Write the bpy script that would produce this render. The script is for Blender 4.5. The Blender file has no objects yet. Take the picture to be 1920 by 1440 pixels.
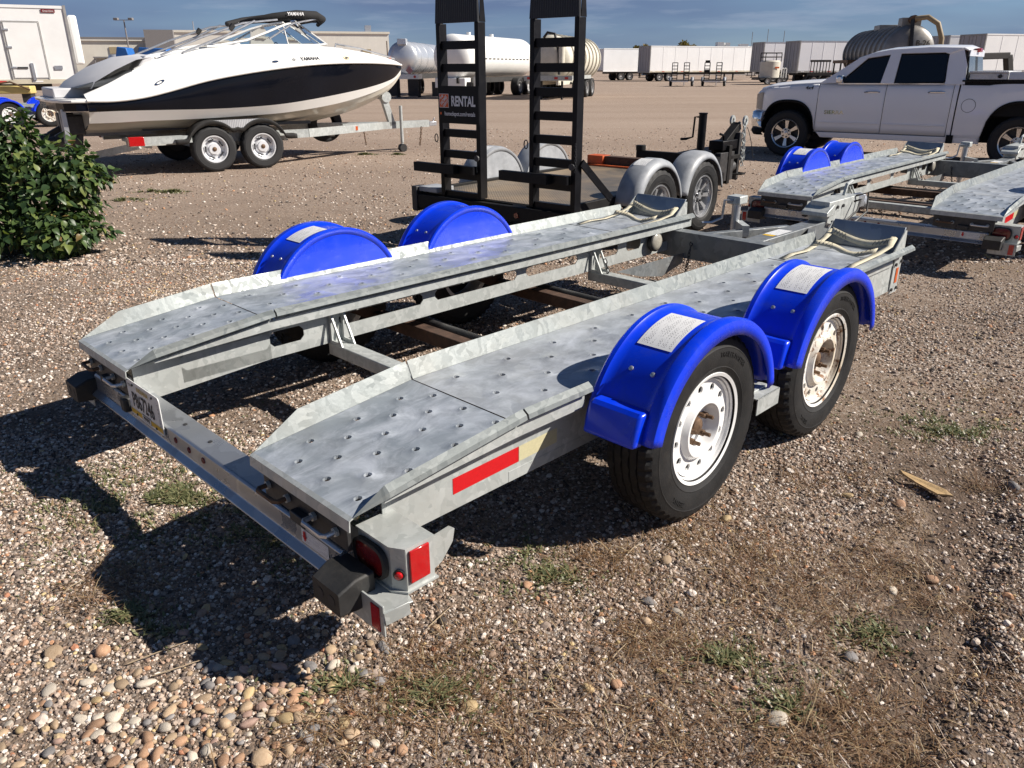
import bpy, bmesh, math, random
import numpy as np
from mathutils import Vector, Matrix

S = bpy.context.scene
COL = S.collection
RAD = math.radians
PI = math.pi

# ---------------------------------------------------------------- camera
cam_data = bpy.data.cameras.new('camera')
cam = bpy.data.objects.new('camera', cam_data)
COL.objects.link(cam)
cam_data.sensor_width = 36.0
cam_data.lens = 1442.0 / 1920.0 * 36.0
cam_data.clip_start = 0.05
cam_data.clip_end = 6000.0
cam.matrix_world = (Matrix.Translation((0, 0, 1.5334)) @ Matrix.Rotation(RAD(90 - 22.345), 4, 'X')
                    @ Matrix.Rotation(-0.003, 4, 'Z'))
S.camera = cam

# ---------------------------------------------------------------- sky, sun, exposure
SUN_EL, SUN_AZ = 37.5, 94.0          # azimuth clockwise from +Y (the view direction)
W = bpy.data.worlds.new('World')
S.world = W
W.use_nodes = True
nt = W.node_tree
nt.nodes.clear()
def wn(t, **kw):
    n = nt.nodes.new(t)
    for k, v in kw.items():
        setattr(n, k, v)
    return n
sky = wn('ShaderNodeTexSky', sky_type='NISHITA', sun_disc=False, sun_elevation=RAD(SUN_EL), sun_rotation=RAD(SUN_AZ),
         altitude=1600.0, air_density=0.75, dust_density=0.1, ozone_density=3.5)
tc = wn('ShaderNodeTexCoord')
mp = wn('ShaderNodeMapping')
mp.inputs['Scale'].default_value = (3.0, 3.0, 26.0)
nz = wn('ShaderNodeTexNoise')
nz.inputs['Scale'].default_value = 1.7
nz.inputs['Detail'].default_value = 8.0
nz.inputs['Roughness'].default_value = 0.58
rp = wn('ShaderNodeValToRGB')
rp.color_ramp.elements[0].position = 0.50
rp.color_ramp.elements[1].position = 0.72
mp2 = wn('ShaderNodeMapping')
mp2.inputs['Scale'].default_value = (1.2, 1.2, 7.0)
mp2.inputs['Location'].default_value = (3.1, 0.7, 0.2)
nz2 = wn('ShaderNodeTexNoise')
nz2.inputs['Scale'].default_value = 1.6
nz2.inputs['Detail'].default_value = 4.0
rp2 = wn('ShaderNodeValToRGB')
rp2.color_ramp.elements[0].position = 0.20
rp2.color_ramp.elements[1].position = 0.55
veil = wn('ShaderNodeMixRGB')          # rain-dark stratus over the blue
veil.inputs[2].default_value = (1.7, 2.4, 4.3, 1)
vf = wn('ShaderNodeMath', operation='MULTIPLY')
vf.inputs[1].default_value = 0.90
puff = wn('ShaderNodeMixRGB')          # small lit clouds
puff.inputs[2].default_value = (5.6, 6.4, 8.0, 1)
pf = wn('ShaderNodeMath', operation='MULTIPLY')
pf.inputs[1].default_value = 0.6
bg = wn('ShaderNodeBackground')
bg.inputs['Strength'].default_value = 0.05
out = wn('ShaderNodeOutputWorld')
L = nt.links.new
L(tc.outputs['Generated'], mp.inputs['Vector']); L(mp.outputs[0], nz.inputs['Vector']); L(nz.outputs['Fac'], rp.inputs[0])
L(tc.outputs['Generated'], mp2.inputs['Vector']); L(mp2.outputs[0], nz2.inputs['Vector']); L(nz2.outputs['Fac'], rp2.inputs[0])
sz = wn('ShaderNodeSeparateXYZ'); fall = wn('ShaderNodeMapRange'); fall.inputs[1].default_value = 0.05; fall.inputs[2].default_value = 0.34; fall.inputs[3].default_value = 1.0; fall.inputs[4].default_value = 0.0
vm = wn('ShaderNodeMath', operation='MULTIPLY')   # rain-dark bank kept low; fade with height added to dim overhead fill light
L(tc.outputs['Generated'], sz.inputs[0]); L(sz.outputs[2], fall.inputs[0]); L(rp2.outputs[0], vm.inputs[0]); L(fall.outputs[0], vm.inputs[1])
L(vm.outputs[0], vf.inputs[0]); L(vf.outputs[0], veil.inputs[0]); L(sky.outputs[0], veil.inputs[1])
pm = wn('ShaderNodeMath', operation='MULTIPLY'); L(rp.outputs[0], pm.inputs[0]); L(fall.outputs[0], pm.inputs[1]); L(pm.outputs[0], pf.inputs[0]); L(pf.outputs[0], puff.inputs[0]); L(veil.outputs[0], puff.inputs[1])
L(puff.outputs[0], bg.inputs['Color']); L(bg.outputs[0], out.inputs['Surface'])

sun_data = bpy.data.lights.new('sun', 'SUN')
sun_data.energy = 5.0
sun_data.angle = RAD(0.53)
sun_data.color = (1.0, 0.93, 0.84)
sun = bpy.data.objects.new('sun', sun_data)
COL.objects.link(sun)
sdir = Vector((math.sin(RAD(SUN_AZ)) * math.cos(RAD(SUN_EL)), math.cos(RAD(SUN_AZ)) * math.cos(RAD(SUN_EL)), math.sin(RAD(SUN_EL))))
sun.rotation_euler = sdir.to_track_quat('Z', 'Y').to_euler()
sun.location = sdir * 40

vs = S.view_settings
S.display_settings.display_device = 'sRGB'
vs.view_transform = 'Standard'
vs.look = 'None'
vs.exposure = 0.62
vs.gamma = 1.0
vs.use_curve_mapping = False

# ---------------------------------------------------------------- mesh helpers
class MB:
    def __init__(s):
        s.v = []; s.f = []
    def add(s, vs_, fs_):
        o = len(s.v)
        s.v += [tuple(p) for p in vs_]
        s.f += [tuple(i + o for i in f) for f in fs_]
        return s
    def box(s, x0, x1, y0, y1, z0, z1):
        return s.add([(x0,y0,z0),(x1,y0,z0),(x1,y1,z0),(x0,y1,z0),(x0,y0,z1),(x1,y0,z1),(x1,y1,z1),(x0,y1,z1)],
                     [(0,3,2,1),(4,5,6,7),(0,1,5,4),(1,2,6,5),(2,3,7,6),(3,0,4,7)])
    def obox(s, c, size, M):
        hx, hy, hz_ = [q / 2 for q in size]
        vs_ = [Vector(c) + M @ Vector((a*hx, b*hy, d*hz_)) for d in (-1,1) for a, b in ((-1,-1),(1,-1),(1,1),(-1,1))]
        return s.add(vs_, [(0,3,2,1),(4,5,6,7),(0,1,5,4),(1,2,6,5),(2,3,7,6),(3,0,4,7)])
    def bar(s, p, q, w, h, up=(0,0,1)):
        p, q = Vector(p), Vector(q); d = (q - p); n = d.length; d.normalize()
        u = Vector(up)
        if abs(d.dot(u)) > 0.98: u = Vector((1,0,0))
        sd = d.cross(u).normalized(); u2 = sd.cross(d)
        M = Matrix((d, sd, u2)).transposed()
        return s.obox((p + q) / 2, (n, w, h), M)
    def prism(s, pts, axis, a, b):
        n = len(pts)
        def P(p, t):
            if axis == 'x': return (t, p[0], p[1])
            if axis == 'y': return (p[0], t, p[1])
            return (p[0], p[1], t)
        return s.add([P(p, a) for p in pts] + [P(p, b) for p in pts],
                     [tuple(range(n))[::-1], tuple(range(n, 2*n))] + [(i, (i+1) % n, n + (i+1) % n, n + i) for i in range(n)])
    def tube(s, pts, r, n=8, caps=True, closed=False):
        pts = [Vector(p) for p in pts]; m = len(pts); o = len(s.v)
        rr = r if isinstance(r, (list, tuple)) else [r] * m
        prev = None
        for i, p in enumerate(pts):
            if closed: d = pts[(i+1) % m] - pts[i-1]
            else: d = pts[min(i+1, m-1)] - pts[max(i-1, 0)]
            d.normalize()
            if prev is None:
                a = Vector((0,0,1)) if abs(d.z) < 0.9 else Vector((1,0,0))
                a = (a - d * a.dot(d)).normalized()
            else:
                a = prev - d * prev.dot(d)
                a = a.normalized() if a.length > 1e-6 else d.orthogonal().normalized()
            prev = a; b = d.cross(a)
            for k in range(n):
                t = 2 * PI * k / n
                s.v.append(tuple(p + (a * math.cos(t) + b * math.sin(t)) * rr[i]))
        for i in range(m if closed else m - 1):
            j = (i + 1) % m
            for k in range(n):
                k2 = (k + 1) % n
                s.f.append((o + i*n + k, o + i*n + k2, o + j*n + k2, o + j*n + k))
        if caps and not closed:
            s.f.append(tuple(o + k for k in range(n))[::-1]); s.f.append(tuple(o + (m-1)*n + k for k in range(n)))
        return s
    def lathe(s, prof, n=32, c=(0,0,0), axis='y', closed=False, a0=0.0, a1=2*PI, mod=None):
        # prof: (radius, along-axis)
        full = abs(a1 - a0 - 2*PI) < 1e-6
        m = len(prof); o = len(s.v); seg = n if full else n + 1
        for k in range(seg):
            t = a0 + (a1 - a0) * k / n
            for j, (r, h) in enumerate(prof):
                if mod: r, h = mod(k, j, r, h)
                ca, sa = math.cos(t) * r, math.sin(t) * r
                if axis == 'y': p = (c[0] + ca, c[1] + h, c[2] + sa)
                elif axis == 'z': p = (c[0] + ca, c[1] + sa, c[2] + h)
                else: p = (c[0] + h, c[1] + ca, c[2] + sa)
                s.v.append(p)
        for k in range(n):
            k2 = (k + 1) % seg
            for j in range(m if closed else m - 1):
                j2 = (j + 1) % m
                s.f.append((o + k*m + j, o + k2*m + j, o + k2*m + j2, o + k*m + j2))
        return s
    def cyl(s, p, q, r, n=16):
        return s.tube([p, q], r, n)
    def grid(s, rows, closed=False):
        o = len(s.v); m = len(rows[0])
        for r in rows: s.v += [tuple(p) for p in r]
        for i in range(len(rows) - 1):
            for j in range(m if closed else m - 1):
                j2 = (j + 1) % m
                s.f.append((o + i*m + j, o + i*m + j2, o + (i+1)*m + j2, o + (i+1)*m + j))
        return s
    def poly(s, pts):
        return s.add(pts, [tuple(range(len(pts)))])
    def xf(s, M):
        s.v = [tuple(M @ Vector(p)) for p in s.v]; return s
    def build(s, name, mat, parent=None, smooth=None, bev=0.0, solid=0.0, seg=2, off=0.0, weld=False):
        me = bpy.data.meshes.new(name)
        me.from_pydata(s.v, [], s.f)
        bm = bmesh.new(); bm.from_mesh(me)
        if weld: bmesh.ops.remove_doubles(bm, verts=bm.verts, dist=1e-5)
        bmesh.ops.recalc_face_normals(bm, faces=bm.faces)
        bm.to_mesh(me); bm.free()
        if smooth is not None:
            me.shade_smooth(); me.set_sharp_from_angle(angle=RAD(smooth))
        if mat is not None: me.materials.append(mat)
        ob = bpy.data.objects.new(name, me); COL.objects.link(ob)
        if parent is not None: ob.parent = parent
        if solid:
            md = ob.modifiers.new('solid', 'SOLIDIFY'); md.thickness = solid; md.offset = off
        if bev:
            md = ob.modifiers.new('bevel', 'BEVEL'); md.width = bev; md.segments = seg; md.limit_method = 'ANGLE'; md.angle_limit = RAD(40)
            if smooth is None:
                me.shade_smooth(); me.set_sharp_from_angle(angle=RAD(30))
        return ob

def thing(name, label, cat, loc=(0,0,0), rz=0.0, group=None):
    o = bpy.data.objects.new(name, None); COL.objects.link(o)
    o.empty_display_size = 0.2
    o.location = loc; o.rotation_euler = (0, 0, rz)
    return tag(o, label, cat, group)
def tag(o, label, cat, group=None, kind=None):
    if label: o['label'] = label
    if cat: o['category'] = cat
    if group: o['group'] = group
    if kind: o['kind'] = kind
    return o
def struct(o):
    o['kind'] = 'structure'; return o
def copy_tree(o, parent=None):
    c = o.copy(); COL.objects.link(c); c.parent = parent
    for ch in list(KIDS.get(o.name, [])) or [k for k in o.children]:
        copy_tree(ch, c)
    return c
KIDS = {}

def holed(us, vs_, holes, fn, rad, lip=0.0, n=8, depth=0.004):
    """cells of a sheet, some with a round pressed hole; fn(u, v, h) -> point"""
    mb = MB()
    for i in range(len(us) - 1):
        for j in range(len(vs_) - 1):
            u0, u1, v0, v1 = us[i], us[i+1], vs_[j], vs_[j+1]
            if (i, j) not in holes:
                mb.poly([fn(u0,v0,0), fn(u1,v0,0), fn(u1,v1,0), fn(u0,v1,0)]); continue
            um, vm = (u0+u1)/2, (v0+v1)/2
            outer = [(u1,vm),(u1,v1),(um,v1),(u0,v1),(u0,vm),(u0,v0),(um,v0),(u1,v0)]
            ru, rv = rad if isinstance(rad, tuple) else (rad, rad)
            rings = [[fn(a,b,0) for a, b in outer]]
            for k, hh in ((2.0, 0.0), (1.25, lip), (1.0, lip), (0.93, -depth)):
                rings.append([fn(um + ru*k*math.cos(t*PI/4), vm + rv*k*math.sin(t*PI/4), hh) for t in range(8)])
            mb.grid(rings, closed=True)
    return mb

def text_geo(body, size=1.0, extrude=0.0, align='CENTER', bold=0.0, shear=0.0):
    cu = bpy.data.curves.new('lettering', 'FONT')
    cu.body = body; cu.size = size; cu.extrude = extrude; cu.align_x = align; cu.align_y = 'CENTER'; cu.offset = bold; cu.shear = shear
    cu.resolution_u = 3
    ob = bpy.data.objects.new('lettering', cu); COL.objects.link(ob)
    bpy.context.view_layer.update()
    dg = bpy.context.evaluated_depsgraph_get()
    me = bpy.data.meshes.new_from_object(ob.evaluated_get(dg))
    vs_ = [tuple(v.co) for v in me.vertices]; fs_ = [tuple(p.vertices) for p in me.polygons]
    bpy.data.objects.remove(ob); bpy.data.curves.remove(cu); bpy.data.meshes.remove(me)
    return vs_, fs_
def text_obj(name, body, size, mat, parent, fn, bold=0.0, shear=0.0, sx=1.0, align='CENTER'):
    """flat lettering mapped by fn(x, y) -> point"""
    v, f = text_geo(body, size, 0.0, align, bold, shear)
    mb = MB(); mb.add([fn(p[0]*sx, p[1]) for p in v], f)
    return mb.build(name, mat, parent)

# ---------------------------------------------------------------- materials
def M_(name):
    m = bpy.data.materials.new(name); m.use_nodes = True
    b = m.node_tree.nodes['Principled BSDF']
    return m, m.node_tree, b
def nd(t, typ, **kw):
    n = t.nodes.new(typ)
    for k, v in kw.items(): setattr(n, k, v)
    return n
def c4(c): return (c[0], c[1], c[2], 1.0)
def ramp(t, fac, stops, interp='LINEAR'):
    r = nd(t, 'ShaderNodeValToRGB'); cr = r.color_ramp; cr.interpolation = interp
    while len(cr.elements) < len(stops): cr.elements.new(0.5)
    for e, (p, c) in zip(cr.elements, stops):
        e.position = p; e.color = c4(c) if len(c) == 3 else c
    t.links.new(fac, r.inputs[0]); return r.outputs[0]
def noise(t, vec, scale, detail=4.0, rough=0.55, dist=0.0):
    n = nd(t, 'ShaderNodeTexNoise')
    n.inputs['Scale'].default_value = scale; n.inputs['Detail'].default_value = detail
    n.inputs['Roughness'].default_value = rough; n.inputs['Distortion'].default_value = dist
    if vec is not None: t.links.new(vec, n.inputs['Vector'])
    return n
def mixc(t, fac, a, b, mode='MIX'):
    m = nd(t, 'ShaderNodeMixRGB', blend_type=mode)
    for i, x in ((0, fac), (1, a), (2, b)):
        if hasattr(x, 'is_linked') or hasattr(x, 'links'): t.links.new(x, m.inputs[i])
        elif isinstance(x, (int, float)): m.inputs[i].default_value = x
        else: m.inputs[i].default_value = c4(x)
    return m.outputs[0]
def bump(t, b, h, strength=0.3, dist=0.01):
    n = nd(t, 'ShaderNodeBump'); n.inputs['Strength'].default_value = strength; n.inputs['Distance'].default_value = dist
    t.links.new(h, n.inputs['Height']); t.links.new(n.outputs[0], b.inputs['Normal'])
def objco(t): return nd(t, 'ShaderNodeTexCoord').outputs['Object']
def scaled(t, vec, s):
    m = nd(t, 'ShaderNodeMapping'); m.inputs['Scale'].default_value = s; t.links.new(vec, m.inputs['Vector']); return m.outputs[0]

def paint(name, col, rough=0.4, metal=0.0, var=0.12, scale=6.0, bmp=0.0, bscale=60.0, coat=0.0, dirt=None, dirt_amt=0.35, spec=0.5):
    m, t, b = M_(name); v = objco(t)
    n = noise(t, v, scale, 6.0, 0.62)
    lo = [c * (1 - var) for c in col]; hi = [min(1, c * (1 + var)) for c in col]
    colr = ramp(t, n.outputs['Fac'], [(0.3, lo), (0.7, hi)])
    if dirt is not None:
        n2 = noise(t, v, scale * 2.3, 8.0, 0.7, 0.6)
        f = ramp(t, n2.outputs['Fac'], [(0.50, (0,0,0)), (0.78, (dirt_amt,)*3)])
        colr = mixc(t, f, colr, dirt)
    t.links.new(colr, b.inputs['Base Color'])
    rr = ramp(t, n.outputs['Fac'], [(0.25, (max(0.02, rough - 0.08),)*3), (0.75, (min(1, rough + 0.08),)*3)])
    t.links.new(rr, b.inputs['Roughness'])
    b.inputs['Metallic'].default_value = metal
    b.inputs['Specular IOR Level'].default_value = spec
    if coat: b.inputs['Coat Weight'].default_value = coat; b.inputs['Coat Roughness'].default_value = 0.06
    if bmp:
        n3 = noise(t, v, bscale, 4.0); bump(t, b, n3.outputs['Fac'], bmp, 0.004)
    return m

def galv(name, a, bcol, scale=22.0, metal=0.45, rough=0.42, stain=(0.20, 0.17, 0.13), stain_amt=0.3, scuff=0.0, stretch=(1, 1, 0.6)):
    m, t, b = M_(name); v = objco(t)
    dn = noise(t, v, 9.0, 3.0)
    add = nd(t, 'ShaderNodeVectorMath', operation='ADD')
    sc_ = nd(t, 'ShaderNodeVectorMath', operation='SCALE'); sc_.inputs['Scale'].default_value = 0.16
    t.links.new(dn.outputs['Color'], sc_.inputs[0]); t.links.new(v, add.inputs[0]); t.links.new(sc_.outputs[0], add.inputs[1])
    vo = nd(t, 'ShaderNodeTexVoronoi'); vo.inputs['Scale'].default_value = scale
    t.links.new(scaled(t, add.outputs[0], stretch), vo.inputs['Vector'])
    sep = nd(t, 'ShaderNodeSeparateColor'); t.links.new(vo.outputs['Color'], sep.inputs[0])
    mid = [(p + q) / 2 for p, q in zip(a, bcol)]
    colr = ramp(t, sep.outputs[0], [(0.0, a), (0.5, mid), (1.0, bcol)])
    n2 = noise(t, v, 2.6, 7.0, 0.65, 0.4)
    f = ramp(t, n2.outputs['Fac'], [(0.47, (0,0,0)), (0.80, (stain_amt,)*3)])
    colr = mixc(t, f, colr, stain)
    rr = nd(t, 'ShaderNodeMapRange'); rr.inputs[3].default_value = rough - 0.10; rr.inputs[4].default_value = rough + 0.16
    t.links.new(sep.outputs[1], rr.inputs[0]); rsrc = rr.outputs[0]
    if scuff:
        n3 = noise(t, scaled(t, v, (1.0, 1.7, 1.7)), 5.5, 9.0, 0.68, 0.8)
        f3 = ramp(t, n3.outputs['Fac'], [(0.44, (0,0,0)), (0.70, (scuff,)*3)])
        colr = mixc(t, f3, colr, (0.62, 0.66, 0.72))
        n4 = noise(t, v, 14.0, 6.0, 0.7)
        f4 = ramp(t, n4.outputs['Fac'], [(0.52, (0,0,0)), (0.72, (0.35,)*3)])
        colr = mixc(t, f4, colr, (0.17, 0.18, 0.20))
    t.links.new(colr, b.inputs['Base Color']); t.links.new(rsrc, b.inputs['Roughness'])
    b.inputs['Metallic'].default_value = metal
    nb = noise(t, v, 70.0, 3.0); bump(t, b, nb.outputs['Fac'], 0.10, 0.003)
    return m

MT = {}
MT['galv'] = galv('galvanised_steel', (0.38,0.405,0.395), (0.50,0.522,0.51), 40.0, 0.22, 0.45)
MT['galv_curb'] = galv('galvanised_curb', (0.168,0.188,0.188), (0.24,0.261,0.259), 42.0, 0.35, 0.46, stain_amt=0.3)
MT['deck'] = galv('galvanised_deck', (0.245,0.28,0.315), (0.335,0.375,0.415), 9.0, 0.28, 0.40, (0.20,0.175,0.145), 0.35, 0.75)
MT['deck2'] = galv('galvanised_deck_pale', (0.29,0.315,0.345), (0.385,0.415,0.44), 8.0, 0.26, 0.42, (0.24,0.21,0.175), 0.4, 0.65)
MT['galv_shade'] = galv('galvanised_shade', (0.15,0.165,0.175), (0.22,0.238,0.25), 26.0, 0.3, 0.5, stain_amt=0.4)  # darker copy of the galvanised steel, shade at the nose put into its colour
MT['beam'] = galv('rolled_zinc_beam', (0.36,0.38,0.41), (0.46,0.48,0.50), 10.0, 0.75, 0.30, stain_amt=0.25)
MT['dark_steel'] = paint('dark_steel', (0.045,0.045,0.047), 0.5, 0.3, 0.3, 14.0, 0.15, dirt=(0.12,0.10,0.08))
MT['rust_steel'] = paint('rusty_axle_steel', (0.075,0.042,0.028), 0.8, 0.1, 0.45, 18.0, 0.4, 90.0, dirt=(0.02,0.02,0.02), dirt_amt=0.7)
MT['rust_bolt'] = paint('rusty_bolt', (0.14,0.085,0.05), 0.7, 0.35, 0.4, 60.0, 0.3)
MT['blue'] = paint('blue_plastic', (0.001,0.040,0.72), 0.30, 0.0, 0.08, 5.0, 0.05, 30.0, coat=0.15, dirt=(0.05,0.09,0.42), dirt_amt=0.45)
MT['tyre'] = paint('tyre_rubber', (0.0125,0.0125,0.013), 0.66, 0.0, 0.30, 11.0, 0.25, 160.0, dirt=(0.055,0.047,0.038), dirt_amt=0.30, spec=0.35)
MT['tyre_clean'] = paint('tyre_rubber_far', (0.017,0.017,0.018), 0.75, 0.0, 0.25, 6.0)
MT['white_rim'] = paint('white_wheel_paint', (0.80,0.80,0.79), 0.32, 0.0, 0.03, 9.0, 0.03, dirt=(0.42,0.36,0.28), dirt_amt=0.25)
MT['rubber'] = paint('black_rubber', (0.018,0.018,0.018), 0.6, 0.0, 0.3, 9.0, 0.2, 80.0, dirt=(0.07,0.062,0.052), dirt_amt=0.5)
MT['black'] = paint('black_paint', (0.0035,0.0035,0.005), 0.42, 0.0, 0.3, 12.0, 0.06, 40.0, dirt=(0.012,0.011,0.010), dirt_amt=0.4, spec=0.22)
MT['black_matt'] = paint('black_worn_paint', (0.009,0.0085,0.0085), 0.6, 0.0, 0.4, 9.0, 0.1, dirt=(0.035,0.029,0.024), spec=0.25)
MT['red_lens'] = paint('red_lens', (0.42,0.006,0.008), 0.15, 0.0, 0.10, 40.0, coat=0.6)
MT['red_dark'] = paint('dark_red_lens', (0.16,0.010,0.010), 0.2, 0.0, 0.15, 40.0, coat=0.5)
MT['red_tape'] = paint('red_reflective_tape', (0.52,0.008,0.012), 0.35, 0.0, 0.10, 160.0, 0.1, 400.0)
MT['beige_tape'] = paint('faded_reflective_tape', (0.52,0.48,0.30), 0.4, 0.0, 0.08, 160.0, 0.1, 400.0)
MT['orange'] = paint('orange_reflector', (0.55,0.10,0.02), 0.3, 0.0, 0.1, 30.0)
MT['webbing'] = paint('webbing_strap', (0.60,0.55,0.41), 0.85, 0.0, 0.14, 30.0, 0.5, 260.0, dirt=(0.30,0.26,0.17), dirt_amt=0.5)
MT['stitch'] = paint('strap_stitching', (0.03,0.03,0.03), 0.8)
MT['chock'] = galv('chock_steel', (0.24,0.28,0.325), (0.34,0.38,0.42), 9.0, 0.45, 0.36, stain_amt=0.2)
MT['alu'] = paint('bare_aluminium', (0.55,0.56,0.58), 0.34, 0.75, 0.08, 12.0, 0.05)
MT['chrome'] = paint('chrome', (0.72,0.73,0.75), 0.08, 1.0, 0.03, 8.0)
MT['white'] = paint('white_paint', (0.78,0.78,0.77), 0.45, 0.0, 0.04, 2.0)
MT['lens'] = paint('fogged_lens', (0.36,0.34,0.29), 0.18, 0.0, 0.15, 30.0, coat=0.5)
MT['ink'] = paint('black_ink', (0.02,0.02,0.025), 0.6)
MT['ink_gold'] = paint('gold_ink', (0.55,0.38,0.06), 0.6)
MT['plate_white'] = paint('plate_face', (0.72,0.72,0.70), 0.4, 0.0, 0.04, 12.0)
MT['yellow'] = paint('yellow_band', (0.68,0.42,0.02), 0.4)

def label_mat():
    m, t, b = M_('printed_warning_label'); v = nd(t, 'ShaderNodeTexCoord').outputs['UV']
    br = nd(t, 'ShaderNodeTexBrick'); br.offset = 0.37; br.offset_frequency = 2
    br.inputs['Scale'].default_value = 1.0; br.inputs['Brick Width'].default_value = 0.055; br.inputs['Row Height'].default_value = 0.04
    br.inputs['Mortar Size'].default_value = 0.012; br.inputs['Bias'].default_value = -0.1
    br.inputs['Color1'].default_value = (0.16,0.16,0.17,1); br.inputs['Color2'].default_value = (0.45,0.45,0.45,1); br.inputs['Mortar'].default_value = (0.74,0.74,0.73,1)
    t.links.new(v, br.inputs['Vector'])
    n = noise(t, scaled(t, v, (1.0, 5.0, 1.0)), 3.0, 2.0)
    f = ramp(t, n.outputs['Fac'], [(0.49, (0,0,0)), (0.52, (1,1,1))])
    ed = nd(t, 'ShaderNodeVectorMath', operation='ABSOLUTE')
    su = nd(t, 'ShaderNodeVectorMath', operation='SUBTRACT'); su.inputs[1].default_value = (0.5, 0.5, 0)
    t.links.new(v, su.inputs[0]); t.links.new(su.outputs[0], ed.inputs[0])
    sp = nd(t, 'ShaderNodeSeparateXYZ'); t.links.new(ed.outputs[0], sp.inputs[0])
    mx = nd(t, 'ShaderNodeMath', operation='MAXIMUM'); t.links.new(sp.outputs[0], mx.inputs[0]); t.links.new(sp.outputs[1], mx.inputs[1])
    g = nd(t, 'ShaderNodeMath', operation='GREATER_THAN'); g.inputs[1].default_value = 0.455; t.links.new(mx.outputs[0], g.inputs[0])
    c = mixc(t, f, br.outputs['Color'], (0.74,0.74,0.73)); c = mixc(t, g.outputs[0], c, (0.74,0.74,0.73))
    t.links.new(c, b.inputs['Base Color']); b.inputs['Roughness'].default_value = 0.4
    return m
MT['label'] = label_mat()

def rust_rim():
    m, t, b = M_('rusted_white_wheel'); v = objco(t)
    n = noise(t, v, 16.0, 9.0, 0.75, 0.5)
    f = ramp(t, n.outputs['Fac'], [(0.52, (0,0,0)), (0.60, (1,1,1))])
    n2 = noise(t, v, 40.0, 4.0)
    rc = ramp(t, n2.outputs['Fac'], [(0.3, (0.09,0.035,0.015)), (0.7, (0.28,0.13,0.05))])
    n3 = noise(t, v, 6.0, 5.0)
    wc = ramp(t, n3.outputs['Fac'], [(0.35, (0.60,0.52,0.40)), (0.6, (0.78,0.77,0.74))])
    t.links.new(mixc(t, f, wc, rc), b.inputs['Base Color']); b.inputs['Roughness'].default_value = 0.55
    return m
MT['rust_rim'] = rust_rim()
def glass(name, col=(0.9,0.95,0.95), rough=0.02, alpha=0.25):
    m, t, b = M_(name)
    b.inputs['Base Color'].default_value = c4(col); b.inputs['Roughness'].default_value = rough
    b.inputs['Transmission Weight'].default_value = 1.0; b.inputs['IOR'].default_value = 1.02
    return m
def uv_sheet(name, fn, nu, nv, mat, parent=None):
    mb = MB(); mb.grid([[fn(i / nu, j / nv) for j in range(nv + 1)] for i in range(nu + 1)])
    me = bpy.data.meshes.new(name); me.from_pydata(mb.v, [], mb.f)
    ul = me.uv_layers.new(name='UVMap')
    for lp in me.loops:
        i, j = divmod(lp.vertex_index, nv + 1)
        ul.data[lp.index].uv = (i / nu, j / nv)
    me.materials.append(mat); me.shade_smooth()
    ob = bpy.data.objects.new(name, me); COL.objects.link(ob)
    if parent is not None: ob.parent = parent
    return ob
# ---------------------------------------------------------------- ground
NR = np.random.default_rng(11)
_lat = NR.random((64, 64))
def vnoise(x, y, s):
    x = np.asarray(x, float) * s; y = np.asarray(y, float) * s
    xi = np.floor(x).astype(int); yi = np.floor(y).astype(int); fx = x - xi; fy = y - yi
    fx = fx*fx*(3 - 2*fx); fy = fy*fy*(3 - 2*fy)
    g_ = lambda a, b: _lat[a % 64, b % 64]
    return (g_(xi, yi)*(1-fx) + g_(xi+1, yi)*fx)*(1-fy) + (g_(xi, yi+1)*(1-fx) + g_(xi+1, yi+1)*fx)*fy - 0.5
def furrow(x, y):
    """signed distance across and along the ploughed strip at the lower right"""
    dx, dy = 0.596, 0.803
    px, py = x - 1.50, y - 2.05
    return px*dy - py*dx, px*dx + py*dy
def ground_h(x, y):
    x = np.asarray(x, float); y = np.asarray(y, float)
    near = np.clip((14 - np.hypot(x, y)) / 8, 0, 1)
    z = near * (0.020*vnoise(x, y, 0.9) + 0.012*vnoise(x + 7, y, 2.7) + 0.007*vnoise(x, y + 3, 7.0))
    a, l = furrow(x, y)
    a = a + 0.26*vnoise(x, y, 1.7) + 0.09*vnoise(x, y, 7.0)
    m = np.exp(-(l/1.1)**4)
    z = z + m * (-0.016*np.exp(-((a + 0.03)/0.07)**2) + 0.020*np.exp(-((a - 0.10)/0.10)**2) + 0.008*np.exp(-((a + 0.30)/0.18)**2))
    z = z + m * np.exp(-((a + 0.1)/0.4)**2) * 0.030 * vnoise(x, y, 13.0)
    # flat under the tyres of the foreground trailer
    return z
def spaced(lo, hi, n_lo, inner0, inner1, step, grow=1.16):
    xs = list(np.arange(inner0, inner1 + 1e-9, step)); s = step
    while xs[-1] < hi: s *= grow; xs.append(min(hi, xs[-1] + s))
    s = step
    while xs[0] > lo: s *= grow; xs.insert(0, max(lo, xs[0] - s))
    return np.array(xs)
gx = spaced(-2600, 2600, 0, -3.4, 3.4, 0.035); gy = spaced(-60, 4200, 0, 0.9, 6.2, 0.035)
GX, GY = np.meshgrid(gx, gy); GZ = ground_h(GX, GY)
nv, nu = GX.shape
gme = bpy.data.meshes.new('ground')
idx = np.arange(nv*nu).reshape(nv, nu)
quads = np.stack([idx[:-1,:-1], idx[:-1,1:], idx[1:,1:], idx[1:,:-1]], -1).reshape(-1, 4)
gme.from_pydata(np.stack([GX, GY, GZ], -1).reshape(-1, 3).tolist(), [], quads.tolist())
gme.shade_smooth()
ground = struct(bpy.data.objects.new('ground', gme)); COL.objects.link(ground)

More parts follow.
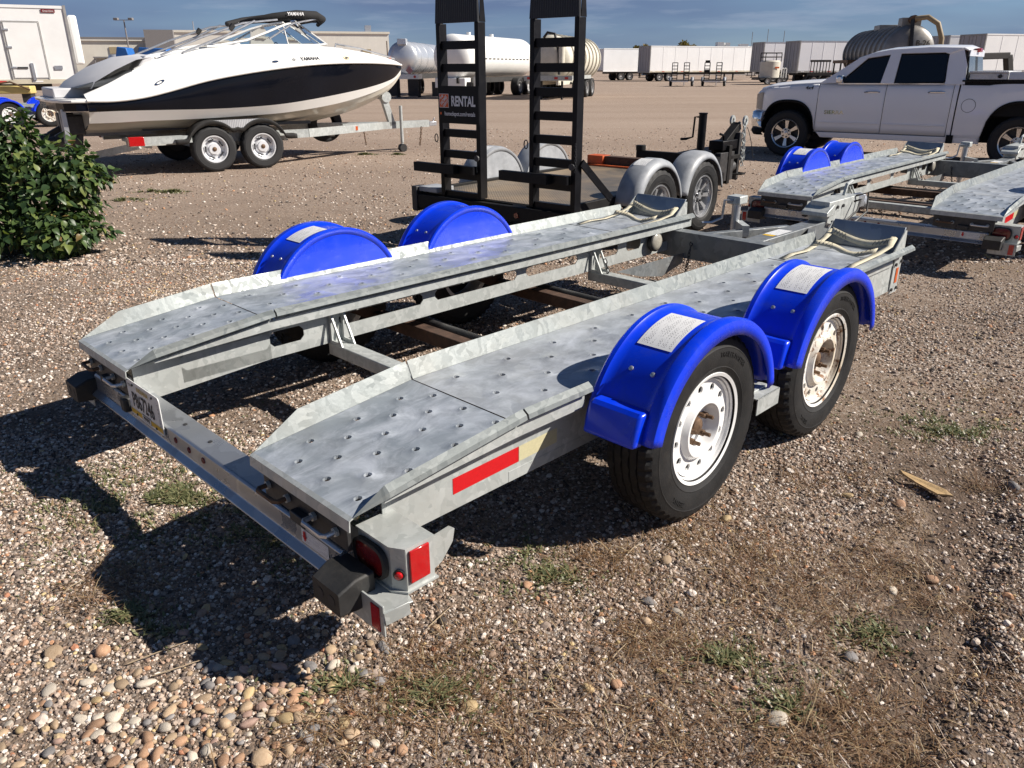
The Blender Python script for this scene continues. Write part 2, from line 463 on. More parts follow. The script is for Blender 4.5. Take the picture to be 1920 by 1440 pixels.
def ground_mat():
    m, t, b = M_('gravel_yard'); v = objco(t)
    # stones at two sizes
    def cells(scale, lo):
        vo = nd(t, 'ShaderNodeTexVoronoi'); vo.inputs['Scale'].default_value = scale; t.links.new(v, vo.inputs['Vector'])
        sp = nd(t, 'ShaderNodeSeparateColor'); t.links.new(vo.outputs['Color'], sp.inputs[0])
        c = ramp(t, sp.outputs[0], [(0.0, (0.105,0.078,0.060)), (0.22, (0.20,0.15,0.115)), (0.45, (0.31,0.235,0.18)), (0.65, (0.40,0.31,0.245)), (0.82, (0.52,0.45,0.385)), (0.94, (0.62,0.58,0.53)), (1.0, (0.34,0.17,0.10))], 'CONSTANT')
        e = ramp(t, vo.outputs['Distance'], [(0.0, (1,1,1)), (lo, (0.9,0.9,0.9)), (0.8, (0.25,0.25,0.25))])
        return c, e, vo
    c1, e1, v1 = cells(95.0, 0.35); c2, e2, v2 = cells(38.0, 0.3)
    nsel = noise(t, v, 5.0, 5.0, 0.6)
    sel = ramp(t, nsel.outputs['Fac'], [(0.45, (0,0,0)), (0.62, (0.55,)*3)])
    stones = mixc(t, sel, c1, c2)
    # bare fines between and in patches
    n1 = noise(t, v, 1.3, 8.0, 0.62, 0.3)
    fines = ramp(t, n1.outputs['Fac'], [(0.35, (0.105,0.076,0.056)), (0.65, (0.205,0.152,0.112))])
    n2 = noise(t, v, 0.55, 6.0, 0.6, 0.4)
    soil = ramp(t, n2.outputs['Fac'], [(0.40, (0.20,)*3), (0.60, (0.62,)*3)])
    near = mixc(t, soil, fines, stones)
    # far yard: paler, pinker, with long scraped streaks
    st = noise(t, scaled(t, v, (0.012, 0.11, 1.0)), 3.0, 7.0, 0.6, 0.5)
    farc = ramp(t, st.outputs['Fac'], [(0.30, (0.265,0.195,0.150)), (0.5, (0.34,0.257,0.20)), (0.72, (0.415,0.325,0.26))])
    sm = noise(t, v, 34.0, 6.0, 0.8)
    farc = mixc(t, 1.0, farc, ramp(t, sm.outputs['Fac'], [(0.32, (0.42,)*3), (0.68, (1.55,)*3)]), 'MULTIPLY')
    ln = nd(t, 'ShaderNodeVectorMath', operation='LENGTH'); t.links.new(v, ln.inputs[0])
    d = nd(t, 'ShaderNodeMapRange'); d.inputs[1].default_value = 5.0; d.inputs[2].default_value = 15.0; d.clamp = True; t.links.new(ln.outputs['Value'], d.inputs[0])
    farmix = mixc(t, 0.38, farc, stones)
    col = mixc(t, d.outputs[0], near, farmix)
    # ploughed strip of dark soil, lower right (distance across it, from object coordinates)
    sx = nd(t, 'ShaderNodeSeparateXYZ'); t.links.new(v, sx.inputs[0])
    def lin(ax, ay, c0):
        m1 = nd(t, 'ShaderNodeMath', operation='MULTIPLY'); m1.inputs[1].default_value = ax; t.links.new(sx.outputs[0], m1.inputs[0])
        m2 = nd(t, 'ShaderNodeMath', operation='MULTIPLY_ADD'); m2.inputs[1].default_value = ay; t.links.new(sx.outputs[1], m2.inputs[0]); t.links.new(m1.outputs[0], m2.inputs[2])
        m3 = nd(t, 'ShaderNodeMath', operation='ADD'); m3.inputs[1].default_value = c0; t.links.new(m2.outputs[0], m3.inputs[0]); return m3.outputs[0]
    acr = lin(0.803, -0.596, -1.50*0.803 + 2.05*0.596)
    al = lin(0.596, 0.803, -1.50*0.596 - 2.05*0.803)
    wob = noise(t, v, 3.0, 6.0, 0.65)
    aw = nd(t, 'ShaderNodeMath', operation='MULTIPLY_ADD'); aw.inputs[1].default_value = 0.5; t.links.new(wob.outputs['Fac'], aw.inputs[0]); t.links.new(acr, aw.inputs[2])
    f1 = ramp(t, aw.outputs[0], [(0.0, (0,0,0)), (0.06, (0.9,)*3), (0.40, (0.75,)*3), (0.56, (0,0,0))])
    mr = nd(t, 'ShaderNodeMapRange'); mr.inputs[1].default_value = 1.25; mr.inputs[2].default_value = 0.6; ab = nd(t, 'ShaderNodeMath', operation='ABSOLUTE')
    t.links.new(al, ab.inputs[0]); t.links.new(ab.outputs[0], mr.inputs[0])
    fm = nd(t, 'ShaderNodeMath', operation='MULTIPLY'); t.links.new(f1, fm.inputs[0]); t.links.new(mr.outputs[0], fm.inputs[1])
    dk = ramp(t, sm.outputs['Fac'], [(0.3, (0.066,0.046,0.034)), (0.7, (0.145,0.105,0.078))])
    col = mixc(t, fm.outputs[0], col, dk)
    t.links.new(col, b.inputs['Base Color']); b.inputs['Roughness'].default_value = 0.95; b.inputs['Specular IOR Level'].default_value = 0.15
    hh = mixc(t, 0.5, e1, e2)
    fine = noise(t, v, 160.0, 3.0)
    hsum = mixc(t, 0.35, hh, fine.outputs['Fac'])
    bump(t, b, hsum, 0.9, 0.012)
    return m
gme.materials.append(ground_mat())

def pebble_mat(name, stops, rough=0.9):
    m, t, b = M_(name)
    at = nd(t, 'ShaderNodeAttribute'); at.attribute_type = 'INSTANCER'; at.attribute_name = 'rnd'
    c = ramp(t, at.outputs['Fac'], stops, 'CONSTANT')
    v = objco(t); n = noise(t, v, 1.6, 5.0, 0.7)
    c = mixc(t, 1.0, c, ramp(t, n.outputs['Fac'], [(0.3, (0.72,)*3), (0.7, (1.22,)*3)]), 'MULTIPLY')
    t.links.new(c, b.inputs['Base Color']); b.inputs['Roughness'].default_value = rough; b.inputs['Specular IOR Level'].default_value = 0.25
    return m
PM = pebble_mat('pebbles', [(0.0, (0.079,0.065,0.057)), (0.12, (0.200,0.158,0.133)), (0.26, (0.347,0.272,0.221)), (0.40, (0.252,0.178,0.129)), (0.52, (0.462,0.366,0.294)), (0.66, (0.578,0.495,0.423)), (0.78, (0.378,0.262,0.193)), (0.87, (0.714,0.643,0.570)), (0.965, (0.483,0.267,0.156)), (0.985, (0.546,0.416,0.221))])
TM = pebble_mat('tan_pebbles', [(0.0, (0.44,0.33,0.20)), (0.25, (0.50,0.36,0.235)), (0.45, (0.40,0.24,0.155)), (0.6, (0.55,0.46,0.37)), (0.75, (0.42,0.20,0.12)), (0.88, (0.30,0.27,0.25)), (0.94, (0.62,0.58,0.52))])

def scatter(name, pts, scl, rot, rnd, mat, label, cat, ico=2, seed=0, smooth=False, rough=0.45):
    me = bpy.data.meshes.new(name); me.from_pydata(pts.tolist(), [], [])
    for nm, arr, tp in (('sc', scl, 'FLOAT_VECTOR'), ('ro', rot, 'FLOAT_VECTOR'), ('rnd', rnd, 'FLOAT')):
        a = me.attributes.new(nm, tp, 'POINT'); a.data.foreach_set('vector' if tp == 'FLOAT_VECTOR' else 'value', np.asarray(arr, np.float32).ravel())
    ob = bpy.data.objects.new(name, me); COL.objects.link(ob)
    ng = bpy.data.node_groups.new(name + '_scatter', 'GeometryNodeTree')
    ng.interface.new_socket('Geometry', in_out='INPUT', socket_type='NodeSocketGeometry'); ng.interface.new_socket('Geometry', in_out='OUTPUT', socket_type='NodeSocketGeometry')
    N = ng.nodes.new; gi, go = N('NodeGroupInput'), N('NodeGroupOutput')
    ic = N('GeometryNodeMeshIcoSphere'); ic.inputs['Radius'].default_value = 1.0; ic.inputs['Subdivisions'].default_value = ico
    sp = N('GeometryNodeSetPosition'); nt_ = N('ShaderNodeTexNoise'); nt_.inputs['Scale'].default_value = 1.3 + seed*0.2; nt_.inputs['Detail'].default_value = 2.0
    sb = N('ShaderNodeVectorMath'); sb.operation = 'SUBTRACT'; sb.inputs[1].default_value = (0.5,)*3
    ml = N('ShaderNodeVectorMath'); ml.operation = 'SCALE'; ml.inputs['Scale'].default_value = rough * 2.4
    ng.links.new(nt_.outputs['Color'], sb.inputs[0]); ng.links.new(sb.outputs[0], ml.inputs[0]); ng.links.new(ml.outputs[0], sp.inputs['Offset'])
    ng.links.new(ic.outputs['Mesh'], sp.inputs['Geometry'])
    sm_ = N('GeometryNodeSetMaterial'); sm_.inputs['Material'].default_value = mat; ng.links.new(sp.outputs[0], sm_.inputs[0]); src = sm_.outputs[0]
    if smooth:
        ss = N('GeometryNodeSetShadeSmooth'); ng.links.new(src, ss.inputs[0]); src = ss.outputs[0]
    ip = N('GeometryNodeInstanceOnPoints'); ng.links.new(gi.outputs[0], ip.inputs['Points']); ng.links.new(src, ip.inputs['Instance'])
    for nm, tp, sock in (('sc', 'FLOAT_VECTOR', 'Scale'), ('ro', 'FLOAT_VECTOR', 'Rotation')):
        na = N('GeometryNodeInputNamedAttribute'); na.data_type = tp; na.inputs['Name'].default_value = nm; ng.links.new(na.outputs['Attribute'], ip.inputs[sock])
    ng.links.new(ip.outputs[0], go.inputs[0])
    md = ob.modifiers.new('scatter', 'NODES'); md.node_group = ng
    tag(ob, label, cat, kind='stuff'); me.materials.append(mat)
    return ob

def in_view(n, y0, y1, mx=0.95, mg=0.9):
    y = np.sqrt(NR.random(n)*(y1*y1 - y0*y0) + y0*y0)
    x = (NR.random(n)*2 - 1) * (mx*0.72*y + mg)
    return x, y
def soil_mask(x, y):
    a, l = furrow(x, y); a = a + 0.15*vnoise(x, y, 2.2)
    return np.exp(-(l/1.0)**4) * np.exp(-((a + 0.16)/0.17)**2)
def make_pebbles(name, n, y0, y1, smin, smax, mat, label, seed, flt=None, ico=2, power=2.2, fade=0):
    x, y = in_view(n, y0, y1)
    if fade: y = y0 + (y1 - y0)*NR.random(n)**fade; x = (NR.random(n)*2 - 1)*(0.69*y + 0.9)
    keep = NR.random(n) < (1 - 0.86*soil_mask(x, y)) * np.clip(0.80 + 1.3*vnoise(x, y, 1.1) + 0.7*vnoise(x, y, 3.1), 0.12, 1)
    if flt is not None: keep &= NR.random(n) < flt(x, y)
    x, y = x[keep], y[keep]; n = len(x)
    s = smin + (smax - smin) * NR.random(n)**power
    sc = s[:, None] * np.stack([0.75 + 0.6*NR.random(n), 0.7 + 0.45*NR.random(n), 0.45 + 0.4*NR.random(n)], 1)
    ro = np.stack([(NR.random(n) - 0.5)*0.9, (NR.random(n) - 0.5)*0.9, NR.random(n)*6.28], 1)
    z = ground_h(x, y) + sc[:, 2]*0.30
    scatter(name, np.stack([x, y, z], 1), sc, ro, NR.random(n), mat, label, 'gravel', ico, seed)
make_pebbles('gravel', 120000, 0.95, 3.1, 0.0024, 0.0092, PM, 'fine mixed gravel lying over the near ground', 1, ico=1)
make_pebbles('gravel', 110000, 0.95, 3.2, 0.0018, 0.0055, PM, 'fine grit between the near pebbles', 6, ico=1)
make_pebbles('gravel', 110000, 3.0, 6.6, 0.0035, 0.0100, PM, 'fine mixed gravel around and beyond the foreground trailer', 2, ico=1)
make_pebbles('gravel', 40000, 6.4, 22.0, 0.007, 0.019, PM, 'scattered gravel in the middle of the yard', 3, ico=1, fade=2.6)
make_pebbles('gravel', 1100, 0.95, 5.0, 0.009, 0.017, PM, 'larger loose stones strewn over the near gravel', 4, power=1.5)
def tan_mask(x, y):
    a = np.exp(-((x + 0.75)/0.55)**2 - ((y - 1.62)/0.34)**2) + np.exp(-((x + 1.5)/0.5)**2 - ((y - 1.5)/0.35)**2)*0.8
    c = np.exp(-((y - (5.75 - 0.25*(x + 2.6)))/0.55)**2) * (x < -0.9)
    return np.clip(a + c, 0, 1)
make_pebbles('tan_gravel', 22000, 0.95, 7.2, 0.005, 0.013, TM, 'tan and orange pebbles at lower left and below the shrub', 5, tan_mask, power=1.6)
# ---------------------------------------------------------------- wheels (axle along local y, sd = outward sign)
def tyre_geo(R, W_, Rb, sd, n=144, blocks=True):
    h = W_ / 2; d = R - Rb
    half = [(Rb - 0.004, -h*0.78), (Rb + 0.012, -h*0.86), (Rb + d*0.20, -h*0.945), (Rb + d*0.22, -h*0.965), (Rb + d*0.24, -h*0.955), (Rb + d*0.36, -h*0.990), (Rb + d*0.56, -h), (Rb + d*0.66, -h*0.985), (Rb + d*0.68, -h*0.995), (Rb + d*0.70, -h*0.975), (Rb + d*0.72, -h*0.965), (Rb + d*0.86, -h*0.90), (R - 0.012, -h*0.83), (R - 0.004, -h*0.76)]
    gr = []
    for g in (-0.46, -0.15, 0.15, 0.46):
        y = g * h; w = 0.0045
        gr += [(R, y - w), (R - 0.008, y - w*0.6), (R - 0.008, y + w*0.6), (R, y + w)]
    prof = half + gr + [(r, -y) for r, y in half[::-1]]
    k0, k1 = len(half), len(half) + len(gr)
    def mod(k, j, r, y):
        if blocks:
            if j in (k0 - 2, k0 - 1, k1, k1 + 1) and k % 3 == 0: r -= 0.011
            if j in (k0 - 3, k1 + 2) and k % 3 == 0: r -= 0.004
            if k0 <= j < k1 and (k + (j - k0) // 2) % 4 == 0 and r > R - 0.004: r -= 0.0075
        return r, y * sd
    return MB().lathe(prof, n, closed=False, mod=mod)

def steel_rim(Rf, W_, sd, nh=12, rh=0.0150):
    """pressed steel disc wheel with a ring of round vents"""
    h = W_ / 2; q = sd
    mb = MB()
    mb.lathe([(Rf - 0.006, q*h*0.86), (Rf + 0.006, q*h*0.90), (Rf + 0.008, q*h*0.86), (Rf + 0.002, q*h*0.80), (Rf - 0.012, q*h*0.78), (Rf - 0.020, q*h*0.52),
              (Rf - 0.020, q*h*0.70), (Rf - 0.022, q*h*0.66), (Rf - 0.024, q*h*0.60)], 72)
    mb.lathe([(Rf - 0.024, q*h*0.60), (Rf - 0.034, -q*h*0.7), (Rf, -q*h*0.8)], 48)
    r0, r1 = Rf - 0.080, Rf - 0.024
    us = [2*PI*i/(2*nh) for i in range(2*nh + 1)]
    def fn(u, r, e):
        return (r*math.cos(u), q*(h*0.60 + (r1 - r)*0.05 + e), r*math.sin(u))
    rm = (r0 + r1) / 2
    mb2 = holed(us, [r0, r1], {(2*i, 0) for i in range(nh)}, fn, (rh / rm, rh), 0.001, depth=0.006)
    mb.add(mb2.v, mb2.f)
    yb = q*(h*0.60 + (r1 - r0)*0.05)
    mb.lathe([(r0, yb), (r0 - 0.006, yb + q*0.008), (r0 - 0.016, yb + q*0.020), (r0 - 0.026, yb + q*0.020), (r0 - 0.036, yb + q*0.006), (r0 - 0.042, yb - q*0.022), (r0 - 0.046, yb - q*0.026), (0.036, yb - q*0.027), (0.034, yb - q*0.036)], 64)
    return mb, yb

def spoke_rim(Rf, W_, sd, ns=6, wide=0.34, dish=0.2):
    """spoked wheel: barrel, flat spokes, hub face"""
    h = W_ / 2; q = sd; mb = MB()
    mb.lathe([(Rf - 0.006, q*h*0.86), (Rf + 0.006, q*h*0.90), (Rf + 0.008, q*h*0.84), (Rf - 0.010, q*h*0.80), (Rf - 0.020, q*h*0.6), (Rf - 0.026, -q*h*0.2)], 56)
    for k in range(ns):
        a = 2*PI*k/ns + PI/2
        da, db = wide * PI / ns, wide * PI / ns * 1.5
        ra, rb = Rf - 0.022, Rf * 0.32
        pts = [(ra, a - da), (ra, a + da), (rb, a + db), (rb, a - db)]
        f = [(r*math.cos(t), q*h*(0.62 - (0.0 if r > rb + 0.01 else dish)), r*math.sin(t)) for r, t in pts]
        bk = [(p[0], p[1] - q*0.035, p[2]) for p in f]
        mb.add(f + bk, [(0,1,2,3), (7,6,5,4), (0,4,5,1), (1,5,6,2), (2,6,7,3), (3,7,4,0)])
    yc = q*h*(0.62 - dish)
    mb.lathe([(Rf*0.36, yc - q*0.03), (Rf*0.36, yc + q*0.004), (Rf*0.16, yc + q*0.006), (Rf*0.15, yc + q*0.022), (0.002, yc + q*0.024)], 32)
    return mb, yc

def arc_text(body, size, r, a0, sd, y, bold=0.0, flip=1):
    v, f = text_geo(body, size, 0.0012, 'CENTER', bold)
    out_ = []
    for x, yy, z in v:
        t = a0 - flip * x / r * (1 if sd < 0 else -1) * 1.0
        rr = r + flip * yy
        out_.append((rr*math.cos(t), y + sd*(z + 0.0008), rr*math.sin(t)))
    return out_, f

def car_wheel(parent, c, sd, rim_mat, marks=True, R=0.352, W_=0.205, Rb=0.196):
    t = tyre_geo(R, W_, Rb, sd, 144); t.xf(Matrix.Translation(c)); ty = t.build('tyre', MT['tyre'], parent, smooth=22)
    mb, yb = steel_rim(Rb + 0.006, W_, sd); mb.xf(Matrix.Translation(c)); mb.build('rim', rim_mat, ty, smooth=35)
    dm = MB().lathe([(0.168, yb - sd*0.030), (0.166, yb - sd*0.026), (0.095, yb - sd*0.028), (0.09, yb - sd*0.06)], 32); dm.xf(Matrix.Translation(c)); dm.build('dark_drum_backing', MT['dark_steel'], ty, smooth=30)  # dark ring set close behind the disc so the vents look shaded
    hb = MB().lathe([(0.034, yb - sd*0.06), (0.034, yb - sd*0.022), (0.030, yb - sd*0.008), (0.024, yb - sd*0.004), (0.001, yb - sd*0.002)], 24)
    hb.xf(Matrix.Translation(c)); hb.build('hub', MT['rust_bolt'], ty, smooth=35)
    for k in range(5):
        a = 2*PI*k/5 + 0.5; x, z = 0.057*math.cos(a), 0.057*math.sin(a)
        lg = MB().lathe([(0.012, yb - sd*0.04), (0.012, yb - sd*0.006), (0.010, yb - sd*0.003)], 6, (x, 0, z))
        lg.lathe([(0.0075, yb - sd*0.01), (0.0075, yb + sd*0.020), (0.001, yb + sd*0.022)], 8, (x, 0, z))
        lg.xf(Matrix.Translation(c)); lg.build('lug_nut', MT['rust_bolt'], ty, smooth=30)
    if marks:
        rs = Rb + (R - Rb)*0.52; ys = sd*(W_/2 - 0.0002)
        for body, a, sz in (('TRAILER MASTER', PI*0.36, 0.026), ('ZEEMAX', PI*1.30, 0.024)):
            v, f = arc_text(body, sz, rs, a, sd, ys)
            m = MB().add(v, f); m.xf(Matrix.Translation(c)); m.build('sidewall_lettering', MT['tyre'], ty)
    return ty

def plain_wheel(parent, c, sd, R, W_, Rb, rim_mat, style='spoke', ns=6, tyre_mat=None, n=48, wide=0.34, dish=0.2, lugs=0):
    t = tyre_geo(R, W_, Rb, sd, n, blocks=n >= 48); t.xf(Matrix.Translation(c)); ty = t.build('tyre', tyre_mat or MT['tyre_clean'], parent, smooth=30)
    if style == 'spoke': mb, yb = spoke_rim(Rb + 0.004, W_, sd, ns, wide, dish)
    elif style == 'disc':
        q = sd; h = W_/2
        mb = MB().lathe([(Rb + 0.008, q*h*0.86), (Rb - 0.008, q*h*0.84), (Rb - 0.03, q*h*0.3), (Rb*0.62, q*h*0.05), (Rb*0.5, q*h*0.30), (Rb*0.42, q*h*0.30), (Rb*0.40, q*h*0.62), (0.001, q*h*0.66)], 36)
        yb = 0
    mb.xf(Matrix.Translation(c)); mb.build('rim', rim_mat, ty, smooth=35)
    bk = MB().lathe([(Rb*0.98, -sd*W_*0.12), (0.001, -sd*W_*0.12)], 24); bk.xf(Matrix.Translation(c)); bk.build('dark_drum_backing', MT['dark_steel'], ty)
    if lugs:
        lg = MB()
        for k in range(lugs):
            a = 2*PI*k/lugs + 0.3; rr = Rb*0.27
            lg.lathe([(0.013, yb), (0.013, yb + sd*0.022), (0.001, yb + sd*0.024)], 6, (rr*math.cos(a), 0, rr*math.sin(a)))
        lg.xf(Matrix.Translation(c)); lg.build('lug_nut_ring', MT['dark_steel'], ty)
    return ty
# ---------------------------------------------------------------- galvanised car hauler trailer
# local frame: x forward from the rear deck edge, y to the left, z up;  V(u, v, z) takes v to the right
def V(u, v, z): return (u, -v, z)
A_, B_ = 0.4865, 1.006            # inner and outer edge of a runway
ZR, ZD, LT, LE = 0.470, 0.5316, 0.605, 3.90
U1, U2, VT = 1.3064, 2.2672, 1.2585
def zfloor(u): return ZR + (ZD - ZR) * min(1.0, u / LT)

def cbar(mb, u0, u1, v0, v1, z0, z1): return mb.box(u0, u1, -v1, -v0, z0, z1)

def rail_plate(mb, u0, u1, v, z0, z1, slots, ch=0.02):
    """upright plate with long slots (chamfered ends)"""
    us = sorted({u0, u1} | {s for sl in slots for s in sl[:2]})
    for i in range(len(us) - 1):
        a, b = us[i], us[i+1]; sl = [q for q in slots if q[0] <= a + 1e-6 and q[1] >= b - 1e-6]
        if not sl: mb.poly([V(a,v,z0), V(b,v,z0), V(b,v,z1), V(a,v,z1)])
        else:
            s0, s1 = sl[0][2], sl[0][3]
            mb.poly([V(a,v,z0), V(b,v,z0), V(b,v,s0), V(a,v,s0)]); mb.poly([V(a,v,s1), V(b,v,s1), V(b,v,z1), V(a,v,z1)])
            for (p, sg) in ((a, 1), (b, -1)):
                mb.poly([V(p,v,s0), V(p + sg*ch,v,s0), V(p,v,s0 + ch)]); mb.poly([V(p,v,s1), V(p + sg*ch,v,s1), V(p,v,s1 - ch)])

def fender(root, cu, side, lab):
    """side +1 right, -1 left; arched plastic mudguard with rolled edges and a step moulded in its tail"""
    vi, vo = 1.012, 1.292; cz = 0.352; R = 0.393; n = 40
    a0, a1 = RAD(11), RAD(168)
    prof = [(vi, -0.02), (vi, 0.008), (vi + 0.008, 0.014), (vi + 0.024, 0.013), (vi + 0.034, 0.003), (vi + 0.06, 0.0), (vo - 0.075, 0.0), (vo - 0.054, 0.003), (vo - 0.044, 0.014), (vo - 0.016, 0.016), (vo - 0.004, 0.010), (vo, -0.004), (vo, -0.040)]
    rows = []
    for k in range(n + 1):
        a = a0 + (a1 - a0)*k/n
        rows.append([V(cu + (R + d)*math.cos(a), side*v, cz + (R + d)*math.sin(a)) for v, d in prof])
    mb = MB().grid(rows)
    f = mb.build('fender', MT['blue'], root, smooth=40, solid=0.006, off=-1.0)
    # inner cheek
    pts = [V(cu + (R + 0.006)*math.cos(a0 + (a1 - a0)*k/n), side*(vi + 0.004), cz + (R + 0.006)*math.sin(a0 + (a1 - a0)*k/n)) for k in range(n + 1)]
    ck = MB().poly(pts); ck.build('fender_cheek', MT['blue'], f, solid=0.005)
    # moulded step at the tail
    st = []
    for a, d in ((RAD(170), 0.002), (RAD(170), 0.058), (RAD(157), 0.052), (RAD(155), 0.044), (RAD(152), 0.002)):
        st.append((cu + (R + d)*math.cos(a), cz + (R + d)*math.sin(a)))
    sp = MB()
    v0, v1 = sorted((side*(vi + 0.030), side*(vo - 0.045)))
    sp.prism(st, 'y', -v1, -v0); sp.build('tail_step', MT['blue'], f, bev=0.012, seg=3)
    for dv in (0.10, 0.185):
        a = RAD(136); p = V(cu + (R + 0.002)*math.cos(a), side*(vi + dv), cz + (R + 0.002)*math.sin(a))
        nrm = Vector((math.cos(a), 0, math.sin(a)))
        MB().tube([p, Vector(p) + nrm*0.004, Vector(p) + nrm*0.006], [0.009, 0.008, 0.004], 10).build('rivet', MT['alu'], f, smooth=30)
    if lab:
        b0, b1 = lab
        uv_sheet('warning_label', lambda s, t: V(cu + (R + 0.0025)*math.cos(RAD(b0 + (b1 - b0)*s)), side*(vi + 0.064 + (vo - vi - 0.145)*t), cz + (R + 0.0025)*math.sin(RAD(b0 + (b1 - b0)*s))), 16, 2, MT['label'], f)
    return f

def strap(mb, pts, w=0.045, side=(0,1,0), t=0.003):
    sd = Vector(side) * (w/2); rows = []
    for p in pts:
        p = Vector(p); rows.append([p - sd, p + sd])
    mb.grid(rows)

def catenary(p, q, sag, n=30):
    p, q = Vector(p), Vector(q)
    return [p.lerp(q, i/n) - Vector((0,0,1)) * sag * 4 * (i/n) * (1 - i/n) for i in range(n + 1)]
def chain(pts, r=0.0035, link=0.030, wd=0.018):
    mb = MB(); L_ = [0.0]
    for a, b in zip(pts, pts[1:]): L_.append(L_[-1] + (b - a).length)
    def at(s):
        for i in range(len(pts) - 1):
            if s <= L_[i+1]: return pts[i].lerp(pts[i+1], (s - L_[i]) / max(1e-6, L_[i+1] - L_[i]))
        return pts[-1]
    s, k = 0.0, 0
    while s + link < L_[-1]:
        a, b = at(s), at(s + link); d = (b - a).normalized()
        o = d.orthogonal().normalized() if k % 2 else d.cross(d.orthogonal().normalized())
        c = (a + b)/2; hl = link*0.62; ring = []
        for j in range(10):
            t = 2*PI*j/10; ring.append(c + d*math.cos(t)*hl + o*math.sin(t)*wd*0.5)
        mb.tube(ring, r, 5, closed=True); s += link; k += 1
    return mb

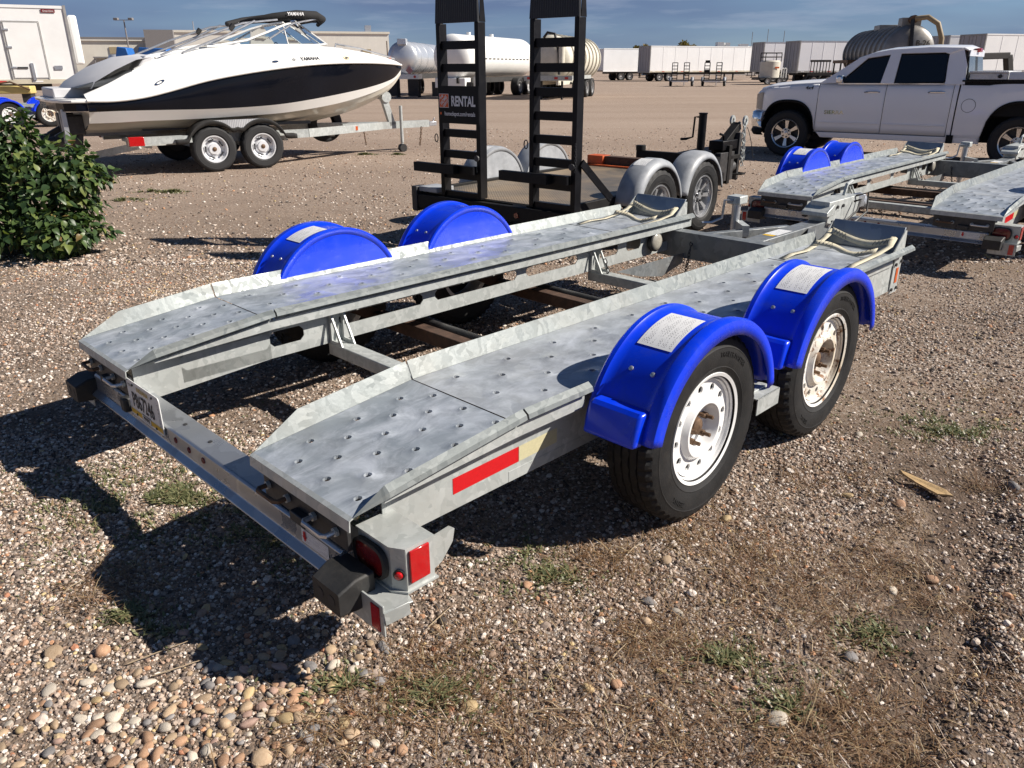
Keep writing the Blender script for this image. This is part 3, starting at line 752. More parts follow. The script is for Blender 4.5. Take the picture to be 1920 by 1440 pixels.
def build_car_trailer(label, loc, rz, group):
    root = thing('car_hauler_trailer', label, 'trailer', loc, rz, group)
    rng = random.Random(5)
    for sgn in (-1, 1):                       # the two runways are alike; left one is shifted across
        v0, v1 = (A_, B_) if sgn > 0 else (-B_, -A_)
        # --- tail plate
        du, dv = 0.0855, 0.0742; off_v = v0 + 0.054
        us = [0.0] + [0.055 - du/2 + du*i for i in range(7)]
        us = [0.0] + [u for u in us if 0.008 < u < LT - 0.01] + [LT - 0.003]
        vs_ = [v0] + [off_v + dv*j for j in range(7)]
        vs_ = [v for v in vs_ if v < v1 - 0.008] + [v1]
        holes = {(i, j) for i in range(1, len(us) - 1) for j in range(1, len(vs_) - 2) if (i + j) % 2 == 1}
        tl = holed(us, vs_, holes, lambda u, v, e: V(u, v, zfloor(u) + e), 0.0120, 0.005)
        tail = tl.build('runway_tail_plate', MT['deck'], root, smooth=35)
        # rear turned-down edge of the tail plate
        MB().add([V(0, v0, ZR - 0.001), V(0, v1, ZR - 0.001), V(-0.012, v1, ZR - 0.006), V(-0.012, v0, ZR - 0.006), V(-0.014, v0, ZR - 0.038), V(-0.014, v1, ZR - 0.038)],
                 [(0,1,2,3), (3,2,5,4)]).build('tail_nose', MT['galv'], tail, solid=0.004)
        # --- main plate
        du, dv = 0.127, 0.100
        us = [LT + 0.003] + [0.72 - du/2 + du*i for i in range(40) if 0.72 - du/2 + du*i < 3.13] + [3.155]
        vs_ = [v0, v0 + 0.053] + [v0 + 0.053 + dv*j for j in range(1, 5)] + [v1]
        vs_ = [v for v in vs_ if v < v1 - 0.004] + [v1]
        holes = {(i, j) for i in range(1, len(us) - 2) for j in range(1, len(vs_) - 1) if (i + j) % 2 == 0 and vs_[j+1] - vs_[j] > 0.06}
        mp_ = holed(us, vs_, holes, lambda u, v, e: V(u, v, ZD + e), 0.0120, 0.005)
        mp_.build('runway_plate', MT['deck2'] if sgn > 0 else MT['deck'], root, smooth=35)
        # --- front plate
        us = [3.160, 3.24, 3.40, 3.56, 3.72, LE]; vs_ = [v0, v0 + 0.09, v0 + 0.21, v0 + 0.33, v0 + 0.45, v1]
        fp = holed(us, vs_, {(1, 1), (2, 3), (3, 1), (1, 3)}, lambda u, v, e: V(u, v, ZD + 0.002 + e), 0.0115, 0.0035)
        fp.build('runway_front_plate', MT['deck2'], root, smooth=35)
        # --- curbs: left leaning upright and right upright with rolled lip, in tail and main lengths
        cl, cr_ = 0.060, 0.042
        tilt = 0.029
        def left_curb(u0, u1, cut0):
            m_ = MB(); t_ = tilt
            za, zb = zfloor(u0), zfloor(u1); uc = u0 + (0.175 if cut0 else 0)
            zc = zfloor(uc)
            if cut0: m_.poly([V(u0, v0, za), V(u1, v0, zb), V(u1, v0 - t_, zb + cl), V(uc, v0 - t_, zc + cl)])
            else: m_.poly([V(u0, v0, za), V(u1, v0, zb), V(u1, v0 - t_, zb + cl), V(u0, v0 - t_, za + cl)])
            return m_
        left_curb(0.0, LT - 0.003, True).build('curb', MT['galv_curb'], root, solid=0.004)
        left_curb(LT + 0.004, 3.78, False).build('curb', MT['galv_curb'], root, solid=0.004)
        def right_curb(u0, u1, cut0, gap=None):
            m_ = MB(); uc = u0 + (0.10 if cut0 else 0.0)
            def row(u, k): 
                z = zfloor(u)
                return [V(u, v1, z), V(u, v1 + 0.001, z + cr_*k), V(u, v1 + 0.004*k, z + (cr_ + 0.003)*k), V(u, v1 + 0.022*k, z + (cr_ - 0.010)*k), V(u, v1 + 0.026*k, z + (cr_ - 0.024)*k)]
            if cut0: m_.grid([row(u0, 0.02), row(uc, 1.0), row(u1, 1.0)])
            else: m_.grid([row(u0, 1.0), row(u1, 1.0)])
            return m_
        right_curb(0.0, LT + 0.012, True).build('curb', MT['galv_curb'], root, solid=0.003)
        if sgn > 0:
            right_curb(LT + 0.020, 0.93, False).build('curb', MT['galv_curb'], root, solid=0.003)
            right_curb(1.70, 1.86, False).build('curb', MT['galv_curb'], root, solid=0.003)
            right_curb(2.62, LE - 0.03, False).build('curb', MT['galv_curb'], root, solid=0.003)
        else:
            right_curb(LT + 0.020, LE, False).build('curb', MT['galv_curb'], root, solid=0.003)
        # skirt under the right lip
        sk = MB(); sk.grid([[V(u, v1 - 0.004, zfloor(u) - 0.003), V(u, v1 - 0.004, zfloor(u) - 0.045 * (0.1 + 0.9*min(1, u/LT)))] for u in (0.1, LT, 0.92 if sgn > 0 else LE)])
        sk.build('lip_skirt', MT['galv'], root, solid=0.004)
        # --- side rails
        vi, vo = v0 + 0.065, v1 - 0.062
        slots_in = [(0.22, 0.79, 0.385, 0.455), (0.98, 1.49, 0.405, 0.465), (1.57, 2.18, 0.405, 0.465), (2.26, 2.72, 0.405, 0.465), (2.93, 3.13, 0.40, 0.475), (3.22, 3.38, 0.40, 0.475), (3.62, 3.76, 0.40, 0.475)]
        for vv, sl in ((vi, []), (vo, slots_in if sgn < 0 else [])):
            m_ = MB()
            rail_plate(m_, 0.62, LE - 0.01, vv, 0.335, 0.500, sl)
            rl = m_.build('side_rail', MT['galv'], root, solid=0.005)
            us_ = 0.13 if (sgn > 0 and vv == vo) or (sgn < 0 and vv == vi) else 0.03
            m_ = MB(); m_.poly([V(us_, vv, 0.300), V(0.62, vv, 0.300 if vv == vo and sgn > 0 else 0.335), V(0.62, vv, 0.500), V(us_, vv, 0.452)])
            m_.build('rail_tail', MT['galv'], rl, solid=0.005)
            if sgn > 0 and vv == vo:
                m_ = MB(); m_.poly([V(0.6205, vv + 0.001, 0.300), V(LE - 0.012, vv + 0.001, 0.300), V(LE - 0.012, vv + 0.001, 0.337), V(0.6205, vv + 0.001, 0.337)])
                m_.build('rail_foot', MT['galv'], rl, solid=0.005)
                # rolled swage standing proud along the upper part of the outer rail
                for xa, xb in ((LT + 0.02, 0.98), (2.72, LE - 0.14)):
                    MB().prism([(-(vv + 0.003), 0.500), (-(vv + 0.003), 0.452), (-(vv + 0.018), 0.462), (-(vv + 0.018), 0.486)], 'x', xa, xb).build('rail_swage', MT['galv'], rl, bev=0.004)
            # top flange shelf in the slots (inner return)
            fl = MB(); d_ = -1 if vv > (v0 + v1)/2 else 1
            y0, y1 = sorted((-(vv + d_*0.003), -(vv + d_*0.045)))
            fl.box(0.64, LE - 0.03, y0, y1, 0.337, 0.341); fl.box(0.64, LE - 0.03, y0, y1, 0.496, 0.500); fl.build('rail_flange', MT['galv'], rl)
        # rear under-deck drawer front with its handles (ramp store)
        dw = MB(); cbar(dw, 0.006, 0.020, v0 + 0.03, v1 - 0.05, 0.338, 0.430); drawer = dw.build('ramp_drawer', MT['dark_steel'], root, bev=0.003)
        for hc in (v0 + 0.12, v1 - 0.15):
            pts = [V(0.010, hc - 0.055, 0.385), V(-0.030, hc - 0.055, 0.385), V(-0.038, hc - 0.045, 0.385), V(-0.038, hc + 0.045, 0.385), V(-0.030, hc + 0.055, 0.385), V(0.010, hc + 0.055, 0.385)]
            hd = MB().tube(pts, 0.0075, 8)
            hd.build('handle', MT['rust_bolt'] if hc < (v0 + v1)/2 else MT['alu'], drawer, smooth=40)
            for e in (-0.055, 0.055): MB().tube([V(0.004, hc + e, 0.385), V(-0.006, hc + e, 0.385)], 0.014, 6).build('handle_nut', MT['galv'], drawer)
        lt = MB(); cbar(lt, -0.020, 0.008, (v0+v1)/2 - 0.045, (v0+v1)/2 + 0.035, 0.340, 0.372); lt.build('drawer_latch', MT['dark_steel'], drawer, bev=0.004)
    # --- reflective tape on the outer right rail
    vo = B_ - 0.062 + 0.0035
    MB().add([V(0.385, vo, 0.352), V(0.665, vo, 0.358), V(0.665, vo, 0.412), V(0.385, vo, 0.406)], [(0,1,2,3)]).build('red_tape', MT['red_tape'], root)
    MB().add([V(0.667, vo, 0.358), V(0.85, vo, 0.362), V(0.85, vo, 0.416), V(0.667, vo, 0.412)], [(0,1,2,3)]).build('pale_tape', MT['beige_tape'], root)
    # --- rear crossbeam
    bm_ = MB()
    sec = [(0.095, 0.318), (0.095, 0.332), (0.004, 0.334), (-0.004, 0.327), (-0.006, 0.268), (-0.022, 0.256), (-0.030, 0.250), (-0.030, 0.244), (-0.020, 0.249), (0.0, 0.262), (0.006, 0.316)]
    bm_.add([(p[0], 0.93, p[1]) for p in sec] + [(p[0], -0.93, p[1]) for p in sec], [tuple(range(11))[::-1], tuple(range(11, 22))] + [(i, (i+1) % 11, 11 + (i+1) % 11, 11 + i) for i in range(11)])
    beam = bm_.build('rear_beam', MT['beam'], root, bev=0.003)
    for vv in (-0.115, -0.005, 0.105):
        MB().tube([V(-0.003, vv, 0.302), V(-0.008, vv, 0.302)], [0.013, 0.011], 12).build('beam_lamp', MT['red_dark'], beam, smooth=30)
    for vv in (-0.15, 0.05, -0.62): MB().tube([V(0.05, vv, 0.333), V(0.05, vv, 0.336)], 0.008, 10).build('beam_bolt', MT['dark_steel'], beam)
    # --- end brackets, lamps, bumpers
    for sd in (-1, 1):
        m_ = MB()
        pf = [(0.045, 0.940), (0.045, 1.085), (0.068, 1.125), (0.165, 1.125), (0.165, 0.940)]
        m_.prism([(p[0], -sd*p[1]) for p in pf], 'z', 0.392, 0.398)
        m_.prism([(p[0], -sd*p[1]) for p in [(0.04, 0.93), (0.04, 1.09), (0.066, 1.130), (0.170, 1.130), (0.170, 0.93)]], 'z', 0.262, 0.268)
        for a, b in (((0.050, 0.945), (0.050, 1.085)), ((0.050, 1.085), (0.070, 1.122)), ((0.070, 1.122), (0.162, 1.122)), ((0.050, 0.945), (0.162, 0.945))):
            m_.bar(V(a[0], sd*a[1], 0.330), V(b[0], sd*b[1], 0.330), 0.004, 0.124)
        box = m_.build('lamp_box', MT['galv'], root)
        # oval tail lamp
        def oval(u, rv, rz_, n=28):
            return [V(u, sd*1.008 + rv*(1 if math.cos(t) > 0 else -1)*abs(math.cos(t))**0.55, 0.332 + rz_*(1 if math.sin(t) > 0 else -1)*abs(math.sin(t))**0.8) for t in [2*PI*k/n for k in range(n)]]
        MB().grid([oval(0.046, 0.072, 0.050), oval(0.032, 0.072, 0.050), oval(0.030, 0.064, 0.043), oval(0.040, 0.062, 0.041)], closed=True).build('lamp_gasket', MT['rubber'], box, smooth=40)
        MB().add(oval(0.036, 0.062, 0.041) + [V(0.030, sd*1.008, 0.332)], [(k, (k+1) % 28, 28) for k in range(28)]).build('tail_lamp', MT['red_dark'], box, smooth=60)
        # small round lamp on the chamfer, reflector on the side
        pc = Vector(V(0.0575, sd*1.1075, 0.318)); nn = Vector((-0.80, -sd*0.60, 0)).normalized()
        MB().tube([pc, pc + nn*0.004], 0.016, 16).build('lamp_grommet', MT['rubber'], box)
        MB().tube([pc + nn*0.003, pc + nn*0.010, pc + nn*0.013], [0.012, 0.010, 0.004], 14).build('marker_lamp', MT['red_lens'], box, smooth=40)
        yy = sorted((-sd*1.125, -sd*1.132))
        MB().box(0.078, 0.142, yy[0], yy[1], 0.290, 0.388).build('side_reflector', MT['red_lens'], box, bev=0.002)
        # lower lug with its own reflector, and the swept fin behind it
        m_ = MB()
        m_.bar(V(-0.02, sd*0.95, 0.230), V(-0.02, sd*1.14, 0.230), 0.006, 0.095)
        m_.bar(V(-0.02, sd*1.14, 0.238), V(0.05, sd*1.155, 0.245), 0.006, 0.04)
        m_.prism([(p[0], -sd*p[1]) for p in [(-0.02, 0.95), (-0.02, 1.14), (0.06, 1.158), (0.12, 0.95)]], 'z', 0.256, 0.261)
        lug = m_.build('bumper_lug', MT['galv'], root, bev=0.0015)
        MB().add([V(-0.0245, sd*1.09, 0.192), V(-0.0245, sd*1.125, 0.192), V(-0.0245, sd*1.125, 0.268), V(-0.0245, sd*1.09, 0.268)], [(0,1,2,3)]).build('lug_reflector', MT['red_lens'], lug, solid=0.003)
        m_ = MB()
        fin = [(0.10, 0.262), (0.165, 0.330), (0.230, 0.338), (0.275, 0.342), (0.292, 0.328), (0.284, 0.290), (0.242, 0.242), (0.12, 0.197), (0.04, 0.192)]
        m_.prism(fin, 'y', -sd*1.052, -sd*1.058); m_.build('lamp_fin', MT['galv'], lug)
        # rubber bumper
        m_ = MB()
        v0_, v1_ = sd*0.915, sd*1.048
        bot, top = 0.222, 0.318
        r0 = [V(0.02, v0_, bot), V(0.02, v1_, bot), V(0.02, v1_, top), V(0.02, v0_, top)]
        r1 = [V(-0.035, v0_, bot), V(-0.035, v1_, bot), V(-0.035, v1_, top), V(-0.035, v0_, top)]
        r2 = [V(-0.088, v0_ + sd*0.004, bot + 0.004), V(-0.088, v1_ - sd*0.004, bot + 0.004), V(-0.088, v1_ - sd*0.004, top - 0.022), V(-0.088, v0_ + sd*0.004, top - 0.022)]
        m_.grid([r0, r1, r2], closed=True); m_.poly(r0); m_.poly(r2)
        bp = m_.build('rubber_bumper', MT['rubber'], root, bev=0.006, seg=2)
        for e in (0.30, 0.70):
            vv = v0_ + (v1_ - v0_)*e
            MB().tube([V(-0.0885, vv, 0.262), V(-0.0895, vv, 0.262)], 0.016, 14).build('bumper_socket', MT['ink'], bp)
    # ramp instruction sticker by the right bumper
    uv_sheet('instruction_sticker', lambda s, t: V(-0.0075 + 0.0015*t, 0.735 + 0.14*s, 0.278 + 0.044*t), 4, 2, MT['label'], beam)
    MB().add([V(-0.0092, 0.748, 0.318), V(-0.0092, 0.760, 0.318), V(-0.0092, 0.760, 0.302), V(-0.0092, 0.766, 0.302), V(-0.0092, 0.754, 0.284), V(-0.0092, 0.742, 0.302), V(-0.0092, 0.748, 0.302)], [tuple(range(7))]).build('sticker_arrow', MT['red_tape'], beam)
    # --- number plate with lamp
    pu = -0.012; pz = 0.364; pv = -0.350
    m_ = MB(); w2, h2, rc = 0.152, 0.076, 0.014; pts = []
    for cx, cy, b0 in ((w2 - rc, h2 - rc, 0), (-w2 + rc, h2 - rc, 90), (-w2 + rc, -h2 + rc, 180), (w2 - rc, -h2 + rc, 270)):
        for k in range(5): t = RAD(b0 + 22.5*k); pts.append((pv + cx + rc*math.cos(t), pz + cy + rc*math.sin(t)))
    m_.add([V(pu, p[0], p[1]) for p in pts] + [V(pu + 0.003, p[0], p[1]) for p in pts], [tuple(range(20)), tuple(range(20, 40))[::-1]] + [(i, (i+1) % 20, 20 + (i+1) % 20, 20 + i) for i in range(20)])
    pl_ = m_.build('number_plate', MT['plate_white'], root)
    fnp = lambda dx, dz: (lambda x, y: V(pu - 0.0016, pv + dx + x, pz + dz + y))
    text_obj('plate_number', 'P867246', 0.088, MT['ink'], pl_, fnp(-0.012, -0.004), bold=0.0012, sx=0.66)
    text_obj('plate_state', 'INDIANA', 0.026, MT['ink_gold'], pl_, fnp(0.0, 0.052), bold=0.0006)
    text_obj('plate_permanent', 'PERM', 0.016, MT['ink'], pl_, fnp(-0.118, 0.053))
    for i, ch in enumerate('TRAILER'): text_obj('plate_side_letter', ch, 0.014, MT['ink'], pl_, fnp(0.135, 0.040 - 0.0135*i))
    MB().add([V(pu - 0.001, pv - 0.146, pz - 0.066), V(pu - 0.001, pv + 0.146, pz - 0.066), V(pu - 0.001, pv + 0.146, pz - 0.046), V(pu - 0.001, pv - 0.146, pz - 0.046)], [(0,1,2,3)]).build('plate_band', MT['yellow'], pl_)
    MB().add([V(pu - 0.0014, pv - 0.042, pz - 0.069), V(pu - 0.0014, pv + 0.042, pz - 0.069), V(pu - 0.0014, pv + 0.042, pz - 0.042), V(pu - 0.0014, pv - 0.042, pz - 0.042)], [(0,1,2,3)]).build('plate_logo_edge', MT['ink'], pl_)
    MB().add([V(pu - 0.0018, pv - 0.040, pz - 0.067), V(pu - 0.0018, pv + 0.040, pz - 0.067), V(pu - 0.0018, pv + 0.040, pz - 0.044), V(pu - 0.0018, pv - 0.040, pz - 0.044)], [(0,1,2,3)]).build('plate_logo_panel', MT['plate_white'], pl_)
    text_obj('plate_logo', 'PENSKE', 0.021, MT['ink'], pl_, lambda x, y: V(pu - 0.0024, pv + x, pz - 0.0555 + y), bold=0.0008, shear=0.25, sx=0.85)
    for dx, dz in ((-0.09, 0.060), (0.09, 0.060), (-0.09, -0.062), (0.09, -0.062)):
        MB().tube([V(pu - 0.001, pv + dx, pz + dz), V(pu - 0.004, pv + dx, pz + dz)], 0.005, 8).build('plate_bolt', MT['dark_steel'], pl_)
    MB().box(-0.035, 0.0, -(pv - 0.160), -(pv - 0.205), 0.290, 0.350).build('plate_lamp', MT['rubber'], root, bev=0.008)
    MB().box(pu + 0.004, 0.004, -(pv + 0.03), -(pv - 0.03), 0.30, 0.43).build('plate_bracket', MT['galv'], root)
    # --- cross members, axles
    m_ = MB(); cbar(m_, 0.92, 1.00, -0.56, 0.56, 0.275, 0.335); m_.build('cross_tube', MT['galv'], root, bev=0.005)
    m_ = MB(); cbar(m_, 2.84, 2.92, -0.56, 0.56, 0.275, 0.335); m_.build('cross_tube', MT['galv'], root, bev=0.005)
    for uu in (U1 + 0.16, U2 + 0.16):
        m_ = MB(); cbar(m_, uu, uu + 0.075, -0.97, 0.97, 0.205, 0.275); ax = m_.build('axle_beam', MT['rust_steel'], root, bev=0.006)
        m_ = MB(); m_.tube([V(uu + 0.115, -0.9, 0.262), V(uu + 0.115, 0.9, 0.262)], 0.026, 12); m_.build('torsion_tube', MT['dark_steel'], ax, smooth=40)
        for sd in (-1, 1):
            m_ = MB(); m_.bar(V(uu + 0.04, sd*1.00, 0.245), V(uu - 0.16, sd*1.00, 0.352), 0.03, 0.07); m_.build('trailing_arm', MT['rust_steel'], ax)
    for uu in (0.96, 2.88):
        for sd in (-1, 1):
            for e in (-0.034, 0.034):
                m_ = MB(); vv = sd*(A_ + 0.060)
                tri = [(vv, 0.335), (vv, 0.480), (vv - sd*0.022, 0.480), (vv - sd*0.10, 0.335)]
                inn = [(vv - sd*0.018, 0.350), (vv - sd*0.018, 0.440), (vv - sd*0.030, 0.440), (vv - sd*0.072, 0.350)]
                o4 = [V(uu + e, a, b) for a, b in tri]; i4 = [V(uu + e, a, b) for a, b in inn]
                m_.grid([o4, i4], closed=True); m_.build('gusset', MT['galv'], root, solid=0.008)
    # --- front crossmember and tongue
    m_ = MB()
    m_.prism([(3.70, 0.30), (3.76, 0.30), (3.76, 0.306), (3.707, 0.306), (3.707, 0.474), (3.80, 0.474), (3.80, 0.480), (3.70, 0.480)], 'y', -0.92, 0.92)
    m_.build('front_crossmember', MT['galv_shade'], root)
    m_ = MB(); m_.prism([(2.95, 0.335), (3.70, 0.335), (3.70, 0.27), (3.45, 0.215), (3.2, 0.26)], 'y', 0.405, 0.412); m_.build('front_web', MT['galv_shade'], root)
    tg = MB(); cbar(tg, 3.81, 4.95, -0.065, 0.065, 0.33, 0.455); tongue = tg.build('tongue', MT['galv_shade'], root, bev=0.006)
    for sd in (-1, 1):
        m_ = MB(); m_.bar(V(3.82, sd*0.42, 0.405), V(4.60, sd*0.09, 0.405), 0.055, 0.085); m_.build('tongue_brace', MT['galv_shade'], root, bev=0.004)
    uv_sheet('tongue_label', lambda s, t: V(4.15 + 0.22*s, -0.05 + 0.10*t, 0.4565), 2, 2, MT['label'], tongue)
    MB().add([V(4.10, -0.04, 0.4565), V(4.145, -0.04, 0.4565), V(4.145, 0.04, 0.4565), V(4.10, 0.04, 0.4565)], [(0,1,2,3)]).build('tongue_tag', MT['yellow'], tongue)
    # surge coupler
    m_ = MB(); cbar(m_, 4.88, 5.42, -0.075, 0.075, 0.43, 0.60); m_.prism([(4.80, 0.50), (4.80, 0.53), (4.92, 0.585), (4.92, 0.50)], 'y', -0.10, 0.10)
    cp = m_.build('coupler_housing', MT['galv'], root, bev=0.006)
    m_ = MB(); cbar(m_, 5.42, 5.60, -0.055, 0.055, 0.49, 0.575); m_.lathe([(0.0, 0.0), (0.062, 0.01), (0.066, 0.05), (0.045, 0.085), (0.0, 0.10)], 20, V(5.62, 0, 0.49), 'z'); m_.build('coupler_socket', MT['alu'], cp, smooth=40)
    m_ = MB(); m_.tube([V(5.30, 0.0, 0.60), V(5.33, 0.0, 0.68), V(5.42, 0.0, 0.70)], 0.014, 8); m_.build('coupler_latch', MT['galv'], cp, smooth=40)
    for e in (4.92, 5.02, 5.12): MB().tube([V(e, 0.077, 0.55), V(e, 0.088, 0.55)], 0.013, 6).build('coupler_bolt', MT['dark_steel'], cp)
    m_ = MB(); m_.tube([V(5.30, 0.085, 0.56), V(5.32, 0.13, 0.58), V(5.25, 0.14, 0.50), V(5.10, 0.12, 0.44), V(4.9, 0.10, 0.46)], 0.008, 6)
    m_.tube([V(5.34, 0.08, 0.60), V(5.42, 0.14, 0.62), V(5.40, 0.16, 0.48), V(5.2, 0.13, 0.40), V(5.0, 0.10, 0.45)], 0.008, 6); m_.build('brake_hose', MT['rubber'], cp, smooth=40)
    m_ = MB(); cbar(m_, 5.27, 5.34, -0.095, -0.065, 0.46, 0.605); m_.build('coupler_cover', MT['rubber'], cp, bev=0.006)
    # jack
    m_ = MB(); m_.tube([V(4.36, -0.40, 0.20), V(4.36, -0.40, 0.60)], 0.032, 16); m_.tube([V(4.36, -0.40, 0.06), V(4.36, -0.40, 0.20)], 0.024, 12); m_.tube([V(4.36, -0.40, 0.0), V(4.36, -0.40, 0.06)], 0.07, 16)
    jk = m_.build('jack_post', MT['alu'], root, smooth=30)
    m_ = MB(); m_.box(4.30, 4.42, 0.345, 0.455, 0.60, 0.66); m_.build('jack_head', MT['galv'], jk, bev=0.008)
    m_ = MB(); m_.tube([V(4.30, -0.40, 0.63), V(4.27, -0.45, 0.63), V(4.27, -0.46, 0.50), V(4.20, -0.50, 0.47), V(4.14, -0.55, 0.47)], 0.010, 8); m_.build('jack_crank', MT['alu'], jk, smooth=40)
    m_ = MB(); m_.bar(V(4.36, -0.37, 0.44), V(4.20, -0.22, 0.44), 0.05, 0.08); m_.build('jack_bracket', MT['galv'], jk)
    # --- front end plates, marker reflector
    m_ = MB(); cbar(m_, 3.80, LE + 0.01, B_ - 0.056, B_ - 0.050, 0.285, 0.515); ep = m_.build('end_plate', MT['galv'], root)
    MB().box(3.845, 3.878, -(B_ - 0.049), -(B_ - 0.0465), 0.345, 0.435).build('amber_reflector', MT['orange'], ep)
    for uu, zz in ((3.82, 0.46), (3.90, 0.47), (3.815, 0.31), (3.89, 0.31)): MB().tube([V(uu, B_ - 0.050, zz), V(uu, B_ - 0.040, zz)], 0.010, 6).build('plate_bolt', MT['dark_steel'], ep)
    # --- wheel stops, strap loops
    for sgn in (-1, 1):
        v0, v1 = (A_, B_) if sgn > 0 else (-B_, -A_)
        m_ = MB()
        sec = [(3.80, ZD + 0.004), (3.845, ZD + 0.045), (3.87, ZD + 0.125), (3.884, ZD + 0.138), (3.892, ZD + 0.133), (3.882, ZD + 0.115), (3.862, ZD + 0.04), (3.90, ZD + 0.004)]
        m_.prism(sec, 'y', -(v0 + 0.05), -(v1 - 0.05)); ck = m_.build('wheel_stop', MT['chock'], root, bev=0.002)
        for e in (v0 + 0.045, v1 - 0.045):
            MB().prism([(3.72, ZD + 0.003), (3.90, ZD + 0.003), (3.89, ZD + 0.12), (3.86, ZD + 0.12)], 'y', -e - 0.003, -e + 0.003).build('stop_cheek', MT['galv'], ck)
        m_ = MB(); va, vb = v0 + 0.075, v1 - 0.085
        # side runs, the loop laid over the stop and a slack cross strap
        for vv, d in ((va, 1), (vb, -1)):
            strap(m_, [V(3.18, vv, ZD + 0.008), V(3.30, vv, ZD + 0.016), V(3.45, vv + d*0.01, ZD + 0.012), V(3.60, vv, ZD + 0.022), V(3.74, vv - d*0.01, ZD + 0.045), V(3.83, vv, ZD + 0.085)], 0.038)
        nn = 18
        c1 = [V(3.80 - 0.02*math.sin(PI*i/nn), va + (vb - va)*i/nn, ZD + 0.082 - 0.050*math.sin(PI*i/nn) + 0.012*math.sin(5*i/nn)) for i in range(nn + 1)]
        strap(m_, c1, 0.038, (0.45, 0, 0.9))
        c2 = [V(3.58 + 0.03*math.sin(2*PI*i/nn), va + (vb - va)*i/nn, ZD + 0.040 - 0.026*math.sin(PI*i/nn) + 0.008*math.sin(7*i/nn)) for i in range(nn + 1)]
        strap(m_, c2, 0.036, (0.75, 0, 0.66))
        st = m_.build('strap_loop', MT['webbing'], root, smooth=60, solid=0.0015)
        # zig-zag stitching on the loop
        zz = MB()
        for cc, sdv in ((c1, Vector((0.45, 0, 0.9))), (c2, Vector((0.75, 0, 0.66)))):
            for i0, i1 in ((1, 5), (nn - 5, nn - 1)):
                k = 0; pts = []
                for i in range((i1 - i0)*2 + 1):
                    f_ = i0 + i*0.5; a_ = Vector(cc[int(f_)]); b_ = Vector(cc[min(nn, int(f_) + 1)]); p = a_.lerp(b_, f_ - int(f_))
                    pts.append(p + sdv*(0.015 if k % 2 else -0.015) + Vector((-0.004, 0, 0.0035))); k += 1
                zz.tube(pts, 0.0016, 4)
        zz.build('stitching', MT['stitch'], st)['kind'] = 'stuff'
    # --- flood lamp on the left inner rail, safety chain
    lc = V(3.50, -A_ - 0.062 + 0.008, 0.430)
    m_ = MB().lathe([(0.001, 0.0), (0.058, -0.004), (0.066, -0.014), (0.066, -0.040), (0.058, -0.046)], 28, lc); fl = m_.build('work_lamp', MT['dark_steel'], root, smooth=40)
    m_ = MB().lathe([(0.058, -0.044), (0.050, -0.052), (0.026, -0.058), (0.001, -0.060)], 28, lc); m_.build('lamp_lens', MT['lens'], fl, smooth=40)
    ch_pts = [Vector(V(2.885, -0.46, 0.42)), Vector(V(2.88, -0.43, 0.36))] + catenary(V(2.87, -0.42, 0.31), V(3.06, -0.22, 0.29), 0.10, 16) + catenary(V(3.07, -0.20, 0.29), V(3.45, -0.24, 0.22), 0.02, 10) + catenary(V(3.46, -0.24, 0.22), V(3.72, -0.36, 0.44), 0.02, 14)
    chain(ch_pts).build('safety_chain', MT['dark_steel'], root)
    # --- fenders, wheels, tread steps
    fender(root, U1, 1, (92, 122)); fender(root, U2, 1, (88, 122))
    fender(root, U1, -1, (92, 118)); fender(root, U2, -1, None)
    car_wheel(root, V(U1, VT - 0.1025, 0.352), -1, MT['white_rim'])
    car_wheel(root, V(U2, VT - 0.1025, 0.352), -1, MT['rust_rim'])
    car_wheel(root, V(U1, -(VT - 0.1025), 0.352), 1, MT['white_rim'], False)
    car_wheel(root, V(U2, -(VT - 0.1025), 0.352), 1, MT['white_rim'], False)
    for sd in (-1, 1):
        m_ = MB(); y0, y1 = sorted((-sd*0.96, -sd*1.235))
        m_.box(1.700, 1.88, y0, y1, 0.335, 0.340); yo = -sd*1.235
        m_.box(1.700, 1.88, min(yo, yo + sd*0.005), max(yo, yo + sd*0.005), 0.270, 0.340)
        for k in range(3):
            yy = -sd*(1.02 + 0.075*k)
            m_.box(1.715, 1.865, yy - 0.020, yy + 0.020, 0.3405, 0.346)
        stp = m_.build('step', MT['galv'], root, bev=0.0015)
        for k in range(2):
            yy = -sd*(1.0575 + 0.075*k)
            MB().box(1.73, 1.85, yy - 0.008, yy + 0.008, 0.3405, 0.3425).build('step_slot', MT['ink'], stp)
    return root

yaw1 = RAD(45.185)
trailer1 = build_car_trailer('big galvanised car hauler with blue fenders in the foreground, white label on its near fenders', (-1.1204, 2.3974, 0), yaw1, 'galvanised car haulers with blue fenders')
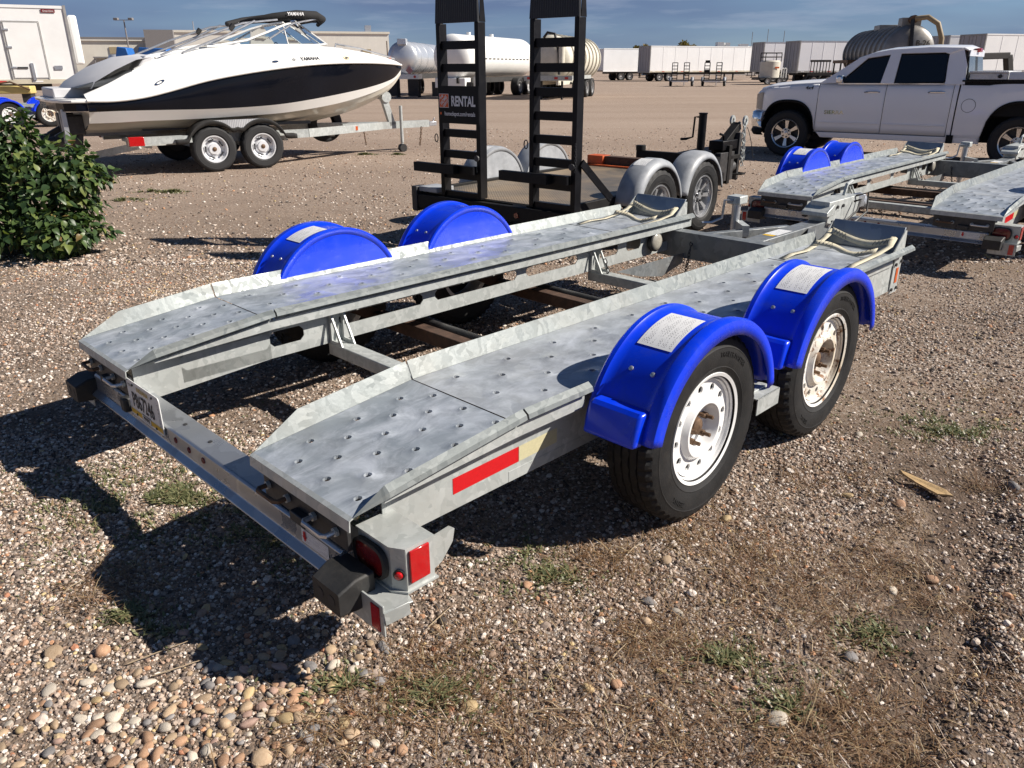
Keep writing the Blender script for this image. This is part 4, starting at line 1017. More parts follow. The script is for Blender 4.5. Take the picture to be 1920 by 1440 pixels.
# ---------------------------------------------------------------- black equipment trailer with raised ramps
def tread_mat(name, col, metal, line, dirt=None):
    m, t, b = M_(name); v = objco(t)
    def wv(rz):
        mp_ = nd(t, 'ShaderNodeMapping'); mp_.inputs['Rotation'].default_value = (0, 0, rz); mp_.inputs['Scale'].default_value = (1, 1, 0.0)
        t.links.new(v, mp_.inputs['Vector'])
        w = nd(t, 'ShaderNodeTexWave'); w.inputs['Scale'].default_value = line; t.links.new(mp_.outputs[0], w.inputs['Vector']); return w.outputs['Fac']
    mx = nd(t, 'ShaderNodeMath', operation='MULTIPLY'); t.links.new(wv(RAD(45)), mx.inputs[0]); t.links.new(wv(RAD(-45)), mx.inputs[1])
    n = noise(t, v, 2.2, 6.0, 0.65)
    c = ramp(t, n.outputs['Fac'], [(0.35, [q*0.7 for q in col]), (0.65, col)])
    if dirt:
        n2 = noise(t, v, 1.4, 7.0, 0.65, 0.6); f = ramp(t, n2.outputs['Fac'], [(0.40, (0.15,)*3), (0.60, (0.92,)*3)]); c = mixc(t, f, c, dirt)
    t.links.new(c, b.inputs['Base Color']); b.inputs['Metallic'].default_value = metal; b.inputs['Roughness'].default_value = 0.5
    bump(t, b, mx.outputs[0], 0.8, 0.004); return m
MT['tread_deck'] = tread_mat('dusty_tread_plate', (0.13,0.125,0.115), 0.3, 14.0, (0.32,0.24,0.155))
MT['tread_black'] = tread_mat('black_tread_plate', (0.012,0.013,0.017), 0.1, 20.0)
MT['tread_alu'] = tread_mat('bright_tread_plate', (0.62,0.63,0.65), 0.7, 16.0)
MT['grey_fender'] = paint('weathered_grey_plastic', (0.31,0.325,0.345), 0.48, 0.0, 0.22, 7.0, 0.1, dirt=(0.46,0.47,0.48), dirt_amt=0.5)
MT['silver'] = paint('silver_wheel', (0.50,0.51,0.53), 0.3, 0.6, 0.05, 8.0)
MT['orange_paint'] = paint('worn_orange_paint', (0.50,0.085,0.015), 0.6, 0.0, 0.25, 12.0, dirt=(0.16,0.05,0.02), dirt_amt=0.9)
MT['logo_orange'] = paint('orange_sign_ink', (0.78,0.13,0.02), 0.5)
MT['white_ink'] = paint('white_ink', (0.75,0.75,0.75), 0.5)

rt = thing('ramp_trailer', 'black equipment trailer with two tall ladder ramps folded upright and grey fenders', 'trailer', (1.084, 8.4614, 0), RAD(50))
m_ = MB(); cbar(m_, -1.96, 0.86, -0.80, 0.80, 0.435, 0.45); m_.build('deck', MT['tread_deck'], rt)
for sd in (-1, 1):
    m_ = MB(); cbar(m_, -1.99, 0.92, *sorted((sd*0.803, sd*0.845)), 0.36, 0.475); m_.build('side_rail', MT['black_matt'], rt, bev=0.004)
m_ = MB(); cbar(m_, -2.05, -1.985, -0.86, 1.0, 0.30, 0.43); rb = m_.build('rear_sill', MT['black_matt'], rt, bev=0.004)
for vv in (0.10, 0.36): MB().tube([V(-2.05, vv, 0.36), V(-2.058, vv, 0.36)], 0.024, 16).build('rear_marker', MT['red_dark'], rb)
m_ = MB(); cbar(m_, -2.06, -1.93, -0.93, -0.862, 0.27, 0.50); lb = m_.build('tail_lamp_box', MT['dark_steel'], rt, bev=0.006)
m_ = MB(); cbar(m_, -2.03, -1.80, -0.86, -0.62, 0.455, 0.50); m_.build('hinge_block', MT['grey_fender'], rt, bev=0.006)
# drop rail and orange stop across the nose of the deck
m_ = MB(); cbar(m_, 0.80, 0.92, -0.80, -0.10, 0.452, 0.56); m_.build('stop_rail', MT['rust_steel'], rt, bev=0.004)
m_ = MB(); cbar(m_, 0.76, 0.93, -0.86, -0.64, 0.452, 0.565); m_.build('stop_end', MT['orange_paint'], rt, bev=0.004)
m_ = MB(); cbar(m_, 0.70, 0.795, -0.80, -0.05, 0.452, 0.47); m_.build('stop_sole', MT['orange_paint'], rt)
m_ = MB(); cbar(m_, 1.28, 1.36, -0.50, 0.40, 0.47, 0.60); m_.tube([V(1.32, -0.46, 0.60), V(1.32, -0.46, 0.66)], 0.06, 16); m_.build('front_rail', MT['black_matt'], rt, bev=0.004)
for sd in (-1, 1):
    m_ = MB(); m_.bar(V(0.88, sd*0.78, 0.42), V(2.35, sd*0.06, 0.42), 0.06, 0.12); m_.build('tongue_leg', MT['black_matt'], rt, bev=0.004)
# fenders and wheels
def grey_fender(cu, side, lab):
    vi, vo, cz, R, n = 0.852, 1.085, 0.345, 0.415, 30
    a0, a1 = RAD(8), RAD(172)
    prof = [(vi, -0.03), (vi, 0.0), (vi + 0.05, 0.016), (vo - 0.07, 0.016), (vo - 0.03, 0.006), (vo, -0.03), (vo, -0.055)]
    rows = [[V(cu + (R + d)*math.cos(a0 + (a1-a0)*k/n), side*v, cz + (R + d)*math.sin(a0 + (a1-a0)*k/n)) for v, d in prof] for k in range(n + 1)]
    f_ = MB().grid(rows).build('fender', MT['grey_fender'], rt, smooth=40, solid=0.006)
    pts = [V(cu + R*math.cos(a0 + (a1-a0)*k/n), side*(vi + 0.004), cz + R*math.sin(a0 + (a1-a0)*k/n)) for k in range(n + 1)]
    MB().poly(pts).build('fender_cheek', MT['grey_fender'], f_, solid=0.005)
    if lab:
        uv_sheet('warning_label', lambda s, t: V(cu + (R + 0.020)*math.cos(RAD(97 + 20*s)), side*(vi + 0.035 + 0.125*t), cz + (R + 0.020)*math.sin(RAD(97 + 20*s))), 10, 2, MT['label'], f_)
for cu, lb_ in ((-0.86, True), (0.0, False)):
    for sd in (-1, 1):
        grey_fender(cu, sd, lb_)
        plain_wheel(rt, V(cu, sd*0.975, 0.345), -sd, 0.345, 0.21, 0.195, MT['silver'], 'spoke', 8, MT['tyre'], 64, 0.30, 0.25, 5)
# ladder ramps
def ramp_ladder(v0, v1, panel):
    u = -1.965
    for vv in (v0, v1):
        y0, y1 = sorted((-vv - 0.022, -vv + 0.022))
        MB().box(u - 0.045, u + 0.045, y0, y1, 0.44, 1.885).build('ramp_rail', MT['black'], rt, bev=0.003)
    k = 0
    for i in range(8):
        z = 0.455 + 0.18*i
        if panel and i in (4, 5): continue
        m_ = MB(); m_.obox(V(u, (v0 + v1)/2, z), (0.052, abs(v1 - v0) - 0.046, 0.066), Matrix.Rotation(RAD(0), 3, 'Y')); m_.obox(V(u + 0.018, (v0 + v1)/2, z - 0.002), (0.075, abs(v1 - v0) - 0.046, 0.006), Matrix.Identity(3)); m_.build('rung', MT['black'], rt)
    # solid treadplate toe
    m_ = MB(); a, b = v0 - 0.022, v1 + 0.022
    m_.add([V(u - 0.05, a, 1.886), V(u - 0.05, b, 1.886), V(u - 0.04, b - 0.02, 2.26), V(u - 0.04, a + 0.02, 2.26), V(u - 0.025, a, 1.886), V(u - 0.025, b, 1.886), V(u - 0.015, b - 0.02, 2.26), V(u - 0.015, a + 0.02, 2.26)],
           [(0,1,2,3), (7,6,5,4), (0,4,5,1), (1,5,6,2), (2,6,7,3), (3,7,4,0)])
    toe = m_.build('ramp_toe', MT['tread_black'], rt)
    for vv in (a, b):
        MB().add([V(u - 0.024, vv, 1.886), V(u + 0.045, vv, 1.886), V(u + 0.0, vv, 2.26), V(u - 0.014, vv, 2.26)], [(0,1,2,3)]).build('toe_cheek', MT['black'], toe, solid=0.006)
    # foot pad arm
    m_ = MB(); cbar(m_, u - 0.16, u - 0.10, v0 - 0.26, v0 + 0.25, 0.655, 0.735); m_.build('ramp_foot', MT['black_matt'], rt, bev=0.003)
    m_ = MB(); cbar(m_, u - 0.10, u - 0.046, v0 + 0.10, v1 - 0.02, 0.66, 0.73); m_.build('foot_arm', MT['black'], rt)
    MB().tube([V(u - 0.06, v1, 0.80), V(u - 0.075, v1, 0.80)], 0.026, 10).build('ramp_pin', MT['dark_steel'], rt)
    m_ = MB(); m_.tube([V(u - 0.07, v0 - 0.03, 0.90 + 0.025*math.sin(2*PI*i/10)) if False else V(u - 0.07, v0 - 0.035 + 0.02*math.cos(2*PI*i/10), 0.95 + 0.035*math.sin(2*PI*i/10)) for i in range(10)], 0.005, 5, closed=True); m_.build('pin_ring', MT['dark_steel'], rt)
ramp_ladder(-0.555, -0.105, True)
ramp_ladder(0.485, 0.915, False)
m_ = MB(); m_.bar(V(-1.95, 0.955, 0.83), V(-1.55, 0.99, 0.50), 0.014, 0.06); m_.build('ramp_brace', MT['black'], rt)
chain(catenary(V(-2.03, 0.95, 0.98), V(-2.03, 0.95, 0.76), 0.0, 8), 0.003, 0.02, 0.012).build('pin_chain', MT['dark_steel'], rt)
# sign panel with the rental lettering
pu_ = -2.016
m_ = MB(); cbar(m_, pu_, pu_ + 0.006, -0.565, -0.085, 1.08, 1.39); sp_ = m_.build('sign_panel', MT['black'], rt)
sx = lambda cx, cz: (lambda x, y: V(pu_ - 0.002, cx + x, cz + y))
MB().add([V(pu_ - 0.0012, *p) for p in ((-0.555, 1.21), (-0.440, 1.21), (-0.440, 1.325), (-0.555, 1.325))], [(0,1,2,3)]).build('sign_square_edge', MT['white_ink'], sp_)
MB().add([V(pu_ - 0.0017, *p) for p in ((-0.551, 1.214), (-0.444, 1.214), (-0.444, 1.321), (-0.551, 1.321))], [(0,1,2,3)]).build('sign_square', MT['logo_orange'], sp_)
def rot_t(cx, cz, a):
    c, s_ = math.cos(a), math.sin(a)
    return lambda x, y: V(pu_ - 0.0024, cx + x*c - y*s_, cz + x*s_ + y*c)
text_obj('sign_mark', 'THE', 0.026, MT['white_ink'], sp_, rot_t(-0.525, 1.296, RAD(42)), bold=0.001)
text_obj('sign_mark', 'HOME', 0.042, MT['white_ink'], sp_, rot_t(-0.499, 1.270, RAD(42)), bold=0.0012, sx=0.82)
text_obj('sign_mark', 'DEPOT', 0.032, MT['white_ink'], sp_, rot_t(-0.474, 1.245, RAD(42)), bold=0.001, sx=0.80)
text_obj('sign_word', 'RENTAL', 0.112, MT['white_ink'], sp_, sx(-0.267, 1.262), bold=0.004, sx=0.70)
text_obj('sign_address', 'homedepot.com/rentals', 0.050, MT['white_ink'], sp_, sx(-0.310, 1.160), bold=0.0008, sx=0.76)
MB().add([V(pu_ - 0.0017, *p) for p in ((-0.548, 1.152), (-0.532, 1.152), (-0.532, 1.172), (-0.548, 1.172))], [(0,1,2,3)]).build('sign_dot', MT['logo_orange'], sp_)
# tongue, jack, coupler, stowed chains
m_ = MB(); cbar(m_, 1.35, 2.75, -0.06, 0.06, 0.36, 0.50); m_.build('tongue', MT['black_matt'], rt, bev=0.004)
m_ = MB(); m_.tube([V(2.10, -0.06, 0.48), V(2.10, -0.06, 1.00)], 0.050, 16); m_.tube([V(2.10, -0.06, 1.0), V(2.10, -0.06, 1.012)], 0.056, 16); m_.tube([V(2.10, -0.06, 0.02), V(2.10, -0.06, 0.48)], 0.035, 12); m_.tube([V(2.10, -0.06, 0.0), V(2.10, -0.06, 0.02)], 0.09, 16); jk = m_.build('jack', MT['black'], rt, smooth=30)
m_ = MB(); m_.tube([V(2.10, -0.11, 0.96), V(2.08, -0.16, 0.96), V(2.08, -0.17, 0.72), V(2.0, -0.22, 0.70), V(1.94, -0.26, 0.70)], [0.012, 0.012, 0.012, 0.016, 0.016], 8); m_.build('jack_crank', MT['black_matt'], jk, smooth=40)
m_ = MB(); m_.bar(V(2.45, 0.0, 0.52), V(2.98, 0.0, 0.82), 0.11, 0.10); m_.build('coupler_channel', MT['black_matt'], rt, bev=0.006)
m_ = MB(); cbar(m_, 2.40, 2.95, -0.10, 0.10, 0.54, 0.66); m_.build('coupler', MT['black'], rt, bev=0.01)
for e in (-0.09, 0.09):
    m_ = MB().lathe([(0.030, -0.012), (0.062, -0.014), (0.066, 0.0), (0.062, 0.014), (0.030, 0.012)], 20, V(3.02, e, 0.88), closed=True); m_.build('chain_shackle', MT['galv'], rt, smooth=40)
    chain(catenary(V(3.02, e, 0.82), V(2.96, e + 0.06, 0.34), -0.02, 10), 0.007, 0.045, 0.03).build('safety_chain', MT['galv'], rt)
m_ = MB(); m_.tube(catenary(V(3.03, 0.12, 0.80), V(3.0, 0.26, 0.42), -0.05, 10), 0.005, 5); m_.build('breakaway_cable', MT['rubber'], rt)
m_ = MB(); cbar(m_, 2.30, 2.70, 0.05, 0.13, 0.16, 0.52); m_.build('coupler_plate', MT['dark_steel'], rt, bev=0.004)
for e, a_ in ((-0.05, 0.30), (0.03, 0.36), (0.10, 0.28)):
    chain(catenary(V(2.98, e, 0.86), V(2.90, e + 0.05, a_), -0.03, 10), 0.008, 0.05, 0.034).build('safety_chain', MT['galv'], rt)
m_ = MB(); cbar(m_, 2.52, 2.60, -0.12, 0.14, 0.12, 0.60); m_.build('coupler_post', MT['black_matt'], rt, bev=0.004)
m_ = MB(); cbar(m_, 2.84, 2.90, -0.08, 0.12, 0.14, 0.74); m_.build('coupler_post', MT['dark_steel'], rt, bev=0.004)
m_ = MB(); cbar(m_, 2.50, 2.92, -0.10, 0.13, 0.42, 0.47); m_.build('coupler_shelf', MT['black_matt'], rt, bev=0.004)
m_ = MB(); m_.tube([V(2.62, 0.06, 0.30), V(2.80, 0.06, 0.32)], 0.07, 12); m_.build('winch_drum', MT['dark_steel'], rt, smooth=40)
m_ = MB(); m_.tube([V(2.60, 0.02, 0.62), V(2.56, 0.02, 0.72), V(2.46, 0.02, 0.74)], 0.016, 8); m_.build('coupler_lever', MT['black'], rt, smooth=40)
m_ = MB(); m_.tube([V(2.75, 0.10, 0.22), V(2.82, 0.20, 0.22), V(2.92, 0.20, 0.22), V(2.95, 0.10, 0.22)], 0.012, 8); m_.build('tie_hook', MT['black_matt'], rt, smooth=40)
# ---------------------------------------------------------------- boat on its trailer (local: x toward the bow, y to port, z up)
BO, BYAW = (-5.077, 13.882, 0), RAD(37)
def gel(name, col, rough=0.12, var=0.03):
    return paint(name, col, rough, 0.0, var, 1.2, coat=0.5)
MT['gel_white'] = gel('white_gelcoat', (0.80,0.80,0.775), 0.16)
MT['gel_black'] = paint('black_gelcoat', (0.005,0.006,0.010), 0.10, 0.0, 0.2, 1.2, spec=0.22)
MT['gel_cream'] = gel('cream_gelcoat', (0.66,0.63,0.54), 0.22)
MT['vinyl'] = paint('silver_vinyl', (0.60,0.60,0.61), 0.42, 0.0, 0.05, 4.0)
MT['vinyl_dark'] = paint('dark_vinyl', (0.055,0.06,0.065), 0.4)
MT['canvas'] = paint('black_canvas', (0.012,0.012,0.013), 0.85, 0.0, 0.3, 9.0, 0.6, 30.0)
MT['glass'] = glass('boat_glass', (0.80,0.88,0.90))
boat = thing('motor_boat', 'white and black sports motor boat with folded bimini sitting on a trailer', 'boat', BO, BYAW)
# stations: x, half beam at rubrail, z rubrail, z black bottom, half beam at chine, z chine, z keel, half beam of deck edge, z deck edge
ST = [(-2.10, 1.18, 1.115, 0.960, 1.02, 0.80, 0.56, 1.02, 1.20),
      (-1.75, 1.20, 1.110, 0.965, 1.05, 0.80, 0.55, 1.02, 1.34),
      (-1.35, 1.21, 1.150, 0.965, 1.07, 0.81, 0.545, 0.98, 1.53),
      (-0.95, 1.22, 1.235, 0.960, 1.08, 0.81, 0.54, 0.95, 1.69),
      (-0.40, 1.23, 1.370, 0.955, 1.08, 0.815, 0.54, 0.93, 1.80),
      (0.20, 1.22, 1.470, 0.965, 1.06, 0.83, 0.545, 0.92, 1.855),
      (0.80, 1.19, 1.545, 0.995, 1.02, 0.85, 0.56, 0.90, 1.875),
      (1.40, 1.11, 1.600, 1.055, 0.92, 0.90, 0.60, 0.85, 1.885),
      (2.00, 0.96, 1.625, 1.125, 0.75, 0.97, 0.67, 0.76, 1.86),
      (2.60, 0.73, 1.630, 1.200, 0.52, 1.07, 0.80, 0.59, 1.80),
      (3.10, 0.47, 1.620, 1.280, 0.29, 1.18, 0.98, 0.38, 1.73),
      (3.45, 0.24, 1.605, 1.370, 0.13, 1.31, 1.18, 0.20, 1.665),
      (3.66, 0.06, 1.59, 1.50, 0.035, 1.47, 1.42, 0.05, 1.61)]
def strip(fn, segs, name, mat, smooth=35, par=None, both=True, weld=True):
    m_ = MB()
    for sd in ((-1, 1) if both else (-1,)):
        m_.grid([[(p[0], sd*p[1], p[2]) for p in fn(s)] for s in segs])
    return m_.build(name, mat, par or boat, smooth=smooth, weld=weld)
def fine(n=4):
    out_ = []
    for i in range(len(ST) - 1):
        for k in range(n):
            t = k / n; p0 = ST[max(i-1, 0)]; p1 = ST[i]; p2 = ST[i+1]; p3 = ST[min(i+2, len(ST)-1)]
            out_.append(tuple(0.5*((2*b) + (-a + c)*t + (2*a - 5*b + 4*c - d)*t*t + (-a + 3*b - 3*c + d)*t**3) for a, b, c, d in zip(p0, p1, p2, p3)))
    out_.append(ST[-1]); return out_
FS = fine()
lerp = lambda a, b, t: a + (b - a)*t
# black topside band (slight flare), white boot band, cream bottom with strakes
hull = strip(lambda s: [(s[0], lerp(s[4] + 0.10*min(1, s[1]), s[1] - 0.012, t) + 0.02*math.sin(PI*t), lerp(s[3], s[2] - 0.020, t)) for t in [k/6 for k in range(7)]], FS, 'hull_topside', MT['gel_black'])
strip(lambda s: [(s[0], lerp(s[4], s[4] + 0.10*min(1, s[1]), t), lerp(s[5], s[3], t)) for t in (0.0, 0.5, 1.0)], FS, 'hull_band', MT['gel_white'])
def bottom(s):
    o = [(s[0], s[4], s[5]), (s[0], s[4]*0.94, s[5] - 0.008)]
    for a, b in ((0.70, 0.66), (0.42, 0.38)):
        for k in (a, b): o.append((s[0], s[4]*k, lerp(s[6], s[5] - 0.03, k) - (0.014 if k == a else 0.0)))
    o.append((s[0], 0.001, s[6])); return o
strip(bottom, FS, 'hull_bottom', MT['gel_cream'], smooth=20)
# rub rail
m_ = MB()
for sd in (-1, 1): m_.tube([(s[0], sd*(s[1] + 0.004), s[2]) for s in FS], 0.022, 8)
m_.build('rub_rail', MT['gel_white'], boat, smooth=50)
# deck shell above the rail: crowned white side with a soft knuckle
def deck(s):
    b, z, db, dz = s[1], s[2], s[7], s[8]
    pts = [(b - 0.004, z + 0.018), (b + 0.004, lerp(z, dz, 0.14)), (lerp(b, db, 0.18), lerp(z, dz, 0.36)), (lerp(b, db, 0.45), lerp(z, dz, 0.52)), (lerp(b, db, 0.66), lerp(z, dz, 0.72)), (lerp(b, db, 0.85), lerp(z, dz, 0.93)), (db, dz)]
    return [(s[0], p[0], p[1]) for p in pts]
dk = strip(deck, FS, 'deck_side', MT['gel_white'], smooth=50)
# coaming top, inboard wall of the cockpit
ck = [s for s in FS if -1.40 <= s[0] <= 2.30]
strip(lambda s: [(s[0], s[7], s[8]), (s[0], s[7] - 0.03, s[8] + 0.012), (s[0], s[7] - 0.16, s[8] + 0.004), (s[0], s[7] - 0.18, s[8] - 0.03), (s[0], s[7] - 0.18, 1.15)], ck, 'cockpit_coaming', MT['gel_white'], smooth=40)
fd = [s for s in FS if s[0] >= 2.28]
m_ = MB(); m_.grid([[(s[0], y*s[7], s[8] + 0.035*(1 - y*y)*min(1, s[7]/0.5)) for y in [-1 + 0.25*k for k in range(9)]] for s in fd]); m_.build('foredeck', MT['gel_white'], boat, smooth=50)
m_ = MB(); m_.poly([(-1.40, -0.80, 1.05), (2.3, -0.6, 1.05), (2.3, 0.6, 1.05), (-1.40, 0.80, 1.05)]); m_.build('cockpit_sole', MT['vinyl'], boat)
# transom, swim platform
s0 = ST[0]
m_ = MB(); m_.poly([(-2.10, y*sd_, z) for sd_, lst in ((1, [(0.001, s0[6]), (s0[4], s0[5]), (s0[1], s0[3]), (s0[1], s0[2])]),) for y, z in lst] + [(-2.10, -y, z) for y, z in [(s0[1], s0[2]), (s0[1], s0[3]), (s0[4], s0[5])]])
m_.build('transom', MT['gel_cream'], boat)
m_ = MB()
pl_pts = [(-2.05, 1.185), (-2.30, 1.16), (-2.44, 1.04), (-2.50, 0.80), (-2.52, 0.0)]
ring = [(x, y) for x, y in pl_pts] + [(x, -y) for x, y in pl_pts[::-1][1:]]
m_.prism(ring, 'z', 1.085, 1.135); sw = m_.build('swim_platform', MT['gel_white'], boat, bev=0.015, seg=3)
m_ = MB(); m_.prism([(x + 0.05, y*0.985) for x, y in ring], 'z', 0.975, 1.084); m_.build('platform_skirt', MT['gel_black'], sw)
m_ = MB(); ring2 = [(x + 0.07, y*0.955) for x, y in ring]; m_.prism(ring2, 'z', 1.136, 1.142); m_.build('platform_mat', MT['vinyl'], sw)
m_ = MB(); m_.prism([(-1.70, 1.02), (-2.20, 0.98), (-2.38, 0.80), (-2.42, 0.0), (-2.42, -0.55), (-1.7, -0.55)], 'z', 1.137, 1.275); m_.build('stern_step', MT['vinyl'], boat, bev=0.02)
# aft lounge: curved seat back and cushions
m_ = MB(); rows = []
for k in range(13):
    t = k/12; y = 1.02 - 2.04*t
    bow_ = 1 - (2*t - 1)**2
    rows.append([(-1.98 - 0.25*bow_, y, 1.27), (-1.92 - 0.22*bow_, y, 1.36), (-1.62 - 0.16*bow_, y*0.97, 1.52 + 0.05*bow_), (-1.30 - 0.1*bow_, y*0.95, 1.66 + 0.05*bow_), (-1.05, y*0.92, 1.70 + 0.05*bow_), (-0.92, y*0.90, 1.66), (-0.90, y*0.90, 1.2)])
m_.grid(rows); m_.build('aft_sunpad', MT['vinyl'], boat, smooth=60)
m_ = MB(); m_.prism([(-2.18, 1.276), (-1.48, 1.276), (-1.30, 1.50), (-1.40, 1.52), (-1.62, 1.42), (-1.95, 1.36)], 'y', -1.00, -0.42); m_.build('stern_seat', MT['vinyl_dark'], boat, bev=0.03, seg=3)
m_ = MB(); m_.prism([(-1.34, 1.50), (-1.22, 1.48), (-1.02, 1.68), (-1.05, 1.72), (-1.16, 1.72)], 'y', -0.94, -0.44); m_.build('seat_bolster', MT['vinyl'], boat, bev=0.03, seg=3)
for xx, yy in ((0.35, -0.45), (0.35, 0.45)):
    m_ = MB(); m_.box(xx - 0.08, xx + 0.05, yy - 0.22, yy + 0.22, 1.35, 1.93); m_.box(xx, xx + 0.45, yy - 0.22, yy + 0.22, 1.35, 1.48); m_.build('helm_seat', MT['vinyl'], boat, bev=0.04, seg=3)
m_ = MB(); m_.box(1.15, 1.55, -0.80, -0.20, 1.1, 1.86); m_.box(1.15, 1.55, 0.20, 0.80, 1.1, 1.86); m_.build('helm_console', MT['vinyl_dark'], boat, bev=0.04)
m_ = MB(); m_.lathe([(0.16, -0.008), (0.17, 0.0), (0.16, 0.008)], 24, (1.05, -0.48, 1.78), 'x', closed=True); m_.build('steering_wheel', MT['vinyl_dark'], boat, smooth=40)
# windshield: base line, top line, frame and panes
wb = [(0.12, 0.90, 1.865), (0.60, 0.905, 1.885), (1.10, 0.89, 1.89), (1.60, 0.80, 1.90), (1.93, 0.55, 1.925), (2.03, 0.18, 1.94)]
wt = [(0.42, 0.86, 1.95), (0.80, 0.80, 2.08), (1.10, 0.755, 2.19), (1.30, 0.71, 2.245), (1.42, 0.50, 2.27), (1.48, 0.18, 2.28)]
for sd in (-1, 1):
    for i in range(5):
        q = [(p[0], sd*p[1], p[2]) for p in (wb[i], wb[i+1], wt[i+1], wt[i])]
        MB().add(q, [(0,1,2,3)]).build('windshield_pane', MT['glass'], boat)
    m_ = MB(); m_.tube([(wb[0][0] - 0.35, sd*0.90, 1.855)] + [(p[0], sd*p[1], p[2]) for p in wb], 0.016, 6); m_.tube([(wb[0][0] - 0.25, sd*0.90, 1.86)] + [(p[0], sd*p[1], p[2]) for p in wt], 0.018, 6)
    for i in (2, 4, 5): m_.tube([(wb[i][0], sd*wb[i][1], wb[i][2]), (wt[i][0], sd*wt[i][1], wt[i][2])], 0.012, 6)
    m_.build('windshield_frame', MT['gel_white'], boat, smooth=40)
# folded bimini
m_ = MB(); pts = [(0.55, -0.35, 2.235), (0.62, -0.55, 2.25), (0.95, -0.72, 2.315), (1.35, -0.76, 2.36), (1.70, -0.72, 2.355), (1.86, -0.62, 2.31), (1.84, -0.45, 2.22)]
m_.tube(pts, [0.03, 0.045, 0.056, 0.068, 0.072, 0.062, 0.03], 10); cv = m_.build('bimini_canvas', MT['canvas'], boat, smooth=60)
m_ = MB(); m_.tube([(p[0], -p[1], p[2]) for p in pts], [0.03, 0.045, 0.056, 0.068, 0.072, 0.062, 0.03], 10); m_.tube([(1.84, -0.62, 2.31), (1.93, 0, 2.34), (1.84, 0.62, 2.31)], 0.06, 8); m_.build('bimini_roll', MT['canvas'], boat, smooth=60)
for sd in (-1, 1):
    m_ = MB()
    m_.tube([(-0.95, sd*0.97, 1.72), (-0.30, sd*0.90, 1.98), (0.40, sd*0.84, 2.20), (1.00, sd*0.78, 2.27)], 0.017, 6)
    m_.tube([(-0.62, sd*0.96, 1.76), (0.10, sd*0.90, 2.02), (0.60, sd*0.84, 2.24)], 0.017, 6)
    m_.tube([(0.80, sd*0.86, 1.98), (1.25, sd*0.80, 2.22), (1.72, sd*0.74, 2.31)], 0.015, 6)
    m_.build('bimini_bow', MT['alu'], boat, smooth=40)
    m_ = MB(); m_.tube([(0.18, sd*0.86, 2.10), (0.24, sd*0.86, 2.17)], 0.04, 8); m_.build('bow_clamp', MT['rubber'], boat)
m_ = MB(); m_.tube([(2.10, -0.55, 1.93), (2.6, -0.50, 1.86), (3.2, -0.30, 1.75), (3.50, -0.10, 1.70)], 0.013, 6); m_.tube([(2.10, -0.55, 1.93), (2.08, -0.56, 1.84)], 0.013, 6); m_.build('bow_rail', MT['alu'], boat, smooth=40)
m_ = MB(); m_.tube([(3.36, -0.16, 1.69), (3.36, -0.16, 1.74)], 0.03, 8); m_.build('bow_light', MT['orange'], boat)
# lettering and fittings on the starboard side, laid on the deck shell
def side_pt(x, t):
    s = min(FS, key=lambda q: abs(q[0] - x)); i = FS.index(s); j = min(i + 1, len(FS) - 1) if x >= s[0] else max(i - 1, 0)
    s2 = FS[j]; k = 0 if s2[0] == s[0] else (x - s[0])/(s2[0] - s[0]); q = tuple(lerp(a, b, k) for a, b in zip(s, s2))
    d = deck(q); f_ = t*6; i_ = min(5, int(f_)); a, b = d[i_], d[i_+1]; u = f_ - i_
    return (x, -(lerp(a[1], b[1], u) + 0.006), lerp(a[2], b[2], u) + 0.004)
text_obj('boat_name', 'YAMAHA', 0.105, MT['ink'], boat, lambda x, y: side_pt(1.37 + x, 0.285 + y*1.75), bold=0.004, sx=0.82)
for r0, r1 in ((0.030, 0.024), (0.016, 0.010)):
    m_ = MB(); m_.grid([[side_pt(1.07 + r*math.cos(2*PI*k/20), 0.285 + 1.75*r*math.sin(2*PI*k/20)) for k in range(20)] for r in (r0, r1)], closed=True); m_.build('boat_emblem', MT['ink'], boat)
m_ = MB(); m_.grid([[side_pt(0.74 + r*1.7*math.cos(2*PI*k/20), 0.28 + 1.75*r*0.6*math.sin(2*PI*k/20)) for k in range(20)] for r in (0.034, 0.02, 0.002)], closed=True); m_.build('nav_light', MT['chrome'], boat)
m_ = MB(); m_.grid([[side_pt(2.12 + r*1.3*math.cos(2*PI*k/20), 0.30 + 1.9*r*math.sin(2*PI*k/20)) for k in range(20)] for r in (0.05, 0.038)], closed=True); m_.build('side_badge', MT['ink_gold'], boat)
m_ = MB(); m_.grid([[side_pt(2.12 + r*1.3*math.cos(2*PI*k/20), 0.30 + 1.9*r*math.sin(2*PI*k/20)) for k in range(20)] for r in (0.024, 0.002)], closed=True); m_.build('side_badge_core', MT['ink'], boat)
m_ = MB(); m_.grid([[side_pt(-1.08 + r*2.2*math.cos(2*PI*k/20), 0.30 + 1.2*r*math.sin(2*PI*k/20) + r*math.cos(2*PI*k/20)*0.5) for k in range(20)] for r in (0.035, 0.02)], closed=True); m_.build('cleat', MT['chrome'], boat)
text_obj('canvas_name', 'YAMAHA', 0.07, MT['white_ink'], cv, lambda x, y: (1.30 + x, -0.834 + 0.3*abs(y), 2.362 + y + 0.03*x), bold=0.002, shear=0.2)
